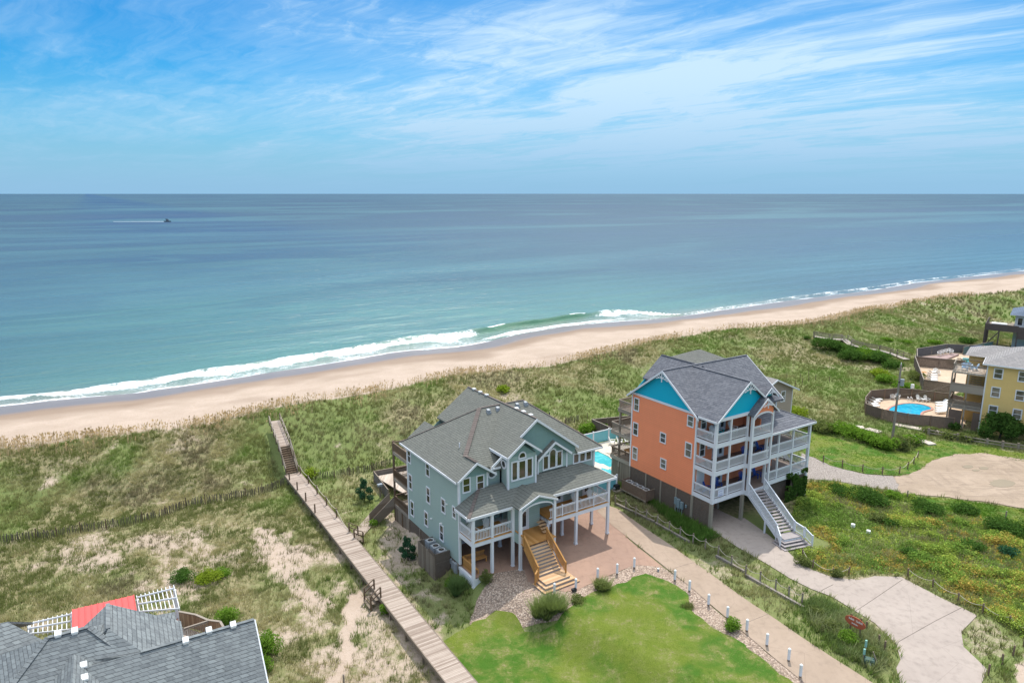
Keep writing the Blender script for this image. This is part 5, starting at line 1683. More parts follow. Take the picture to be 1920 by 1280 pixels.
DIRT = mat('rutted sandy dirt', m_dirt)
LOT = [(1680, 896), (1690, 893), (1728, 880), (1752, 862), (1790, 853), (1850, 851), (1990, 872), (2200, 900), (2200, 1020), (1990, 966), (1850, 943), (1780, 934), (1700, 928), (1690, 926)]
sheet('dirt_lot', wob(flat(LOT), 0.4), DIRT, 0.06, 'rutted sandy turning circle', 1.0)
pu = MB()
for cu, cv, ru, rv in ((1880, 906, 24, 7.5), (1815, 875, 10, 3), (1845, 878, 9, 2.6), (1830, 882, 7, 1.6)):
    pts = [px(cu + ru * math.cos(k / 24 * 2 * math.pi) * (1 + .12 * math.sin(3 * k)), cv + rv * math.sin(k / 24 * 2 * math.pi), 0) for k in range(24)][::-1]
    pu.slab([(p.x, p.y, hz(p.x, p.y) * 0 + hz(px(cu, cv, 0).x, px(cu, cv, 0).y) + .085) for p in pts], 0.02)
tag(pu.build('puddles', mat('muddy water', lambda t: pbsdf(t, (0.30, 0.25, 0.185), 0.25, None, 0.25))), 'shallow muddy puddles in the dirt lot', None, None, 'structure')

# ------------------------------------------------------------------ boardwalk
WB = m_wood('sun-bleached boardwalk planks', (0.26, 0.20, 0.16), (0.46, 0.38, 0.32), 0.15, 1, gap=True)
bw = thing('boardwalk', 'long weathered wooden boardwalk climbing stairs over the dune', 'boardwalk', (-26.94, 79.87, 0), math.atan2(79.87 - 42.64, -26.94 + 3.52) - math.pi / 2)
LB = math.hypot(79.87 - 42.64, 26.94 - 3.52)
MB().box(-0.9, 0.9, -LB - 9, 0.1, -0.70, -0.60).build('deck', WB, bw)
MB().box(-0.98, -0.9, -LB - 9, 0.1, -0.90, -0.585).box(0.9, 0.98, -LB - 9, 0.1, -0.90, -0.585).each('edge_board', OLDW, bw)
for k in range(16):
    yy = -1.0 - 3.2 * k
    for sx in (-0.85, 0.85):
        MB().box(sx - .07, sx + .07, yy - .07, yy + .07, -2.6, -0.71).build('pile', OLDW, bw)
st = MB()
for k in range(13):
    st.box(-0.62, 0.62, 0.1 + 0.24 * k, 0.1 + 0.24 * k + 0.25, -0.6 + 0.2 * (k + 1) - 0.05, -0.6 + 0.2 * (k + 1))
    st.box(-0.60, 0.60, 0.12 + 0.24 * k, 0.14 + 0.24 * k, -0.6 + 0.2 * k, -0.6 + 0.2 * (k + 1) - 0.055)
st.build('stair', DARKW, bw)
MB().bar((-0.68, 0.0, -0.65), (-0.68, 3.3, 2.0), .08, .3).bar((0.68, 0.0, -0.65), (0.68, 3.3, 2.0), .08, .3).each('stringer', OLDW, bw)
up = [(0, 3.2, 2.0), (0.9, 11.6, 2.75)]
dv = Vector(up[1]) - Vector(up[0])
q0, q1 = Vector(up[0]), Vector(up[1])
sd_ = Vector((dv.y, -dv.x, 0)).normalized() * 0.68
MB().slab([q0 - sd_, q0 + sd_, q1 + sd_, q1 - sd_], 0.08).build('upper_deck', WB, bw)


def rails2(par, p, q, m, h=0.95, n=4, name='rail'):
    p, q = Vector(p), Vector(q)
    for f in (0.45, 0.95):
        MB().bar(p + Vector((0, 0, h * f)), q + Vector((0, 0, h * f)), 0.09 if f > .5 else 0.05, 0.05 if f > .5 else 0.10).build(name, m, par)
    for k in range(n):
        c = p.lerp(q, k / max(1, n - 1))
        MB().box(c.x - .055, c.x + .055, c.y - .055, c.y + .055, c.z - .6, c.z + h * 1.0).build('rail_post', DARKW, par)


rails2(bw, (0.72, 0.1, -0.6), (0.72, 3.2, 2.0), OLDW, 1.0, 3)
rails2(bw, (-0.72, 0.1, -0.6), (-0.72, 3.2, 2.0), OLDW, 0.85, 3)
rails2(bw, q0 + sd_ * 1.05, q1 + sd_ * 1.05, OLDW, 1.0, 5)
rails2(bw, q0 - sd_ * 1.05, q1 - sd_ * 1.05, OLDW, 0.9, 5)


def rope(par, p, q, sag=0.25, r=0.025, m=ROPE, n=7, name='rope'):
    p, q = Vector(p), Vector(q)
    mb = MB()
    pts = [p.lerp(q, k / n) - Vector((0, 0, 4 * sag * (k / n) * (1 - k / n))) for k in range(n + 1)]
    for a, b in zip(pts, pts[1:]):
        mb.tube(a, b, r, n=5)
    return mb.build(name, m, par)


tops = []
for k in range(5):
    yy = -0.5 - 3.45 * k
    MB().tube((0.82, yy, -0.62), (0.82, yy, 0.42), 0.085, 0.08).build('mooring_post', DARKW, bw)
    tops.append(Vector((0.82, yy, 0.32)))
    if k < 4:
        MB().tube((-0.82, yy - 1.2, -0.62), (-0.82, yy - 1.2, 0.42), 0.085, 0.08).build('mooring_post', DARKW, bw)
tops.append(Vector((0.85, -17.9, -0.5)))
rope(bw, (0.75, 0.1, 0.35), tops[0], 0.05)
for a, b in zip(tops, tops[1:]):
    rope(bw, a, b, 0.22)
# side steps with handrails
for (yy, sg, n) in ((-18.9, 1, 3), (-30.2, -1, 3)):
    for dy in (-0.75, 0.75):
        for dx, z in ((0.85, -0.6), (1.75, -1.2)):
            MB().box(sg * dx - .06, sg * dx + .06, yy + dy - .06, yy + dy + .06, z - 1.0, z + 0.95).build('rail_post', DARKW, bw)
        MB().bar((sg * 0.85, yy + dy, 0.37), (sg * 1.75, yy + dy, -0.23), .09, .06).build('rail', DARKW, bw)
        MB().bar((sg * 0.85, yy + dy, -0.1), (sg * 1.75, yy + dy, -0.7), .05, .09).build('rail', DARKW, bw)
    for k in range(3):
        MB().box(sg * (1.0 + 0.3 * k), sg * (1.3 + 0.3 * k), yy - .7, yy + .7, -0.85 - 0.25 * k, -0.80 - 0.25 * k).build('step', OLDW, bw)
# plank path from the deck steps
p0, p1 = Vector((-15.9, 66.0)), Vector((-14.85, 72.0))
d = (p1 - p0)
pth = thing('plank_path', 'narrow grey plank path between the boardwalk steps and the green house deck', 'path', (p0.x, p0.y, hz(p0.x, p0.y)), math.atan2(d.y, d.x) - math.pi / 2)
z1_ = hz(p1.x, p1.y) - hz(p0.x, p0.y)
MB().slab([(-0.65, -0.2, .14), (0.65, -0.2, .14), (0.65, 4.2, .14 + z1_ * .7), (-0.65, 4.2, .14 + z1_ * .7)], 0.1).build('planks', WB, pth)
MB().slab([(-0.65, 4.2, .139 + z1_ * .7), (0.65, 4.2, .139 + z1_ * .7), (1.1, 6.6, .14 + z1_), (-0.1, 6.8, .14 + z1_)], 0.1).build('planks', WB, pth)


# ------------------------------------------------------------------ fences
def board_fence(name, label, pts, h, m, group=None, base=None, cap=True, post_m=None, every=2.4, cat='fence', zs=None, dz=0.0):
    """pts = world xy corners; boards run upright"""
    r = thing(name, label, cat, (pts[0][0], pts[0][1], 0), 0, group)
    o = Vector((pts[0][0], pts[0][1]))
    for i in range(len(pts) - 1):
        a, b = Vector(pts[i][:2]) - o, Vector(pts[i + 1][:2]) - o
        L = (b - a).length
        ang = math.atan2(b.y - a.y, b.x - a.x)
        pn = bpy.data.objects.new('fence_panel', None)
        mb = MB()
        za = base if base is not None else hz(*pts[i][:2])
        zb = base if base is not None else hz(*pts[i + 1][:2])
        k, n = 0, max(1, int(L / 0.15))
        dr = (b - a) / n
        nn = Vector((-dr.y, dr.x)).normalized() * 0.014
        for k in range(n):
            p, q = a + dr * k + dr * .04, a + dr * (k + .96)
            zz = za + (zb - za) * (k + .5) / n + dz
            jt = random.uniform(-.012, .012)
            o2 = nn * (1 if k % 2 else 1.6)
            mb.prism([tuple(p - o2), tuple(q - o2), tuple(q + o2), tuple(p + o2)], zz - .25, zz + h + jt)
        mb.build('boards', m, r)
        if cap:
            MB().bar((a.x, a.y, za + h + .03 + dz), (b.x, b.y, zb + h + .03 + dz), .12, .04).build('cap_rail', OLDW, r)
        kk = max(1, round(L / every))
        for k in range(kk + (i == len(pts) - 2)):
            c = a + (b - a) * k / kk
            zz = za + (zb - za) * k / kk + dz
            MB().box(c.x - .06, c.x + .06, c.y - .06, c.y + .06, zz - .4, zz + h + .1).build('fence_post', post_m or OLDW, r)
    return r


GREYB = m_paint('weathered brown boards', (0.20, 0.150, 0.120), 0.85, 0.45)
GREYB2 = m_paint('lighter brown boards', (0.30, 0.20, 0.14), 0.85, 0.4)  # lighter brown tone, used for the posts
SILV = m_paint('silver grey boards', (0.235, 0.21, 0.195), 0.85, 0.4)
# pool deck of the green house side yard
board_fence('deck_fence', 'weathered board fence around the rear deck of the green house', [(-14.2, 74.2), (-16.9, 79.6), (-12.0, 82.2), (-8.5, 84.0)], 1.5, FENCEW if False else SILV, base=-1.7)
gt = thing('deck_floor', 'pale raised deck inside the weathered board fence', 'deck', (-14.2, 74.2, 0))
MB().slab([(-2.6, 5.3, -0.75), (2.0, 0.0, -0.75), (6.0, 3.0, -0.75), (2.5, 7.6, -0.75)], 0.12).build('boards', DECKF, gt)
mbx = thing('utility_box', 'small grey utility box on a post outside the deck fence', 'box', (-15.35, 75.3, -1.8), R(33))
MB().box(-.07, .07, -.07, .07, 0, 1.6).build('post', OLDW, mbx)
MB().box(-.28, .28, -.2, .2, 1.6, 1.85).build('casing', GREYM, mbx)


def picket_fence(label, pts, h=1.05, tilt=0.12, m=None):
    """wired sand fence: split pickets with gaps, leaning posts"""
    r = thing('sand_fence', label, 'fence', (pts[0][0], pts[0][1], 0))
    o = Vector(pts[0][:2])
    mb = MB()
    for i in range(len(pts) - 1):
        a, b = Vector(pts[i][:2]), Vector(pts[i + 1][:2])
        L = (b - a).length
        n = int(L / 0.125)
        for k in range(n):
            if random.random() < 0.05: continue
            c = a.lerp(b, (k + random.uniform(-.2, .2)) / n)
            zz = hz(c.x, c.y)
            c2 = c - o
            lx, ly = random.gauss(0, tilt * .5), random.gauss(0, tilt)
            hh = h * random.uniform(.8, 1.05)
            mb.bar((c2.x, c2.y, zz - .1), (c2.x + lx, c2.y + ly, zz + hh), 0.062, 0.018)
        for k in range(max(1, round(L / 3.2))):
            c = a.lerp(b, k / max(1, round(L / 3.2)))
            zz = hz(c.x, c.y)
            c2 = c - o
            MB().tube((c2.x, c2.y, zz - .3), (c2.x + random.gauss(0, .06), c2.y + random.gauss(0, .06), zz + h * 1.2), .06, .05).build('post', DARKW, r)
    mb.build('pickets', m or m_paint('grey split pickets', (0.17, 0.145, 0.12), 0.9, 0.4), r)
    return r


picket_fence('long sand fence of grey pickets at the foot of the left dune', [gp(u, v)[:2] for u, v in [(-120, 1030), (0, 1019), (67, 1011), (108, 1008), (152, 998), (201, 992), (268, 979), (312, 967), (350, 951), (385, 945), (461, 932), (493, 925), (535, 909)]])
picket_fence('short sand fence of pickets between the boardwalk and the green house deck', [gp(u, v)[:2] for u, v in [(592, 898), (628, 896), (656, 890), (698, 882), (734, 872)]], 1.0)
picket_fence('stub of sand fence seen above the green house roof', [gp(u, v)[:2] for u, v in [(1060, 795), (1086, 789)]], 1.0)
for u, v in ((1101, 786), (1504, 720), (1516, 715), (1529, 713), (1555, 716), (1475, 709), (1491, 724), (1500, 711), (1516, 704)):
    p = gp(u, v)
    tag(MB().tube((0, 0, -.3), (0, 0, 1.05), .055, .045).build('stake', DARKW), 'thin dark stake standing in the dune grass', 'stake', 'stakes in the dune grass').location = p

# orange house rear fence, pool of the green house
board_fence('deck_fence', 'brown board fence of the raised deck behind the orange house', [OF.w(8.6, 25.4)[:2], OF.w(8.7, 29.4)[:2], OF.w(15.5, 27.4)[:2]], 1.7, GREYB, base=0.1)
POOLT = mat('pool water', lambda t: pbsdf(t, t.mix(t.mapr(t.noise(wp(t), 0.9, 4, 0.6, 1.5), 0.4, 0.65), (0.03, 0.36, 0.38), (0.10, 0.48, 0.48)), 0.08, t.bump(t.noise(wp(t), 2.2, 3, 0.6), 0.3, 0.05), 0.5))
POOLB = mat('deep blue pool water', lambda t: pbsdf(t, t.mix(t.mapr(t.noise(wp(t), 1.1, 4, 0.6, 1.5), 0.4, 0.62), (0.005, 0.28, 0.46), (0.03, 0.42, 0.58)), 0.08, t.bump(t.noise(wp(t), 2.2, 3, 0.6), 0.3, 0.05), 0.5))
for z in ():
    pass
pd = [GF.w(15.9, 9.8), GF.w(23.3, 9.2), GF.w(25.5, 17), GF.w(33.8, 16.6), GF.w(33.0, 20.0), GF.w(15.9, 20.0)]
sheet('pool_deck', pd, POOLDECK, 0.10, 'pale concrete pool deck between the two houses', 1.0, 0.05)


def pool(label, pts, z, water, rim):
    r = thing('swimming_pool', label, 'pool', (pts[0][0], pts[0][1], z))
    o = Vector((pts[0][0], pts[0][1]))
    q = [Vector(p[:2]) - o for p in pts]
    if sum((q[i].x * q[(i + 1) % len(q)].y - q[(i + 1) % len(q)].x * q[i].y) for i in range(len(q))) < 0:
        q.reverse()
    MB().slab([(p.x, p.y, 0) for p in q], 0.5).build('water', water, r)
    c = sum(q, Vector((0, 0))) / len(q)
    mb = MB()
    for i in range(len(q)):
        a, b = q[i], q[(i + 1) % len(q)]
        mb.bar((a.x, a.y, .03), (b.x, b.y, .03), .32, .07)
    mb.build('coping', rim, r)
    return r


gpool = [GF.w(25.0, 9.9), GF.w(28.3, 13.4), GF.w(28.9, 15.4), GF.w(28.9, 17.6), GF.w(28.0, 17.9), GF.w(22.5, 18.0), GF.w(19.0, 15.0), GF.w(19.0, 10.5)]
pool('turquoise swimming pool between the green and orange houses', gpool, 0.17, POOLT, POOLDECK)
BLF = m_paint('light blue vinyl', (0.18, 0.50, 0.58), 0.4, 0.05)


def vinyl_fence(label, pts, h, base=0.05):
    r = thing('vinyl_fence', label, 'fence', (pts[0][0], pts[0][1], base))
    o = Vector((pts[0][0], pts[0][1]))
    for i in range(len(pts) - 1):
        a, b = Vector(pts[i][:2]) - o, Vector(pts[i + 1][:2]) - o
        MB().bar((a.x, a.y, h / 2), (b.x, b.y, h / 2), .04, h * .94).build('panel', BLF, r)
        MB().bar((a.x, a.y, h), (b.x, b.y, h), .10, .10).build('rail', WHITE, r)
    n = 0
    for i in range(len(pts)):
        a = Vector(pts[i][:2]) - o
        MB().box(a.x - .09, a.x + .09, a.y - .09, a.y + .09, 0, h + .15).build('fence_post', WHITE, r)


vinyl_fence('light blue vinyl fence with white posts behind the turquoise pool', [GF.w(27.2, 20.3), GF.w(30.2, 20.2), GF.w(32.9, 20.2), GF.w(35.5, 20.0)], 1.6)
vinyl_fence('light blue vinyl fence with white rails beside the green house porch end', [GF.w(23.2, 7.6), GF.w(20.4, 7.6), GF.w(17.5, 7.7)], 1.6)
for i, (b, a) in enumerate(((32.2, 18.6), (33.1, 18.1), (33.9, 17.5), (34.7, 17.0))):
    p, rz = facing(GF, b, a, 0.16, 40)
    put(armchair, PLASTIC, p, rz, ('first', 'second', 'third', 'fourth')[i] + ' white armchair from the left beside the turquoise pool', 'white armchairs beside the turquoise pool')
tb = thing('deck_table', 'brown wooden table on the lowest rear deck of the orange house', 'table', OF.w(2.0, 13.8, 2.95), OF.ang)
MB().box(-.9, .9, -.5, .5, .70, .76).build('table_top', NEWW, tb)
for sx in (-.75, .75):
    for sy in (-.4, .4):
        MB().box(sx - .04, sx + .04, sy - .04, sy + .04, 0, .70).build('leg', DARKW, tb)

# ------------------------------------------------------------------ tan house and pavilion behind the orange house
T = thing('beach_house', 'tan house with a low white-edged gable behind the orange house', 'house', (35.6, 90.9, 0), R(33))
MB().prism([(-4.3, 0), (4.25, 0), (4.25, 9), (-4.3, 9)], 0.0, 6.75).build('wall', T_SIDE, T)
tri_wall(T, (0, -0.004, 8.35), 4.0, 1.65, (0, -1), T_SIDE)
rf = MB()
gable_solid(rf, (0, -0.5, 8.5), (0, 9.5, 8.5), 5.0, 2.1, 0.16)
rf.build('roof', Y_ROOF, T)
rake(T, (0, -0.52, 8.48), 5.0, 2.1, (0, -1), 0.22)
MB().box(4.16, 4.29, -.04, .1, 0, 6.6).build('corner_board', WHITE, T)
window(T, (2.15, 0, 5.65), (1, 0), (0, -1), 0.75, 1.35, GLASSB)
T = thing('beach_house', 'dark hip-roofed house mostly hidden behind the orange house', 'house', OF.w(29.6, 29.6), OF.ang)
MB().box(-3.6, 3.6, -3.0, 3.0, 0, 7.7).build('wall', m_siding('brown siding', (0.25, 0.17, 0.12)), T)
rf = MB()
c = [(-4.4, -3.6, 7.6), (4.4, -3.6, 7.6), (4.4, 3.6, 7.6), (-4.4, 3.6, 7.6), (-0.6, 0, 9.3), (0.6, 0, 9.3)]
rf.solid(c, [(0, 1, 5, 4), (1, 2, 5), (2, 3, 4, 5), (3, 0, 4), (3, 2, 1, 0)])
rf.build('roof', m_shingle('olive grey shingles', (0.15, 0.155, 0.14), (0.20, 0.20, 0.18), (0.13, 0.13, 0.12)), T)

# ------------------------------------------------------------------ bollards, rope posts, verge timbers
for i, (x, y) in enumerate([(108, 315), (218, 290), (330, 235), (430, 212), (518, 180), (727, 245), (802, 300), (900, 372), (997, 438), (1097, 505), (1200, 580), (1312, 658), (1372, 742)]):
    p = gp(1000 + x / 2.743, 1000 + y / 2.743)
    side = ('by the foot of the honey-coloured stair' if i < 2 else 'along the terracotta pavement edge' if i < 5 else 'along the concrete drive')
    lab = ('first', 'second', 'third', 'fourth', 'fifth', 'sixth', 'seventh', 'eighth', 'ninth', 'tenth', 'eleventh', 'twelfth', 'thirteenth')[i] + ' white bollard from the stair, ' + side
    r = thing('bollard', lab, 'bollard', p, 0, 'white bollards edging the stone bed')
    if i == 0:
        MB().tube((0, 0, -.2), (0, 0, .22), .095, n=14).build('base_sleeve', m_paint('weathered post foot', (0.20, 0.16, 0.13)), r)
        MB().tube((0, 0, .2), (0, 0, 1.02), .105, n=14).build('sleeve', WHITE, r)
        mb = MB()
        mb.tube((0, 0, 1.02), (0, 0, 1.05), .12, .11, n=14).tube((0, 0, 1.05), (0, 0, 1.13), .11, .03, n=14)
        mb.build('cap', PLASTIC, r)
        B0 = r
    else:
        for ch in B0.children:
            c = ch.copy()
            COL.objects.link(c)
            c.parent = r
p = gp(1234, 1071)
r = thing('bollard_stub', 'cut-off short post stub in the stone bed at the drive corner', 'post', p)
MB().tube((0, 0, -.1), (0, 0, .28), .09, n=12).build('shaft', GREYM, r)
MB().tube((0, 0, .28), (0, 0, .31), .1, n=12).build('cap', PLASTIC, r)
p = gp(1076, 1109)
r = thing('floodlight', 'small black ground floodlight beside the second bollard', 'floodlight', p, R(30))
MB().box(-.12, .12, -.12, .12, 0, .06).build('base', BLACK, r)
MB().solid([(-.2, -.16, .1), (.2, -.16, .1), (.2, .1, .1), (-.2, .1, .1), (-.2, -.1, .32), (.2, -.1, .32), (.2, .14, .3), (-.2, .14, .3)], [(3, 2, 1, 0), (4, 5, 6, 7), (0, 1, 5, 4), (1, 2, 6, 5), (2, 3, 7, 6), (3, 0, 4, 7)]).build('lamp_head', BLACK, r)
MB().tube((0, 0, .05), (0, 0, .15), .03).build('bracket', GREYM, r)


def rope_line(pts, label, group, m, h, rp=True, r0=0.075, skip=()):
    """posts are things of their own; the rope strung between two of them is another"""
    prev = None
    for i, (u, v) in enumerate(pts):
        p = gp(u, v)
        t = MB().tube((0, 0, -.25), (random.uniform(-.05, .05), random.uniform(-.05, .05), h), r0, r0 * .92, 10).build('rope_post', m)
        t.location = p
        tag(t, label, 'post', group)
        if prev is not None and rp and i not in skip:
            a, b = prev + Vector((0, 0, h * .86)), p + Vector((0, 0, h * .86))
            o = rope(None, Vector((0, 0, 0)), b - a, 0.28, 0.024, ROPE)
            o.location = a
            tag(o, label.replace('wooden post', 'rope') if False else 'pale sagging rope strung between ' + group, 'rope', 'ropes strung between ' + group)
        prev = p


zb = lambda x, y: (1160 + x / 4.923, 860 + y / 4.923)
rope_line([zb(-30, 420), zb(62, 450), zb(158, 525), zb(255, 552), zb(355, 602), zb(467, 662), zb(568, 715), zb(683, 780), zb(797, 832), zb(915, 890), zb(1040, 990), zb(1167, 1075), (1425, 1091), (1454, 1106), (1479, 1119), (1503, 1132)],
          'weathered wooden post of the rope line beside the orange house drive', 'posts between the two drives', OLDW, 1.05)
z7 = lambda x, y: (1480 + x / 3.2, 880 + y / 3.2)
rope_line([z7(80, 525), z7(140, 590), z7(260, 640), z7(355, 632)], 'dark short post by the foot of the white stair', 'posts near the white stair foot', DARKW, 0.8)
rope_line([z7(712, 645), z7(860, 710), z7(1012, 795), z7(1157, 860), z7(1320, 935), z7(1420, 1000)], 'dark short post along the far edge of the pale drive', 'posts along the far edge of the pale drive', DARKW, 0.85)
rope_line([z7(1405, 1060), z7(1340, 1115), z7(1275, 1170), z7(1192, 1230)], 'dark short post around the sandy corner by the pale drive', 'posts around the sandy corner', DARKW, 0.85, False)
rope_line([z7(460, 970), z7(535, 1050), z7(572, 1088)], 'dark short post among the bushes by the oval sign', 'posts by the oval sign', DARKW, 0.85, False)
z5 = lambda x, y: (1480 + x / 3.555, 540 + y / 3.555)
rope_line([z5(225, 1162), z5(352, 1195), z5(487, 1224), z5(618, 1242), z5(732, 1238), z5(787, 1207), z5(828, 1172), z5(855, 1132)], 'brown short post round the lawn edge by the gravel road', 'posts along the gravel road', DARKW, 1.0)
rope_line([(1701, 933), (1885, 973), (645, 1283)], 'lone short wooden post', 'lone short posts', OLDW, 0.9, False)
for k, (a, b, lab) in enumerate(((zb(-20, 425), zb(330, 590), 'landscape timber nearest the green house along the rope posts'), (zb(340, 600), zb(650, 775), 'landscape timber in the middle of the rope post line'), (zb(900, 905), zb(1160, 1050), 'landscape timber beside the near half of the drive'), ((1398, 1080), (1507, 1141), 'thick landscape timber ending at the bushes'))):
    p, q = gp(*a), gp(*b)
    o = MB().bar((0, 0, .12), tuple(q - p + Vector((0, 0, .12))), .22, .22).build('landscape_timber', m_paint('pale worn timber', (0.36, 0.31, 0.28), 0.85, 0.4))
    o.location = p
    tag(o, lab, 'timber', 'timbers edging the drive')

# oval sign and service boxes
a, b = gp(*z7(362, 978)), gp(*z7(420, 1008))
sgn = thing('oval_sign', 'rust red oval wooden sign with white lettering on two posts', 'sign', a)
d = b - a
MB().tube((0, 0, -.3), (0, 0, 1.62), .06).build('post', DARKW, sgn)
MB().tube((d.x, d.y, d.z - .3), (d.x, d.y, d.z + 1.62), .06).build('post', DARKW, sgn)
u = Vector((d.x, d.y, 0)).normalized()
w = Vector((-u.y, u.x, 0)) * (-1 if (-u.x * a.y + u.y * a.x) < 0 else 1)
if w.y > 0: w = -w
cc = Vector((d.x / 2, d.y / 2, 1.15 + d.z / 2)) + w * 0.09
Lh = d.length * 0.5 + 0.42
N = 28
ring = [(Lh * math.cos(2 * math.pi * k / N), 0.42 * math.sin(2 * math.pi * k / N)) for k in range(N)]
vs = [cc + u * x + Vector((0, 0, y)) + w * e for e in (0, .05) for x, y in ring]
MB().solid(vs, [tuple(range(N)), tuple(range(N, 2 * N))[::-1]] + [(i, (i + 1) % N, (i + 1) % N + N, i + N) for i in range(N)]).build('board', m_paint('rust red sign paint', (0.46, 0.115, 0.06)), sgn)
lt = MB()
for row, z0, hh, words in ((0, 0.07, 0.17, ((-0.62, -0.10), (0.08, 0.72))), (1, -0.2, 0.10, ((-0.3, 0.3),))):
    for x0, x1 in words:
        n = 5 if row == 0 else 6
        for k in range(n):
            c0 = x0 + (x1 - x0) * (k + .2) / n
            c1 = x0 + (x1 - x0) * (k + .75) / n
            for xx, ww in ((c0, .025), (c1, .025)):
                lt.bar(cc + u * xx * Lh + Vector((0, 0, z0)) + w * .055, cc + u * xx * Lh + Vector((0, 0, z0 + hh * (1 if k % 2 == 0 else .65))) + w * .055, ww, ww * .4)
            lt.bar(cc + u * c0 * Lh + Vector((0, 0, z0 + hh * .5)) + w * .055, cc + u * c1 * Lh + Vector((0, 0, z0 + hh * (.5 if k % 3 else .9))) + w * .055, .012, .025)
lt.build('lettering', PLASTIC, sgn)
zs = lambda x, y: (1560 + x / 9.843, 1130 + y / 9.843)
p = gp(*zs(680, 1150))
r = thing('transformer_box', 'dark green utility box with a label beside the concrete drive', 'utility box', p, R(-25))
MB().box(-.32, .32, -.25, .25, 0, .45).solid([(-.34, -.27, .45), (.34, -.27, .45), (.34, .27, .45), (-.34, .27, .45), (-.30, -.2, .56), (.30, -.2, .56), (.30, .2, .56), (-.30, .2, .56)], [(3, 2, 1, 0), (4, 5, 6, 7), (0, 1, 5, 4), (1, 2, 6, 5), (2, 3, 7, 6), (3, 0, 4, 7)]).build('casing', m_paint('dark green enamel', (0.05, 0.10, 0.085)), r)
MB().box(-.1, .1, -.262, -.252, .2, .36).build('notice', PLASTIC, r)
for (x, y, h, lab) in ((600, 980, 1.3, 'taller pale green utility marker post'), (575, 1085, 1.05, 'shorter pale green utility marker post')):
    p = gp(*zs(x, y))
    r = thing('marker_post', lab, 'marker post', p)
    MB().tube((0, 0, -.2), (0, 0, h * .6), .055).build('shaft', OLDW, r)
    MB().tube((0, 0, h * .6), (0, 0, h), .09, .08).build('head', m_paint('pale green plastic', (0.25, 0.48, 0.42)), r)
p = gp(*zs(850, 1160))
tag(MB().bar((0, 0, 0), (-.35, .2, 1.0), .14, .05).build('leaning_board', OLDW), 'weathered board leaning beside the green utility box', 'board').location = p

# banner on the porch rail of the orange house
bn = thing('banner', 'white rental banner with blue writing tied to the orange house porch rail', 'banner', OF.w(1.0, -0.13, 3.42), OF.ang)
MB().box(-.38, .45, -.02, 0, 0, .72).build('cloth', m_paint('banner white', (0.66, 0.70, 0.80), 0.6, 0.05), bn)
bl = MB()
for z0, hh, n in ((0.50, .11, 5), (0.30, .07, 4), (0.07, .15, 7)):
    for k in range(n):
        x0 = -.28 + .6 * k / n
        bl.box(x0, x0 + .02, -.026, -.022, z0, z0 + hh)
        bl.box(x0 + .02, x0 + .6 / n * .6, -.026, -.022, z0 + hh * (.0 if k % 2 else .45), z0 + hh * (.22 if k % 2 else .67))
bl.build('lettering', m_paint('banner blue', (0.02, 0.03, 0.30)), bn)
# ------------------------------------------------------------------ yellow house and its decks
YH = Frame(66.0, 93.4, -38)


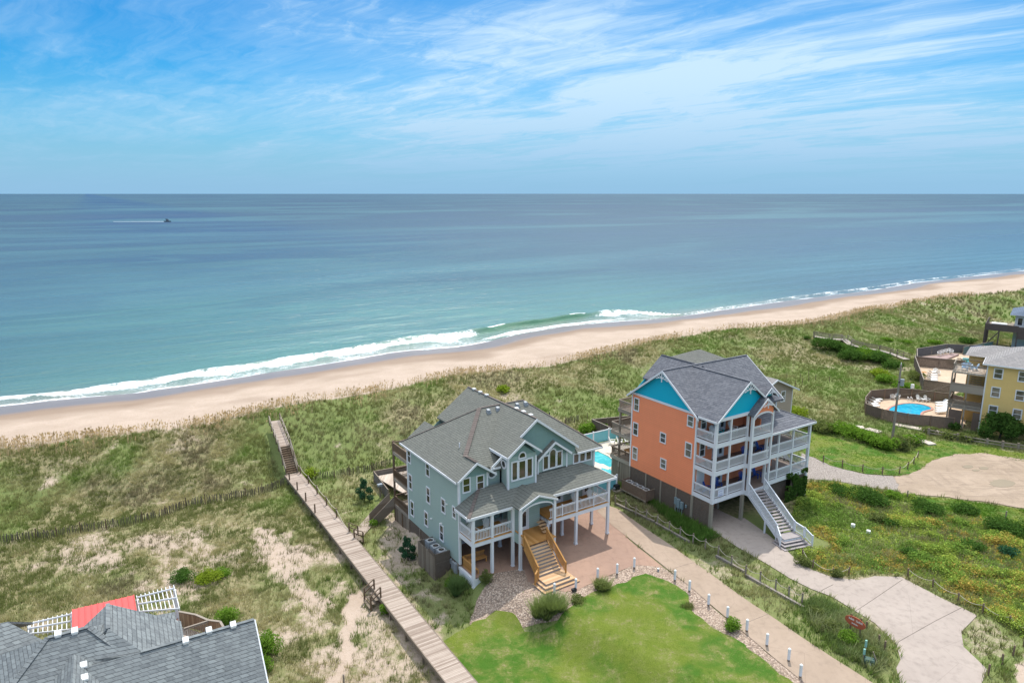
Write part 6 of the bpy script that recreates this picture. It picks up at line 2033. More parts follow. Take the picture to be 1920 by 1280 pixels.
def yellow_house():
    H = thing('beach_house', 'yellow house with white windows and a pale grey hip roof at the right edge', 'house', (YH.o[0], YH.o[1], 0), YH.ang)
    MB().prism([(0, 0), (5.4, 0), (5.4, -0.6), (12, -0.6), (12, 11), (0, 11)], 0.0, 10.0).build('wall', Y_SIDE, H)
    MB().prism([(-2.6, 5), (-0.002, 5), (-0.002, 11), (-2.6, 11)], 0.0, 9.9).build('rear_wall', Y_SIDE, H)
    rf = MB()
    c = [(-0.5, -0.5, 10.0), (12.6, -0.5, 10.0), (12.6, 11.5, 10.0), (-0.5, 11.5, 10.0), (4.8, 5.5, 12.2), (7.5, 5.5, 12.2)]
    rf.solid(c + [(x, y, 9.84) for x, y, z in c[:4]], [(0, 1, 5, 4), (1, 2, 5), (2, 3, 4, 5), (3, 0, 4), (9, 8, 7, 6), (0, 6, 7, 1), (1, 7, 8, 2), (2, 8, 9, 3), (3, 9, 6, 0)])
    rf.slab([(4.9, -1.1, 10.0), (12.6, -1.1, 10.0), (12.6, 2.9, 11.6), (7.5, 2.9, 11.6)], 0.15)
    c = [(-3.1, 4.4, 9.9), (3, 4.4, 9.9), (3, 11.5, 9.9), (-3.1, 11.5, 9.9), (0.0, 7.9, 11.2), (3, 7.9, 11.2)]
    rf.solid(c, [(0, 1, 5, 4), (1, 2, 5), (2, 3, 4, 5), (3, 0, 4), (3, 2, 1, 0)])
    rf.build('roof', Y_ROOF, H)
    MB().box(-0.56, 12.6, -0.56, -0.5, 9.8, 9.99).box(-0.56, -0.5, -0.5, 4.4, 9.8, 9.99).each('fascia', WHITE, H)
    MB().box(-0.04, 0.12, -0.04, 0.1, 0, 9.8).box(5.36, 5.52, -0.64, -0.5, 2.2, 9.8).each('corner_board', WHITE, H)
    for z in (8.75, 6.1, 3.45):
        for b in (1.35, 4.1):
            window(H, (b, 0, z), (1, 0), (0, -1), 0.85, 1.25, GLASSB, True, fw=0.13)
    for b in (7.0, 9.2):
        window(H, (b, -0.6, 3.4), (1, 0), (0, -1), 0.85, 1.25, GLASSB, True, fw=0.13)
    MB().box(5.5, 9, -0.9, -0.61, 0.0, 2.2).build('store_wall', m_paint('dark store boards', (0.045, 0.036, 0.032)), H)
    for i, z in enumerate((8.35, 5.65, 3.2)):
        x0 = -4.0
        MB().box(x0, -0.05, 0.0, 4.2, z - 0.30, z).build('rear_deck', OLDW if i else DECKF, H)
        if i == 0:
            rail(H, (x0 + .05, 0.05, z), (-0.1, 0.05, z), 1.05, OLDW, 0.16)
            rail(H, (x0 + .05, 0.05, z), (x0 + .05, 4.1, z), 1.05, OLDW, 0.16)
            rail(H, (x0 + .05, 4.1, z), (-0.1, 4.1, z), 1.05, DARKW, 0.16)
        elif i == 1:
            MB().box(x0, -0.05, 0.0, 0.06, z, z + 1.0).box(x0, x0 + .06, 0.06, 4.1, z, z + 1.0).each('railing', OLDW, H)
        else:
            rail(H, (x0 + .05, 0.05, z), (-0.1, 0.05, z), 1.0, OLDW, 0.11, bal=0.08)
            rail(H, (x0 + .05, 0.05, z), (x0 + .05, 4.1, z), 1.0, OLDW, 0.11, bal=0.08)
    for b, a in ((-3.95, 0.08), (-2.0, 0.08), (-3.95, 4.1), (-0.2, 4.1)):
        MB().box(b - .1, b + .1, a - .1, a + .1, 0, 8.1).build('post', OLDW, H)
    st = MB()
    for k in range(9):
        st.box(-1.9 + .0, -0.5, 1.6 + .25 * k, 1.85 + .25 * k, 5.75 + .27 * k, 5.81 + .27 * k)
    st.build('deck_stair', DECKF, H)
    MB().box(-3.8, -2.2, -0.02, 0.04, 0.1, 2.7).box(-0.9, -0.1, -0.02, 0.04, 0.1, 2.7).each('deck_skirt', GREYB, H)


yellow_house()
for i, (b, a, rot) in enumerate(((-2.7, 1.2, 20), (-1.6, 2.0, -70), (-2.3, 3.0, 170))):
    p, rz = facing(YH, b, a, 8.37, rot)
    put(armchair, m_paint('pale blue resin', (0.42, 0.58, 0.75)), p, rz, ('nearest', 'middle', 'rearmost')[i] + ' pale blue chair on the top deck of the yellow house', 'pale blue chairs on the yellow house deck')

# first pool yard
PF = [(63.1, 94.4), (57.6, 96.4), (55.0, 98.6), (53.9, 101.2), (55.6, 104.8), (58.4, 108.6), (63.7, 110.0), (66.4, 109.0), (70.2, 106.6), (71.5, 103.5)]
board_fence('pool_fence', 'brown board fence around the kidney-shaped pool', PF, 1.7, GREYB, base=0.0, post_m=GREYB2)
sheet('pool_deck', [Vector((*p, 0)) for p in PF] + [Vector((64.9, 95.0, 0))], TANDECK, 0.06, 'tan concrete deck around the kidney-shaped pool', 1.5)
k1 = [px(1600 + x / 8, 700 + y / 8, 0.1) for x, y in ((515, 540), (560, 505), (640, 475), (740, 455), (840, 448), (960, 455), (1060, 472), (1140, 498), (1185, 525), (1175, 548), (1110, 562), (1050, 580), (1025, 605), (1018, 640), (990, 665), (900, 660), (750, 640), (600, 605), (535, 575))]
pool('bright blue kidney-shaped pool in the brown-fenced yard', k1, 0.13, POOLB, m_paint('pink coping', (0.50, 0.24, 0.18)))
for i, (x, y, rot) in enumerate(((350, 415, 205), (320, 445, 205), (290, 480, 205), (310, 512, 205))):
    p = px(1600 + x / 8, 700 + y / 8, 0.1)
    put(lounger, PLASTIC, p, R(110), ('rearmost', 'second', 'third', 'nearest')[i] + ' white lounger on the left side of the kidney-shaped pool', 'loungers left of the kidney-shaped pool')
for i, (x, y) in enumerate(((1320, 460), (1320, 495), (1320, 535), (1320, 565), (1320, 595))):
    p = px(1600 + x / 8, 700 + y / 8, 0.1)
    put(lounger, PLASTIC, p, R(-80), ('rearmost', 'second', 'middle', 'fourth', 'nearest')[i] + ' white lounger on the right side of the kidney-shaped pool', 'loungers right of the kidney-shaped pool')
for i, (x, y, rot, lab) in enumerate(((585, 385, 150, 'left of two white armchairs at the rear fence left of the pole'), (660, 375, 140, 'right of two white armchairs at the rear fence by the pole'), (985, 415, 10, 'white armchair left of the little table at the rear pool fence'), (1100, 425, 10, 'white armchair right of the little table at the rear pool fence'))):
    p = px(1600 + x / 8, 700 + y / 8, 0.1)
    put(armchair, PLASTIC, p, R(rot), lab, 'white armchairs by the rear pool fence')
p = px(1600 + 1042 / 8, 700 + 425 / 8, 0.1)
r = thing('side_table', 'little white side table between two armchairs at the rear pool fence', 'table', p)
MB().tube((0, 0, .42), (0, 0, .46), .25, n=12).build('table_top', PLASTIC, r)
MB().tube((0, 0, 0), (0, 0, .42), .05).build('leg', PLASTIC, r)
p = px(1600 + 830 / 8, 700 + 410 / 8, 0.1)
r = thing('pool_ladder', 'white hooped pool ladder at the rear of the kidney-shaped pool', 'ladder', p)
for s in (-.25, .25):
    MB().tube((s, 0, 0), (s, 0, .7), .04).tube((s, 0, .7), (s, -.5, .55), .04).tube((s, -.5, .55), (s, -.5, -.2), .04).build('handrail', PLASTIC, r)

# upper pool yards
board_fence('pool_fence', 'tall dark brown fence of the empty tan yard behind the kidney-shaped pool', [(73.9, 111.6), (70.3, 114.4), (78.6, 131.6), (86.0, 127.9)], 2.0, GREYB, base=0.0, every=4)
sheet('pool_deck', [Vector(p) for p in ((73.9, 111.6, 0), (70.3, 114.4, 0), (78.6, 131.6, 0), (86, 127.9, 0), (84, 120, 0))], TANDECK, 0.07, 'tan concrete deck of the upper yard', 2.0)
board_fence('pool_fence', 'grey fence of the farthest pool yard on the right', [(79.2, 131.9), (83.0, 138.6), (91.8, 143.0), (98.5, 141.5), (100, 133)], 1.9, m_paint('dark grey boards', (0.16, 0.155, 0.16), 0.85, 0.4), base=0.05, every=4)
sheet('pool_deck', [Vector(p) for p in ((79.2, 131.9, 0), (83.0, 138.6, 0), (91.8, 143.0, 0), (98.5, 141.5, 0), (96, 128, 0), (86.3, 128.2, 0))], TANDECK, 0.09, 'tan deck of the farthest pool yard', 2.0)
zq = lambda x, y, z=0.1: px(1700 + x / 10.67, 640 + y / 10.67, z)
pool('narrow turquoise pool in the farthest yard on the right', [zq(1100, 335), zq(1430, 352), zq(1430, 450), zq(1110, 450)], 0.2, POOLT, POOLDECK)
for i, (x, y) in enumerate(((520, 640), (510, 690), (510, 735), (505, 775), (505, 805))):
    put(lounger, PLASTIC, zq(x, y), R(100), ('rearmost', 'second', 'middle', 'fourth', 'nearest')[i] + ' white lounger in the tan yard with the dark brown fence', 'loungers in the upper tan yard')
for i, (x, y) in enumerate(((570, 620), (620, 655))):
    put(armchair, PLASTIC, zq(x, y), R(150), ('left', 'right')[i] + ' white armchair against the dark brown fence of the tan yard', 'armchairs in the upper tan yard')
for i, (x, y) in enumerate(((650, 265), (705, 245), (770, 230), (840, 215), (890, 235))):
    put(armchair, PLASTIC, zq(x, y, .7), R(150), ('first', 'second', 'third', 'fourth', 'fifth')[i] + ' white armchair from the left along the grey fence', 'armchairs along the grey fence')
r = thing('deck_platform', 'pinkish raised timber platform in the farthest pool yard', 'platform', zq(620, 320))
d0 = r.location.copy()
MB().slab([zq(300, 300, .5) - d0, zq(560, 345, .5) - d0, zq(800, 345, .5) - d0, zq(1050, 250, .5) - d0, zq(900, 235, .5) - d0, zq(560, 290, .5) - d0][::1], 0.3).build('boards', m_paint('pinkish grey boards', (0.36, 0.25, 0.23)), r)
p = zq(320, 720)
r = thing('bar_table', 'high wooden table by the dark brown fence', 'table', p)
MB().box(-.5, .5, -.3, .3, 1.0, 1.06).build('table_top', NEWW, r)
MB().box(-.06, .06, -.06, .06, 0, 1.0).build('leg', DARKW, r)
p = zq(1450, 330)
r = thing('sun_umbrella', 'dark blue square sun umbrella beside the farthest pool', 'umbrella', p)
c = [(-1.3, -1.3, 2.1), (1.3, -1.3, 2.1), (1.3, 1.3, 2.1), (-1.3, 1.3, 2.1), (0, 0, 2.6)]
MB().solid(c, [(0, 1, 4), (1, 2, 4), (2, 3, 4), (3, 0, 4), (3, 2, 1, 0)]).build('canopy', m_paint('navy canvas', (0.05, 0.09, 0.19)), r)
MB().tube((0, 0, 0), (0, 0, 2.1), .04).build('pole', GREYM, r)

# house at the upper right edge
H = thing('beach_house', 'white beach house with blue-grey roof and dark deck at the upper right edge', 'house', (108.0, 146.5, 0), R(-38))
MB().box(0, 11, 0, 10, 0, 7.7).build('wall', m_siding('white siding', (0.62, 0.64, 0.64)), H)
c = [(-1.0, -1.0, 7.6), (12, -1.0, 7.6), (12, 11, 7.6), (-1.0, 11, 7.6), (5, 5, 9.9), (6, 5, 9.9)]
MB().solid(c, [(0, 1, 5, 4), (1, 2, 5), (2, 3, 4, 5), (3, 0, 4), (3, 2, 1, 0)]).build('roof', m_shingle('steel blue shingles', (0.10, 0.14, 0.20), (0.14, 0.18, 0.25), (0.12, 0.15, 0.22)), H)
for b in (0.9, 2.3, 3.7):
    window(H, (b, 0, 6.2), (1, 0), (0, -1), 0.8, 1.5, GLASS, False)
MB().box(-5.0, -0.02, -3.2, 7, 4.35, 4.6).box(0, 8, -3.2, -0.02, 4.35, 4.6).each('deck', OLDW, H)
DKB = m_paint('dark deck boards', (0.13, 0.10, 0.095), 0.8, 0.4)
MB().box(-5.0, -4.9, -3.2, 7, 4.3, 5.7).box(-4.9, 0.9, -3.3, -3.2, 4.3, 5.7).box(0.9, 8, -3.3, -3.2, 3.0, 5.5).each('railing', DKB, H)
for b, a in ((-4.9, -3.1), (-2.4, -3.1), (-4.9, 0), (-4.9, 3.5), (-4.9, 6.8), (0.8, -3.1)):
    MB().box(b - .12, b + .12, a - .12, a + .12, 0, 4.3).build('post', DKB, H)
MB().bar((-4.9, -3.1, .6), (-2.4, -3.1, 4.1), .1, .2).build('brace', DKB, H)
p, rz = H.matrix_basis @ Vector((-2.5, 1.5, 4.62)), R(-38)
tb2 = thing('deck_table', 'white covered table on the dark deck at the upper right edge', 'table', (108 - 2.5 * .788 + 1.0 * .616, 146.5 + 2.5 * .616 + 1.0 * .788, 4.62), R(-38))
MB().box(-1.6, 1.2, -.8, .8, .55, .75).build('table_top', PLASTIC, tb2)
MB().box(-.1, .1, -.1, .1, 0, .55).build('leg', PLASTIC, tb2)
TG = m_paint('green-grey metal fence', (0.12, 0.20, 0.20))
r = thing('yard_fence', 'green-grey screen fence below the dark deck at the upper right', 'fence', (97.5, 143, 0))
MB().bar((-3.5, -2.0, .9), (6.5, 3.5, .9), .06, 1.8).build('panel', TG, r)
MB().bar((-3.5, -2.0, 1.8), (6.5, 3.5, 1.8), .1, .06).build('cap_rail', OLDW, r)
for k in range(4):
    MB().box(-3.5 + 3.3 * k - .05, -3.5 + 3.3 * k + .05, -2.0 + 1.83 * k - .13, -2.0 + 1.83 * k - .03, 0, 1.9).build('fence_post', OLDW, r)
# broken beach stair on the far dune
r = thing('beach_stair', 'rust brown timber beach stair lying across the far right dune', 'stair', gp(1890, 572))
o = r.location.copy()
RB = m_paint('rust brown timber', (0.34, 0.17, 0.085), 0.85, 0.4)
a0, a1, b0, b1 = gp(1868, 560) - o, gp(1932, 592) - o, gp(1880, 552) - o, gp(1944, 580) - o
for k in range(16):
    f = k / 15
    p, q = a0.lerp(a1, f) + Vector((0, 0, .5)), b0.lerp(b1, f) + Vector((0, 0, .7))
    MB().bar(p, q, .35, .12).build('tread', RB, r)
MB().bar(a0 + Vector((0, 0, 1.1)), a1 + Vector((0, 0, 1.1)), .2, .2).build('rail', m_paint('pale new rail', (0.55, 0.36, 0.22)), r)
MB().bar(b0 + Vector((0, 0, 1.3)), b1 + Vector((0, 0, 1.3)), .2, .2).build('rail', m_paint('pale new rail', (0.55, 0.36, 0.22)), r)
for f in (0, .3, .6, .9):
    p = a0.lerp(a1, f)
    MB().box(p.x - .1, p.x + .1, p.y - .1, p.y + .1, p.z - .5, p.z + 1.1).build('post', RB, r)

# dune walkway on the right
zz = lambda x, y: (1500 + x / 6.4, 600 + y / 6.4)
WK = [zz(165, 215), zz(370, 250), zz(530, 255), zz(610, 320), zz(760, 355), zz(950, 385), zz(1120, 430), zz(1280, 495)]
r = thing('dune_walkway', 'grey timber dune walkway with rails running to the brown-fenced yards', 'boardwalk', gp(*WK[0]))
o = r.location.copy()
W3 = [gp(*q) - o for q in WK]
for i, (a, b) in enumerate(zip(W3, W3[1:])):
    n = Vector((-(b - a).y, (b - a).x, 0)).normalized() * 0.7
    up_ = Vector((0, 0, .45))
    MB().slab([a - n + up_, b - n + up_, b + n + up_, a + n + up_], .12).build('deck', m_paint('pale grey deck boards', (0.40, 0.34, 0.29)), r)
    for s in (-1, 1):
        for h in (.9, 1.35):
            MB().bar(a + n * s + Vector((0, 0, h)), b + n * s + Vector((0, 0, h)), .07, .12).build('rail', OLDW, r)
        L = (b - a).length
        for k in range(max(1, int(L / 2.2))):
            c = a.lerp(b, k / max(1, int(L / 2.2))) + n * s
            MB().box(c.x - .06, c.x + .06, c.y - .06, c.y + .06, c.z - .6, c.z + 1.4).build('rail_post', OLDW, r)
for i, (q0, q1, lab) in enumerate((((1508, 786), (1540, 793), 'pale plank walk nearest the orange house'), ((1558, 799), (1620, 803), 'pale plank walk left of the pole'), ((1625, 805), (1650, 812), 'short pale plank walk at the foot of the pole'), ((1678, 797), (1760, 812), 'pale plank walk along the front of the brown pool fence'), ((1702, 548 + 269), (1722, 825), 'first stepping slab on the lawn by the pole'), ((1724, 826), (1736, 831), 'second stepping slab on the lawn by the pole'), ((1737, 830), (1748, 835), 'third stepping slab on the lawn by the pole'))):
    a, b = gp(*q0), gp(*q1)
    d = b - a
    n = Vector((-d.y, d.x, 0)).normalized() * 0.6
    z_ = Vector((0, 0, .22))
    o_ = MB().slab([-n + z_, d - n + z_, d + n + z_, n + z_], .18).build('plank_walk' if i < 4 else 'stepping_slab', m_paint('bleached boards', (0.58, 0.50, 0.43)))
    o_.location = a
    tag(o_, lab, 'walkway' if i < 4 else 'slab')
# split-rail fence in front of the yellow house
zr = lambda x, y: (1720 + x / 5.82, 780 + y / 5.82)
r = thing('rail_fence', 'low grey split-rail fence in front of the yellow house', 'fence', gp(*zr(435, 262)))
o = r.location.copy()
RP = [gp(*q) - o for q in (zr(120, 205), zr(435, 262), zr(755, 320), zr(925, 345), zr(1095, 372), zr(1350, 400))]
for a, b in zip(RP, RP[1:]):
    for h in (.35, .75):
        MB().bar(a + Vector((0, 0, h)), b + Vector((0, 0, h)), .08, .14).build('rail', OLDW, r)
    MB().box(a.x - .12, a.x + .12, a.y - .12, a.y + .12, a.z - .3, a.z + 1.0).build('rail_post', OLDW, r)

# utility pole with its transformer and wires
pb = gp(1673, 825)
P_ = thing('utility_pole', 'tall weathered utility pole with a grey transformer by the brown pool fence', 'utility pole', pb)
MB().tube((0, 0, -.3), (0.1, 0.2, 10.6), .17, .11, 12).build('pole', m_paint('bleached pole wood', (0.33, 0.29, 0.25), 0.85, 0.4), P_)
MB().tube((.38, 0, 7.75), (.38, 0, 8.65), .27, n=14).build('transformer', GREYM, P_)
MB().box(-.1, .35, -.05, .05, 8.2, 8.3).build('bracket', BLACK, P_)
MB().tube((0.1, .2, 10.6), (0.1, .2, 10.9), .05).build('insulator', PLASTIC, P_)
MB().tube((-.12, -.1, 6.4), (-.12, -.1, 6.7), .09).build('meter', GREYM, P_)
r = rope(None, Vector((0, 0, 0)), YH.w(-4.0, 0.0, 6.3) - (pb + Vector((0.1, 0, 6.5))), 0.35, 0.022, OLDW, 14)
r.name = 'overhead_wire'
r.location = pb + Vector((0.1, 0, 6.5))
tag(r, 'overhead wire sagging from the utility pole to the yellow house decks', 'wire')
q = Vector((65.4, 109.2, 0))
r = thing('lamp_post', 'grey lamp box on a fence post behind the kidney-shaped pool', 'lamp', q)
MB().box(-.06, .06, -.06, .06, 0, 2.4).build('post', GREYB2, r)
MB().box(-.22, .22, -.15, .15, 1.9, 2.6).build('lamp_box', PLASTIC, r)

# ------------------------------------------------------------------ slate-roofed house at the lower left
def slate_house():
    o = Vector((-19.8, 33.7, 0))
    H = thing('beach_house', 'slate-roofed house with white roof vents and red metal awning at the lower left corner', 'house', o, R(30))
    F = Frame(o.x, o.y, 30)

    def L(u, v, z):
        p = px(u, v, z)
        b, a = F.loc(p.x, p.y)
        return (b, a, z)
    l = lambda q: (float(q[0]), float(q[1]), float(q[2]))
    # right wing: gable roof, ridge runs along b
    r0, r1 = l(L(283, 1216, 8.6)), l(L(476, 1160, 8.6))
    RY = (r0[1] + r1[1]) / 2
    XR = r1[0]
    rf = MB()
    rf.slab([(r0[0] - 3.0, RY, 8.6), (XR, RY, 8.6), (XR, RY - 3.9, 5.85), (r0[0] - 3.0, RY - 3.9, 5.85)], .16)
    rf.slab([(XR, RY, 8.602), (r0[0] - 3.0, RY, 8.602), (r0[0] - 3.0, RY + 3.9, 5.85), (XR, RY + 3.9, 5.85)], .16)
    # rear wing roof with the tall hip
    pk0 = l(L(166, 1176, 9.5))
    bk = l(L(202, 1131, 9.3))
    X0 = pk0[0]
    # central hip block
    A0 = pk0[1]
    zt = 9.55
    rid0, rid1 = (X0 - 1.9, A0, zt), (X0, A0, zt)
    rf.solid([(X0 - 6.2, A0 - 4.6, 6.3), (X0 + 4.4, A0 - 4.6, 6.3), (X0 + 4.4, A0 + 3.4, 7.1), (X0 - 6.2, A0 + 3.4, 7.1), rid0, rid1, (X0 - 6.2, A0 - 4.6, 6.1), (X0 + 4.4, A0 - 4.6, 6.1), (X0 + 4.4, A0 + 3.4, 6.1), (X0 - 6.2, A0 + 3.4, 6.1)],
             [(0, 1, 5, 4), (1, 2, 5), (2, 3, 4, 5), (3, 0, 4), (9, 8, 7, 6), (0, 6, 7, 1), (1, 7, 8, 2), (2, 8, 9, 3), (3, 9, 6, 0)])
    # back gable towards the pergola
    bx = bk[0]
    rf.slab([(bx, A0 - .3, 9.3), (bx, bk[1], 9.3), (bx - 3.2, bk[1] - 1.3, 7.4), (bx - 3.2, A0 - .3, 7.4)], .15)
    rf.slab([(bx, bk[1], 9.302), (bx, A0 - .3, 9.302), (bx + 3.7, A0 - 1.6, 7.25), (bx + 3.7, bk[1] - 0.6, 7.25)], .15)
    rf.slab([(bx, A0 - .3, 9.3), (X0 + 0.2, A0 - 1.6, 8.45), (X0 + 2.6, 0.1, 8.35), (bx + 3.7, A0 - 1.6, 7.25)][::1], .15)
    # left wing
    lw = l(L(-10, 1172, 8.2))
    rf.slab([(lw[0] - 6, lw[1] - 1.0, 8.2), (lw[0] + 0.6, lw[1] + 0.1, 8.2), (lw[0] + 3.6, lw[1] - 2.6, 6.7), (lw[0] - 6, lw[1] - 6, 6.4)], .15)
    rf.slab([(lw[0] + 0.6, lw[1] + 0.1, 8.2), (lw[0] - 6, lw[1] - 1.0, 8.2), (lw[0] - 6, lw[1] + 4, 6.2), (lw[0] + 1.4, lw[1] + 3.0, 6.2)], .15)
    # street-side cross gable in front
    fr = l(L(139, 1226, 8.9))
    rf.slab([(fr[0], fr[1], 8.9), (fr[0], fr[1] - 5, 8.9), (fr[0] - 2.6, fr[1] - 5, 6.9), (fr[0] - 2.6, fr[1] + 0.0, 6.9)], .15)
    rf.slab([(fr[0], fr[1] - 5, 8.902), (fr[0], fr[1], 8.902), (fr[0] + 2.6, fr[1], 6.9), (fr[0] + 2.6, fr[1] - 5, 6.9)], .15)
    rf.build('roof', L_ROOF, H)
    cp = MB()
    strip(cp, (r0[0] - .5, RY, 8.6), (XR, RY, 8.6), .22)
    strip(cp, rid0, rid1, .26)
    strip(cp, rid1, (X0 + 4.4, A0 - 4.6, 6.3), .30)
    strip(cp, rid0, (X0 - 6.2, A0 - 4.6, 6.3), .30)
    strip(cp, (bx, A0 - 0.3, 9.3), (bx, bk[1], 9.3), .22)
    cp.each('ridge_cap', L_ROOF, H)
    MB().box(XR - 0.35, XR - .2, RY - 3.3, RY + 3.3, -1.8, 6.1).box(X0 - 5, XR - .35, RY - 3.3, RY - 3.15, -1.8, 5.9).box(X0 - 5, X0 + 3.9, A0 + 2.6, A0 + 2.75, -1.8, 6.6).each('wall', m_siding('off-white siding', (0.62, 0.57, 0.54)), H)
    tri_wall(H, (XR - .19, RY, 8.4), 3.5, 2.45, (1, 0), m_siding('off-white siding', (0.62, 0.57, 0.54)))
    rake(H, (XR + .01, RY, 8.58), 3.9, 2.75, (1, 0), .18)
    MB().box(r0[0] - 1, XR + .05, RY - 3.97, RY - 3.9, 5.65, 5.83).build('fascia', WHITE, H)
    # vents: squat hooded boxes on the slopes
    def vent(b, a, z, sl, n=(0, -1)):
        mb = MB()
        s = .17
        mb.box(b - s * .8, b + s * .8, a - s * .8, a + s * .8, z - .3, z + .02)
        mb.solid([(b - s, a - s, z), (b + s, a - s, z), (b + s, a + s, z), (b - s, a + s, z), (b - s * .9, a - s * .9, z + .07), (b + s * .9, a - s * .9, z + .07), (b + s * .9, a + s * .9, z + .2), (b - s * .9, a + s * .9, z + .2)], [(3, 2, 1, 0), (4, 5, 6, 7), (0, 1, 5, 4), (1, 2, 6, 5), (2, 3, 7, 6), (3, 0, 4, 7)])
        mb.build('roof_vent', PLASTIC, H)
    for u, v in ((350, 1217), (394, 1201), (439, 1189)):
        q = l(L(u, v, 8.0))
        zz_ = 8.6 - (RY - q[1]) * .705
        vent(q[0], q[1], zz_, 0)
    for u, v in ((111, 1203), (142, 1196)):
        q = l(L(u, v, 9.1))
        vent(q[0], q[1], 9.55 - (A0 - q[1]) * .70, 0)
    q = l(L(196, 1182, 8.9)); vent(q[0], q[1], 8.75, 0)
    for u, v in ((158, 1257), (160, 1279)):
        q = l(L(u, v, 8.3)); vent(q[0], q[1], 8.9 - (q[0] - fr[0]) * .77, 0)
    # red metal awning and white pergolas
    c = [l(L(136, 1142, 5.6)), l(L(251, 1115, 5.6)), l(L(257, 1152, 6.2)), l(L(136, 1184, 6.2))]
    aw = MB().slab([c[3], c[2], c[1], c[0]], .06)
    v0, v1 = Vector(c[3]), Vector(c[2])
    w0, w1 = Vector(c[0]), Vector(c[1])
    for k in range(11):
        aw.bar(v0.lerp(v1, k / 10) + Vector((0, 0, .03)), w0.lerp(w1, k / 10) + Vector((0, 0, .03)), .04, .05)
    aw.build('metal_awning', m_paint('coral red metal', (0.72, 0.115, 0.095), 0.4, 0.05), H)
    for (fa_, fb, na, nb, nn) in (((54, 1171), (134, 1152), (53, 1191), (134, 1182), 10), ((257, 1121), (327, 1103), (262, 1149), (337, 1143), 10)):
        A, B_, C_, D_ = [Vector(l(L(*q, 5.3))) for q in (fa_, fb, na, nb)]
        n_ = (A - C_).normalized()
        pg = MB()
        for k in range(nn):
            f = k / (nn - 1)
            p, q = C_.lerp(D_, f), A.lerp(B_, f)
            pg.bar(p, q + (q - p) * .15, .045, .14)
        for f in (0.0, .5, .95):
            p, q = C_.lerp(A, f), D_.lerp(B_, f)
            pg.bar(p + Vector((0, 0, .12)), q + Vector((0, 0, .12)), .05, .10)
        pg.build('pergola', WHITE, H)
        for p in (A, B_):
            MB().box(p.x - .1, p.x + .1, p.y - .1, p.y + .1, -1.8, 5.2).build('post', WHITE, H)
        a_, b_ = C_ * 1.0, D_ * 1.0
        MB().slab([Vector((a_.x, a_.y - .3, 3.0)), Vector((b_.x, b_.y - .3, 3.0)), Vector((B_.x, B_.y, 3.0)), Vector((A.x, A.y, 3.0))], .1).build('deck', m_paint('red-brown deck', (0.22, 0.10, 0.075)), H)
    # low deck with board walls behind the right wing
    w = [l(L(335, 1146, 3.2)), l(L(367, 1152, 3.2)), l(L(390, 1162, 3.2)), l(L(413, 1165, 3.2)), l(L(424, 1184, 3.2))]
    for a, b in zip(w, w[1:]):
        MB().bar((a[0], a[1], 2.6), (b[0], b[1], 2.6), .06, 1.15).build('board_wall', m_wood('tan deck wall boards', (0.27, 0.17, 0.11), (0.42, 0.30, 0.20), .14, 0), H)  # tan board tone, varied plank by plank
        MB().bar((a[0], a[1], 3.22), (b[0], b[1], 3.22), .16, .05).build('cap_rail', OLDW, H)
    MB().slab([(w[0][0] - .5, w[0][1] - 4, 2.0), (w[4][0], w[4][1] - 3, 2.0), (w[4][0], w[4][1], 2.0), (w[2][0], w[2][1], 2.0), (w[0][0], w[0][1], 2.0)], .12).build('deck', DECKF, H)
    a, b = l(L(345, 1176, 3.25)), l(L(392, 1161, 3.25))
    rail(H, (a[0], a[1], 2.2), (b[0], b[1], 2.2), 1.0, OLDW, .12)


slate_house()

# ------------------------------------------------------------------ boat
bp = px(314, 416, SEA)
r = thing('fishing_boat', 'small dark fishing boat far out on the sea with a white wake', 'boat', (bp.x, bp.y, SEA), R(-3))
hl = [(-4.5, -1.2), (3, -1.2), (5.2, 0), (3, 1.2), (-4.5, 1.2)]
MB().prism(hl, -0.3, 1.3).build('hull', m_paint('dark hull', (0.05, 0.07, 0.10)), r)
MB().box(-1.5, 1.8, -0.9, 0.9, 1.3, 3.2).build('cabin', m_paint('grey cabin', (0.2, 0.23, 0.27)), r)
MB().box(-2.2, 0.5, -1.0, 1.0, 3.2, 4.0).build('canopy', m_paint('dark tower', (0.06, 0.08, 0.12)), r)
wk = thing('wake', 'thin white wake trailing behind the distant boat', 'wake', (bp.x, bp.y, SEA))
mb = MB()
pts = [Vector((-4 - 11.5 * k, -0.3 * k + math.sin(k) * .5, 0.25)) for k in range(7)]
for k, (a, b) in enumerate(zip(pts, pts[1:])):
    mb.bar(a, b, 2.6 * (1 - k / 9) + random.random(), .5)
mb.build('foam', m_paint('wake foam', (0.9, 0.93, 0.95), 0.9, 0.05), wk)
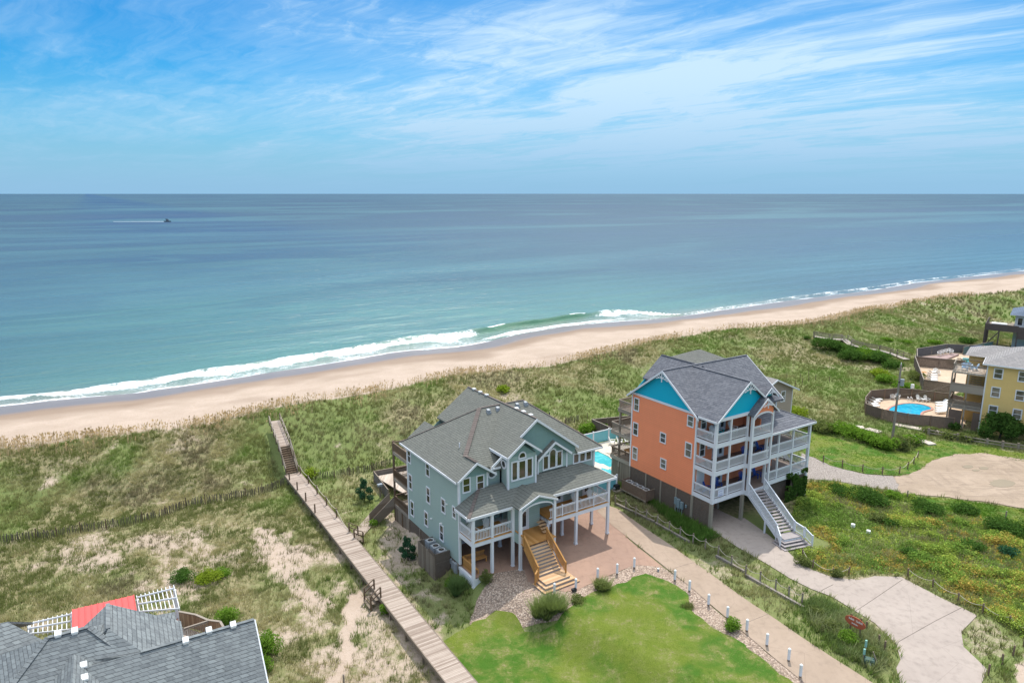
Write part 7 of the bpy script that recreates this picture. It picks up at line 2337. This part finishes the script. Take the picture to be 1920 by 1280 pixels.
# ------------------------------------------------------------------ planting
def leafcloud(centers, radii, n, leaf, seed=0, squash=1.0, shell=0.45):
    """leaf quads spread through a set of lobes"""
    r = np.random.default_rng(seed)
    C = np.array(centers, float); Rr = np.array(radii, float)
    w = (Rr.prod(1)) ** (2 / 3)
    k = r.choice(len(C), n, p=w / w.sum())
    d = r.normal(size=(n, 3)); d /= np.linalg.norm(d, axis=1)[:, None]
    rad = (shell + (1 - shell) * r.random(n) ** 0.6 + 0.30 * (r.random(n) < .12) * r.random(n))[:, None]
    lump = 1 + 0.18 * np.sin(d[:, :1] * 7 + k[:, None]) * np.cos(d[:, 1:2] * 6)
    P = C[k] + d * rad * Rr[k] * lump
    P = P[P[:, 2] > 0.0]
    n = len(P)
    u = r.normal(size=(n, 3)); u[:, 2] = u[:, 2] * 0.6; u /= np.linalg.norm(u, axis=1)[:, None]
    v = r.normal(size=(n, 3)); v -= (v * u).sum(1)[:, None] * u; v /= np.linalg.norm(v, axis=1)[:, None]
    s = leaf * (0.6 + 0.8 * r.random(n))[:, None]
    q = np.stack([P - u * s, P - v * s * 0.45, P + u * s, P + v * s * 0.45], 1).reshape(-1, 3)
    return q, np.arange(4 * n).reshape(n, 4)


LV_D = m_leaf('dark evergreen leaves', (0.035, 0.075, 0.018), (0.070, 0.140, 0.030), (0.115, 0.195, 0.045), 1.6)
LV_B = m_leaf('bright shrub leaves', (0.070, 0.145, 0.018), (0.140, 0.245, 0.032), (0.20, 0.32, 0.055), 1.4)
LV_O = m_leaf('olive shrub leaves', (0.085, 0.11, 0.035), (0.15, 0.18, 0.06), (0.22, 0.24, 0.095), 1.4)
LV_Y = m_leaf('yellow-green leaves', (0.11, 0.16, 0.018), (0.22, 0.29, 0.03), (0.31, 0.36, 0.055), 1.4)
LV_C = m_leaf('blue-green cedar leaves', (0.022, 0.07, 0.04), (0.045, 0.12, 0.062), (0.08, 0.165, 0.085), 1.6)
STEM = m_paint('shrub wood', (0.10, 0.075, 0.05))


def shrub(u, v, w, h, m, label, name='shrub', cat='shrub', group=None, n=None, leaf=0.09, lobes=6, p=None, seed=None, depth=None):
    p = gp(u, v) if p is None else p
    seed = seed if seed is not None else int(u * 7 + v)
    r = random.Random(seed)
    T = thing(name, label, cat, p, 0, group)
    dp = depth or w
    cs, rs = [], []
    for k in range(lobes):
        a = 2 * math.pi * k / lobes + r.random()
        e = 0.30 if k else 0
        cs.append((math.cos(a) * w * e * r.uniform(.6, 1.2), math.sin(a) * dp * e * r.uniform(.6, 1.2), h * r.uniform(.35, .62)))
        f = r.uniform(.45, .75)
        rs.append((w * .38 * f * 1.2, dp * .38 * f * 1.2, h * .42 * r.uniform(.7, 1.05)))
    nn = n or int(min(9000, 260 * (w * dp * 0.6 + w * h) / (leaf / .09) ** 2 * 1.3))
    V, F = leafcloud(cs, rs, nn, leaf, seed)
    npmesh('crown', V, F, m, T)
    st = MB()
    for k in range(3):
        a = k * 2.1 + r.random()
        st.tube((0.04 * math.cos(a), 0.04 * math.sin(a), -.2), (math.cos(a) * w * .18, math.sin(a) * dp * .18, h * .45), .035 + .01 * h, .015, 6)
    st.build('stem', STEM, T)
    return T


G1 = 'dense shrubs on the dune slope'
# (u, v, width m, height m, material, label)
z3c = lambda x, y: (x / 3.4286, 760 + y / 3.4286)
for u, v, w, h, m, lab in (
    (*z3c(1175, 1125), 2.2, 1.0, LV_D, 'dark low shrub above the white pergola of the slate-roofed house'),
    (*z3c(1330, 1125), 2.6, 1.0, LV_Y, 'yellow-green low shrub right of the dark one above the pergola'),
    (*z3c(1430, 1090), 1.6, 0.7, LV_B, 'small bright shrub at the end of the pair above the pergola'),
    (427, 1172, 1.7, 1.9, LV_B, 'round bright green shrub beside the low deck of the slate-roofed house'),
    (505, 1225, 1.8, 2.0, LV_B, 'bright green shrub against the gable end of the slate-roofed house'),
    (496, 1258, 1.4, 1.4, LV_B, 'smaller green shrub below the gable end of the slate-roofed house'),
    (725, 1150, 1.1, 1.0, LV_B, 'bright green bush leaning on the left side of the boardwalk'),
    (758, 1170, 1.0, 0.7, LV_B, 'second low bush tucked under the boardwalk edge'),
    (583, 897, 1.9, 1.4, LV_Y, 'yellow-green shrub at the foot of the boardwalk stair'),
    (700, 985, 0.9, 0.8, LV_B, 'small round bright shrub by the plank path'),
    (1374, 1182, 1.5, 1.0, LV_B, 'round bright green shrub in the stone bed beside the drive'),
    (1102, 812, 2.4, 1.6, LV_B, 'bright shrub behind the light blue vinyl fence'),
    (1122, 806, 2.2, 1.5, LV_B, 'second bright shrub behind the light blue vinyl fence'),
    (945, 736, 2.0, 1.4, LV_Y, 'yellow-green bush on the dune above the green house ridge'),
    (1552, 655, 5.5, 2.4, LV_D, 'dark dense thicket at the left end of the dune walkway'),
    (1582, 660, 4.5, 2.0, LV_D, 'dark thicket second along the dune walkway'),
    (1598, 676, 5.0, 2.4, LV_D, 'dark thicket third along the dune walkway'),
    (1625, 672, 5.5, 2.3, LV_B, 'greener thicket in the middle of the dune walkway'),
    (1650, 680, 5.0, 2.3, LV_D, 'dark thicket near the right end of the dune walkway'),
    (1672, 690, 3.5, 1.6, LV_D, 'lowest thicket at the right end of the dune walkway'),
    (1648, 706, 3.6, 1.7, LV_Y, 'bright yellow-green thicket on the open dune, upper'),
    (1660, 718, 3.4, 1.7, LV_B, 'bright thicket on the open dune, lower'),
    (1513, 636, 1.4, 0.8, LV_D, 'tiny dark bush left of the dune walkway'),
    (1663, 639, 2.6, 0.9, LV_B, 'low bush beyond the dune walkway'),
    (1700, 644, 2.6, 0.9, LV_B, 'second low bush beyond the dune walkway'),
    (1752, 645, 3.4, 1.0, LV_B, 'low green bush above the grey pool fence'),
    (1815, 643, 4.0, 1.3, LV_D, 'dark bush behind the grey pool fence'),
    (1733, 655, 2.0, 0.9, LV_D, 'small dark bush at the corner of the grey pool fence'),
    (1795, 684, 3.4, 1.0, LV_D, 'green bush between the two upper pool yards'),
    (1692, 727, 3.6, 1.1, LV_B, 'green bush behind the rear pool fence'),
    (1718, 712, 2.6, 1.6, LV_O, 'dark leafy bush at the corner of the dark brown fence'),
    (1490, 782, 3.5, 1.7, LV_Y, 'bright shrub behind the right end of the orange house'),
    (1515, 800, 3.8, 1.4, LV_O, 'olive shrub by the plank walk right of the orange house'),
    (1545, 808, 4.2, 1.5, LV_O, 'olive shrub left of the pole, first'),
    (1580, 812, 4.2, 1.6, LV_B, 'bright shrub left of the pole, second'),
    (1610, 822, 4.0, 1.6, LV_B, 'bright shrub left of the pole, third'),
    (1637, 832, 3.6, 1.7, LV_B, 'bright shrub left of the pole, nearest it'),
    (1665, 842, 3.0, 1.8, LV_B, 'bright shrub at the foot of the pole'),
    (1690, 840, 3.0, 1.7, LV_O, 'olive shrub right of the pole'),
    (1712, 832, 2.6, 1.5, LV_B, 'bright shrub beside the stepping slabs'),
    (1745, 812, 2.0, 1.1, LV_O, 'scraggly shrub before the brown pool fence, left'),
    (1778, 820, 2.4, 1.1, LV_O, 'scraggly shrub before the brown pool fence, middle'),
    (1812, 826, 2.6, 1.2, LV_O, 'scraggly shrub before the brown pool fence, right'),
    (1789, 806, 1.6, 1.3, LV_D, 'dark bush at the base of the yellow house deck'),
    (1577, 925, 2.6, 1.0, LV_D, 'dark low bush in the field by the gravel road, left'),
    (1622, 936, 3.2, 1.2, LV_D, 'dark low bush in the field by the gravel road, second'),
    (1645, 945, 2.6, 1.1, LV_D, 'dark low bush in the field by the gravel road, third'),
    (1675, 932, 1.8, 0.8, LV_B, 'small bright bush near the lone post at the gravel road'),
    (1740, 958, 3.0, 1.1, LV_D, 'dark low bush in the middle of the field'),
    (1812, 960, 2.6, 0.9, LV_D, 'dark low bush under the grass verge'),
    (1868, 994, 2.6, 1.3, LV_D, 'dark wide bush by the dirt lot at the right edge, left half'),
    (1902, 998, 3.4, 1.3, LV_D, 'dark wide bush by the dirt lot at the right edge, right half'),
    (1645, 975, 1.8, 0.8, LV_O, 'olive bush in the upper field'),
    (1670, 985, 1.6, 0.8, LV_D, 'little dark bush in the upper field'),
    (1826, 1030, 2.2, 0.9, LV_D, 'dark bush in the lower right of the field'),
    (1888, 1040, 1.7, 0.9, LV_C, 'blue-green bush at the right of the field'),
    (1706, 1040, 1.6, 0.7, LV_D, 'dark small bush in the centre of the field'),
    (1530, 1150, 1.4, .7, LV_O, 'feathery olive bush at the near end of the landscape timber'),
    (1556, 1178, 1.5, .8, LV_O, 'feathery olive bush left of the oval sign'),
    (1588, 1205, 1.4, 0.9, LV_B, 'low green bush below the oval sign'),
    (1638, 1232, 1.2, 0.8, LV_O, 'low olive bush beside the leaning board'),
    (1508, 1058, 1.6, 0.9, LV_O, 'olive bush beside the foot of the white stair'),
    (1570, 1082, 1.0, 0.9, LV_O, 'wispy bush at the corner of the pale drive'),
    (912, 1092, 1.15, 1.2, LV_O, 'rounded olive shrub before the left porch posts'),
    (846, 1098, 1.1, 0.8, LV_B, 'small bright shrub by the green house corner'),
    (1126, 1105, 1.1, 0.9, LV_O, 'spiky olive shrub in the stone bed near the third bollard'),
    (1082, 1128, 1.2, 0.6, LV_O, 'low sparse shrub in the stone bed'),
):
    shrub(u, v, w, h, m, lab, 'shrub', 'shrub', None, leaf=0.075 if v > 1040 else (0.11 if v > 880 else 0.17), lobes=7)

# small evergreens
for u, v, w, h, m, lab in ((684, 940, 1.9, 3.0, LV_C, 'small conical cedar on the lawn beside the plank path'), (765, 1050, 1.5, 2.6, LV_C, 'dark small cedar beside the air-conditioner screen')):
    p = gp(u, v)
    T = thing('cedar_tree', lab, 'tree', p)
    cs, rs = [], []
    for k in range(11):
        f = k / 10
        a = k * 2.4
        e = w * .30 * (1 - f)
        jx = .22 * math.sin(3.1 * k + u)
        cs.append((math.cos(a) * e * 1.4 + jx, math.sin(a) * e * 1.4, h * (.18 + .70 * f)))
        rs.append((w * (.24 - .12 * f), w * (.22 - .10 * f), h * .12))
    V, F = leafcloud(cs, rs, 3600, .075, int(u))
    npmesh('crown', V, F, m, T)
    MB().tube((0, 0, -.2), (0, 0, h * .85), .07, .02).build('trunk', STEM, T)
p = YH.w(2.6, -2.2, 0)
T = thing('broadleaf_tree', 'bushy dark green tree in front of the yellow house', 'tree', p)
cs = [(0, 0, 2.4), (1.5, .3, 2.1), (-1.4, .2, 2.0), (.5, -1.1, 1.8), (-.6, .8, 3.0), (.9, .6, 2.9), (2.4, 0, 1.6), (-2.2, -.2, 1.4), (0.2, -.2, 3.4)]
rs = [(1.3, 1.2, 1.2), (1.2, 1.1, 1.1), (1.2, 1.1, 1.0), (1.2, 1.1, 1.0), (.9, .9, .8), (.9, .9, .8), (.9, .9, .9), (.9, .9, .9), (.7, .7, .6)]
V, F = leafcloud(cs, rs, 9000, .15, 5)
npmesh('crown', V, F, LV_D, T)
tr = MB().tube((0, 0, -.2), (.2, 0, 1.6), .16, .11)
for a in ((1.2, .2, 2.4), (-1.2, .2, 2.3), (.2, -.9, 2.4), (.3, .5, 3.0)):
    tr.tube((.15, 0, 1.3), a, .07, .03, 6)
tr.build('trunk', STEM, T)


def tufts(P, H, W, NB, col, lean=0.35, seed=0, width=0.02, droop=0.0):
    """grass tufts: P (n,3), H heights, W spreads, NB blades each, col (n,3)"""
    r = np.random.default_rng(seed)
    n = len(P)
    i = np.repeat(np.arange(n), NB)
    m = len(i)
    a = r.random(m) * 2 * np.pi
    rad = np.sqrt(r.random(m)) * W[i]
    base = P[i] + np.stack([np.cos(a) * rad * .5, np.sin(a) * rad * .5, np.zeros(m)], 1)
    h = H[i] * (0.6 + 0.6 * r.random(m))
    out = lean * (0.3 + r.random(m)) * h
    wind = np.array([0.10, -0.06])
    tip = base + np.stack([np.cos(a) * out + wind[0] * h, np.sin(a) * out + wind[1] * h, h], 1)
    b2 = a + np.pi / 2 + r.normal(size=m) * .6
    w = width * (0.7 + 0.6 * r.random(m)) * (H[i] / 0.45) ** 0.5
    side = np.stack([np.cos(b2) * w, np.sin(b2) * w, np.zeros(m)], 1)
    V = np.stack([base - side - [0, 0, .03], base + side - [0, 0, .03], tip], 1).reshape(-1, 3)
    c = col[i] * (0.87 + 0.26 * r.random((m, 1)))
    C = np.repeat(np.concatenate([c, np.ones((m, 1))], 1), 3, 0)
    C[2::3, :3] *= 1.15
    return V, np.arange(3 * m).reshape(m, 3), C


BLADE = m_blade('grass blades')
XCL = [GF, OF]


def clear_mask(x, y):
    """True where nothing is built"""
    b, a = GF.loc(x, y)
    m = ~((b > -0.2) & (b < 16) & (a > -6.4) & (a < 13.6)) & ~((b > 0) & (b < 9.3) & (a >= 13.6) & (a < 17.5))
    m &= ~((b > -1.9) & (b < 0) & (a > 3.8) & (a < 7.7))
    m &= ~((b > 15) & (b < 34.5) & (a > 9) & (a < 20.5))
    b, a = OF.loc(x, y)
    m &= ~((b > 0) & (b < 15.3) & (a > -0.8) & (a < 12.2)) & ~((b > 4.2) & (b < 7.8) & (a > -8.5) & (a < 0))
    for q in KEEP:
        m &= ~inpoly(x, y, q)
    # boardwalk strip
    ax, ay = -26.94, 79.87
    dx, dy = -3.52 + 26.94, 42.64 - 79.87
    L = math.hypot(dx, dy)
    uu, vv = dx / L, dy / L
    al = (x - ax) * uu + (y - ay) * vv
    ac = -(x - ax) * vv + (y - ay) * uu
    m &= ~((np.abs(ac) < 1.0) & (al > -13) & (al < 60))
    return m


KEEP = [OD, flat(LOT), flat([(1132, 946), (1160, 956), (1200, 985), (1260, 1025), (1330, 1076), (1400, 1127), (1450, 1160), (1500, 1195), (1560, 1235), (1640, 1285), (1760, 1400), (1640, 1400), (1510, 1285), (1440, 1227), (1370, 1167), (1300, 1107), (1250, 1067), (1185, 1015), (1150, 988), (1120, 960)]),
        flat([(1503, 850), (1525, 858), (1560, 874), (1620, 889), (1690, 894), (1705, 925), (1640, 915), (1560, 901), (1497, 898)]), PF,
        [(73.9, 111.6), (70.3, 114.4), (78.6, 131.6), (79.2, 131.9), (83.0, 138.6), (91.8, 143.0), (98.5, 141.5), (100, 125), (84, 118)], GB, W_LAWN, W_LAWN2, W_STRIP,
        [(p[0], p[1]) for p in (YH.w(-4, 0), YH.w(12, -1), YH.w(12, 11), YH.w(-4, 11))],
        flat([(1183, 1016), (1243, 1064), (1190, 1060), (1130, 1085), (1085, 1106), (1060, 1111), (990, 1092), (984, 1070), (1000, 1000), (1100, 940)])]


def visible(x, y, z, pad=40):
    zc = y * CP - (z - CAMZ) * SP
    u = 960 + FPX * x / np.maximum(zc, 1)
    v = 640 - FPX * (y * SP + (z - CAMZ) * CP) / np.maximum(zc, 1)
    return (u > -pad * 5) & (u < 1920 + pad * 5) & (v < 1280 + pad * 5) & (zc > 5)


PAL = np.array([(0.175, 0.195, 0.070), (0.205, 0.215, 0.085), (0.27, 0.25, 0.12), (0.44, 0.38, 0.22), (0.225, 0.19, 0.125), (0.155, 0.235, 0.055)])


def scatter(n, s0, s1, d0, d1, seed):
    r = np.random.default_rng(seed)
    s = s0 + (s1 - s0) * r.random(n)
    d = d0 + (d1 - d0) * r.random(n)
    t = tcrest(s) - d
    return s * SE[0] + t * SN[0], s * SE[1] + t * SN[1], r


def grass_field(name, n, s0, s1, d0, d1, seed, label, hh=(0.30, 0.55), nb=6, width=0.024):
    x, y, r = scatter(n, s0, s1, d0, d1, seed)
    c, lush, d, s, t = cover_fields(x, y)
    fin = fbm(x, y, 0.9, 61, 2)
    p = np.clip(c * 1.15 - 0.10, 0, 1) ** 1.15 * (0.45 + 1.1 * sst(0.35, 0.65, fin))
    z = height(x, y)
    k = (r.random(len(x)) < p) & clear_mask(x, y) & visible(x, y, z)
    x, y, z, c, lush, d = x[k], y[k], z[k], c[k], lush[k], d[k]
    n = len(x)
    pick = fbm(x, y, 5, 62, 3) + 0.16 * (r.random(n) - .5)
    strawy = fbm(x, y, 3, 63, 3) + 0.2 * (r.random(n) - .5)
    col = PAL[0] * (1 - lush)[:, None] + PAL[5] * lush[:, None]
    a = sst(.42, .60, pick)[:, None]; col = col * (1 - a) + PAL[1] * a
    a = (sst(.50, .66, strawy) * (1 - .65 * lush))[:, None]; col = col * (1 - a) + PAL[3] * a
    a = (sst(.60, .74, fbm(x, y, 7, 64, 3)) * (1 - .5 * lush))[:, None]; col = col * (1 - a) + PAL[4] * a
    H = hh[0] + (hh[1] - hh[0]) * r.random(n) * (0.6 + 0.6 * fbm(x, y, 6, 65, 2))
    V, F, C = tufts(np.stack([x, y, z], 1), H, 0.22 + 0.25 * r.random(n), nb, col, .5, seed, width)
    o = npmesh(name, V, F, BLADE, None, {'tint': ('FLOAT_COLOR', C)})
    return tag(o, label, None, None, 'stuff')


grass_field('dune_grass', 150000, -75, 20, -0.5, 62, 101, 'olive and straw dune grass on the left dunes and sandy field', (0.28, 0.55), 7, 0.024)
grass_field('dune_grass', 30000, 190, 420, -0.5, 110, 104, 'soft green grass on the farthest dunes at the right edge', (0.6, 1.1), 5, 0.09)
grass_field('dune_grass', 150000, 20, 190, -0.5, 95, 102, 'green dune grass on the right dunes', (0.32, 0.62), 6, 0.036)
grass_field('dune_grass', 60000, -35, 60, 30, 100, 103, 'short grass of the verges between the drives', (0.16, 0.32), 7, 0.018)


def sea_oats():
    r = np.random.default_rng(5)
    n = 8000
    s = -75 + 300 * r.random(n) ** 1.1
    off = r.normal(size=n) * 1.8 + 1.6 - 2.6 * (r.random(n) < .3)
    dens = sst(.30, .60, fbm(s, s * 0, 7, 81, 3))
    k = r.random(n) < (0.25 + 0.9 * dens)
    s, off = s[k], off[k]
    t = tcrest(s) + off
    x, y = s * SE[0] + t * SN[0], s * SE[1] + t * SN[1]
    z = height(x, y)
    n = len(x)
    col = np.array([(0.56, 0.42, 0.29)]) * (0.7 + .6 * r.random((n, 1)))
    V, F, C = tufts(np.stack([x, y, z], 1), 0.9 + .5 * r.random(n), np.full(n, .3), 3, col, .16, 6, 0.016)
    # seed heads: a small leaf shape near each tip
    V2 = V.reshape(-1, 3, 3)
    tip, base = V2[:, 2], (V2[:, 0] + V2[:, 1]) / 2
    m = len(tip)
    q = base + (tip - base) * .72
    e = np.stack([r.normal(size=m), r.normal(size=m), np.zeros(m)], 1) * .05
    Q = np.stack([q, q * .4 + tip * .6 + e, tip, q * .4 + tip * .6 - e], 1).reshape(-1, 3)
    npc = np.repeat(C[::3] * [1.1, 1.0, .9, 1], 4, 0)
    o = npmesh('sea_oats', V, F, BLADE, None, {'tint': ('FLOAT_COLOR', C)})
    tag(o, 'tan sea oat stalks along the seaward edge of the dune', None, None, 'stuff')
    o = npmesh('sea_oat_heads', Q, np.arange(4 * m).reshape(m, 4), BLADE, None, {'tint': ('FLOAT_COLOR', npc)})
    tag(o, 'tan seed heads on the sea oat stalks', None, None, 'stuff')


sea_oats()


def field_plants():
    """leafy growth of the field on the right: low clumps, green with yellow and rust tips"""
    r = np.random.default_rng(9)
    xs = [p.x for p in W_FIELD]; ys = [p.y for p in W_FIELD]
    n = 60000
    x = min(xs) + (max(xs) - min(xs)) * r.random(n)
    y = min(ys) + (max(ys) - min(ys)) * r.random(n)
    dens = sst(.40, .58, fbm(x, y, 2.6, 91, 3))
    k = inpoly(x, y, W_FIELD) & clear_mask(x, y) & (r.random(n) < 0.3 + .7 * dens)
    x, y, dens = x[k], y[k], dens[k]
    n = len(x)
    z = height(x, y)
    hue = fbm(x, y, 4.5, 92, 3) + .25 * (r.random(n) - .5)
    col = np.array((0.150, 0.240, 0.048)) * (1 - sst(.42, .6, hue))[:, None] + np.array((0.27, 0.33, 0.065)) * sst(.42, .6, hue)[:, None]
    a = ((fbm(x, y, 2.2, 93, 3) + .3 * (r.random(n) - .5)) > .66)[:, None]
    col = np.where(a, np.array((0.36, 0.27, 0.07)), col)
    m = 9
    i = np.repeat(np.arange(n), m)
    M = len(i)
    hgt = (0.12 + 0.62 * dens ** 2 * sst(.4, .62, fbm(x, y, 1.3, 94, 2)))[i]
    col = col * (0.85 + .75 * r.random((n, 1)))
    P = np.stack([x[i] + r.normal(size=M) * .14, y[i] + r.normal(size=M) * .14, z[i] + hgt * r.random(M)], 1)
    u = r.normal(size=(M, 3)); u[:, 2] *= .5; u /= np.linalg.norm(u, axis=1)[:, None]
    v = r.normal(size=(M, 3)); v -= (v * u).sum(1)[:, None] * u; v /= np.linalg.norm(v, axis=1)[:, None]
    s = (.055 + .05 * r.random(M))[:, None]
    Q = np.stack([P - u * s, P - v * s * .5, P + u * s, P + v * s * .5], 1).reshape(-1, 3)
    C = np.repeat(np.concatenate([col[i] * (.7 + .6 * r.random((M, 1))), np.ones((M, 1))], 1), 4, 0)
    o = npmesh('ground_cover', Q, np.arange(4 * M).reshape(M, 4), BLADE, None, {'tint': ('FLOAT_COLOR', C)})
    tag(o, 'green and rust-tipped leafy ground cover in the field on the right', None, None, 'stuff')


field_plants()


def lawn_blades():
    r = np.random.default_rng(19)
    P = [(W_LAWN, 60000, .07, .012), (W_LAWN2, 16000, .10, .03), (W_STRIP, 9000, .12, .03)]
    for poly, n, h, wd in P:
        xs = [p[0] for p in poly]; ys = [p[1] for p in poly]
        x = min(xs) + (max(xs) - min(xs)) * r.random(n)
        y = min(ys) + (max(ys) - min(ys)) * r.random(n)
        k = inpoly(x, y, poly)
        x, y = x[k], y[k]
        z = height(x, y) + .05
        m = len(x)
        g = fbm(x, y, 2.2, 95, 4)
        k = (r.random(m) < .35 + 1.1 * sst(.62, .40, g)) & visible(x, y, z)
        x, y, z, g = x[k], y[k], z[k], g[k]
        m = len(x)
        col = np.array((0.115, 0.230, 0.030)) * (1 - sst(.42, .62, g))[:, None] + np.array((0.220, 0.270, 0.060)) * sst(.46, .66, g)[:, None]
        V, F, C = tufts(np.stack([x, y, z], 1), h * (.6 + .8 * r.random(m)), np.full(m, .12), 6, col, .6, int(h * 1000), wd)
        o = npmesh('lawn_grass', V, F, BLADE, None, {'tint': ('FLOAT_COLOR', C)})
        tag(o, 'short mown grass blades', None, None, 'stuff')


lawn_blades()


def clump(u, v, w, h, nb, col, label, name='grass_clump'):
    """one fountain of long leaves"""
    p = gp(u, v)
    r = np.random.default_rng(int(u))
    m = 9
    P = np.stack([r.normal(size=m) * w * .22, r.normal(size=m) * w * .22, np.zeros(m)], 1)
    V, F, C = tufts(P, np.full(m, h), np.full(m, w * .3), nb, np.tile(np.array(col), (m, 1)), .75, int(v), .022)
    o = npmesh(name, V, F, BLADE, None, {'tint': ('FLOAT_COLOR', C)})
    o.location = p
    tag(o, label, 'ornamental grass')


clump(1016, 1152, 1.7, 1.25, 130, (0.20, 0.25, 0.085), 'taller left half of the ornamental grass clump in the stone bed')
clump(1038, 1148, 1.7, 1.35, 130, (0.20, 0.25, 0.09), 'taller right half of the ornamental grass clump in the stone bed')
clump(1130, 1104, .9, .85, 90, (0.21, 0.25, 0.09), 'small ornamental grass clump behind the lawn tip')
clump(858, 1103, 1.9, 1.0, 160, (0.13, 0.20, 0.07), 'arching grass clump at the green house corner')
clump(1290, 1137, .9, .3, 70, (0.15, 0.17, 0.06), 'low grass tuft at the right lobe of the lawn')


# tall weeds around the oval sign
def weeds():
    r = np.random.default_rng(77)
    poly = [gp(u, v)[:2] for u, v in [(1500, 1130), (1540, 1125), (1600, 1155), (1650, 1200), (1662, 1240), (1640, 1262), (1605, 1240), (1570, 1225), (1540, 1190), (1505, 1155)]]
    xs = [p[0] for p in poly]; ys = [p[1] for p in poly]
    n = 2600
    x = min(xs) + (max(xs) - min(xs)) * r.random(n)
    y = min(ys) + (max(ys) - min(ys)) * r.random(n)
    k = inpoly(x, y, poly)
    x, y = x[k], y[k]
    z = height(x, y)
    m = len(x)
    g = fbm(x, y, 1.2, 96, 3)
    col = np.array((0.125, 0.175, 0.060)) * (1 - sst(.4, .6, g))[:, None] + np.array((0.25, 0.27, 0.135)) * sst(.4, .6, g)[:, None]
    V, F, C = tufts(np.stack([x, y, z], 1), .18 + .55 * r.random(m) ** 2 * (.5 + g), np.full(m, .45), 12, col * (.7 + .7 * r.random((m, 1))), .7, 78, .026)
    tag(npmesh('weeds', V, F, BLADE, None, {'tint': ('FLOAT_COLOR', C)}), 'feathery weeds around the oval sign', None, None, 'stuff')
    # weeds along the orange house lattice
    n = 1100
    b = -0.3 - 3.0 * r.random(n); a = -1.5 + 9.5 * r.random(n)
    k = (b > -0.6 - .28 * (9 - a)) & (b < -.1)
    b, a = b[k], a[k]
    x = OF.o[0] + b * OF.B[0] + a * OF.A[0]; y = OF.o[1] + b * OF.B[1] + a * OF.A[1]
    m = len(x)
    V, F, C = tufts(np.stack([x, y, height(x, y)], 1), .25 + .5 * r.random(m), np.full(m, .3), 14, np.tile(np.array([(0.09, 0.175, 0.035)]), (m, 1)) * (.7 + .6 * r.random((m, 1))), .6, 79, .022)
    tag(npmesh('weeds', V, F, BLADE, None, {'tint': ('FLOAT_COLOR', C)}), 'lush weeds against the orange house lattice', None, None, 'stuff')


weeds()

# creeper on the right corner of the orange house
r = np.random.default_rng(33)
iv = thing('creeper', 'dark climbing creeper over the lattice at the right corner of the orange house', 'creeper', OF.w(15.1, 0, 0), OF.ang)
N_ = 9000
side = r.random(N_) < .55
zz_ = r.random(N_) ** .8 * 3.4
bb = np.where(side, .12 + .15 * r.random(N_), -3.6 * r.random(N_) ** 1.5)
aa = np.where(side, 4.5 * r.random(N_) ** 1.3, -.12 - .15 * r.random(N_))
kk = (fbm(bb * 3 + aa * 3, zz_ * 3, 2.5, 99, 3) > .42)
P = np.stack([bb, aa, zz_], 1)[kk]
m = len(P)
u = r.normal(size=(m, 3)); u /= np.linalg.norm(u, axis=1)[:, None]
v = r.normal(size=(m, 3)); v -= (v * u).sum(1)[:, None] * u; v /= np.linalg.norm(v, axis=1)[:, None]
Q = np.stack([P - u * .11, P - v * .07, P + u * .11, P + v * .07], 1).reshape(-1, 3)
npmesh('leaves', Q, np.arange(4 * m).reshape(m, 4), LV_D, iv)
MB().tube((0.1, 0, -.2), (0.15, .8, 3.2), .04).tube((0.0, -.12, -.2), (-1.6, -.14, 3.2), .03).build('stem', STEM, iv)

for i, (u, v) in enumerate(((1599, 988), (1628, 1000))):
    p = gp(u, v)
    tag(MB().tube((0, 0, 0), (0, 0, .35), .22, .2, 12).build('bucket', PLASTIC), ('left', 'right')[i] + ' of two small white buckets lying in the green field', 'bucket').location = p
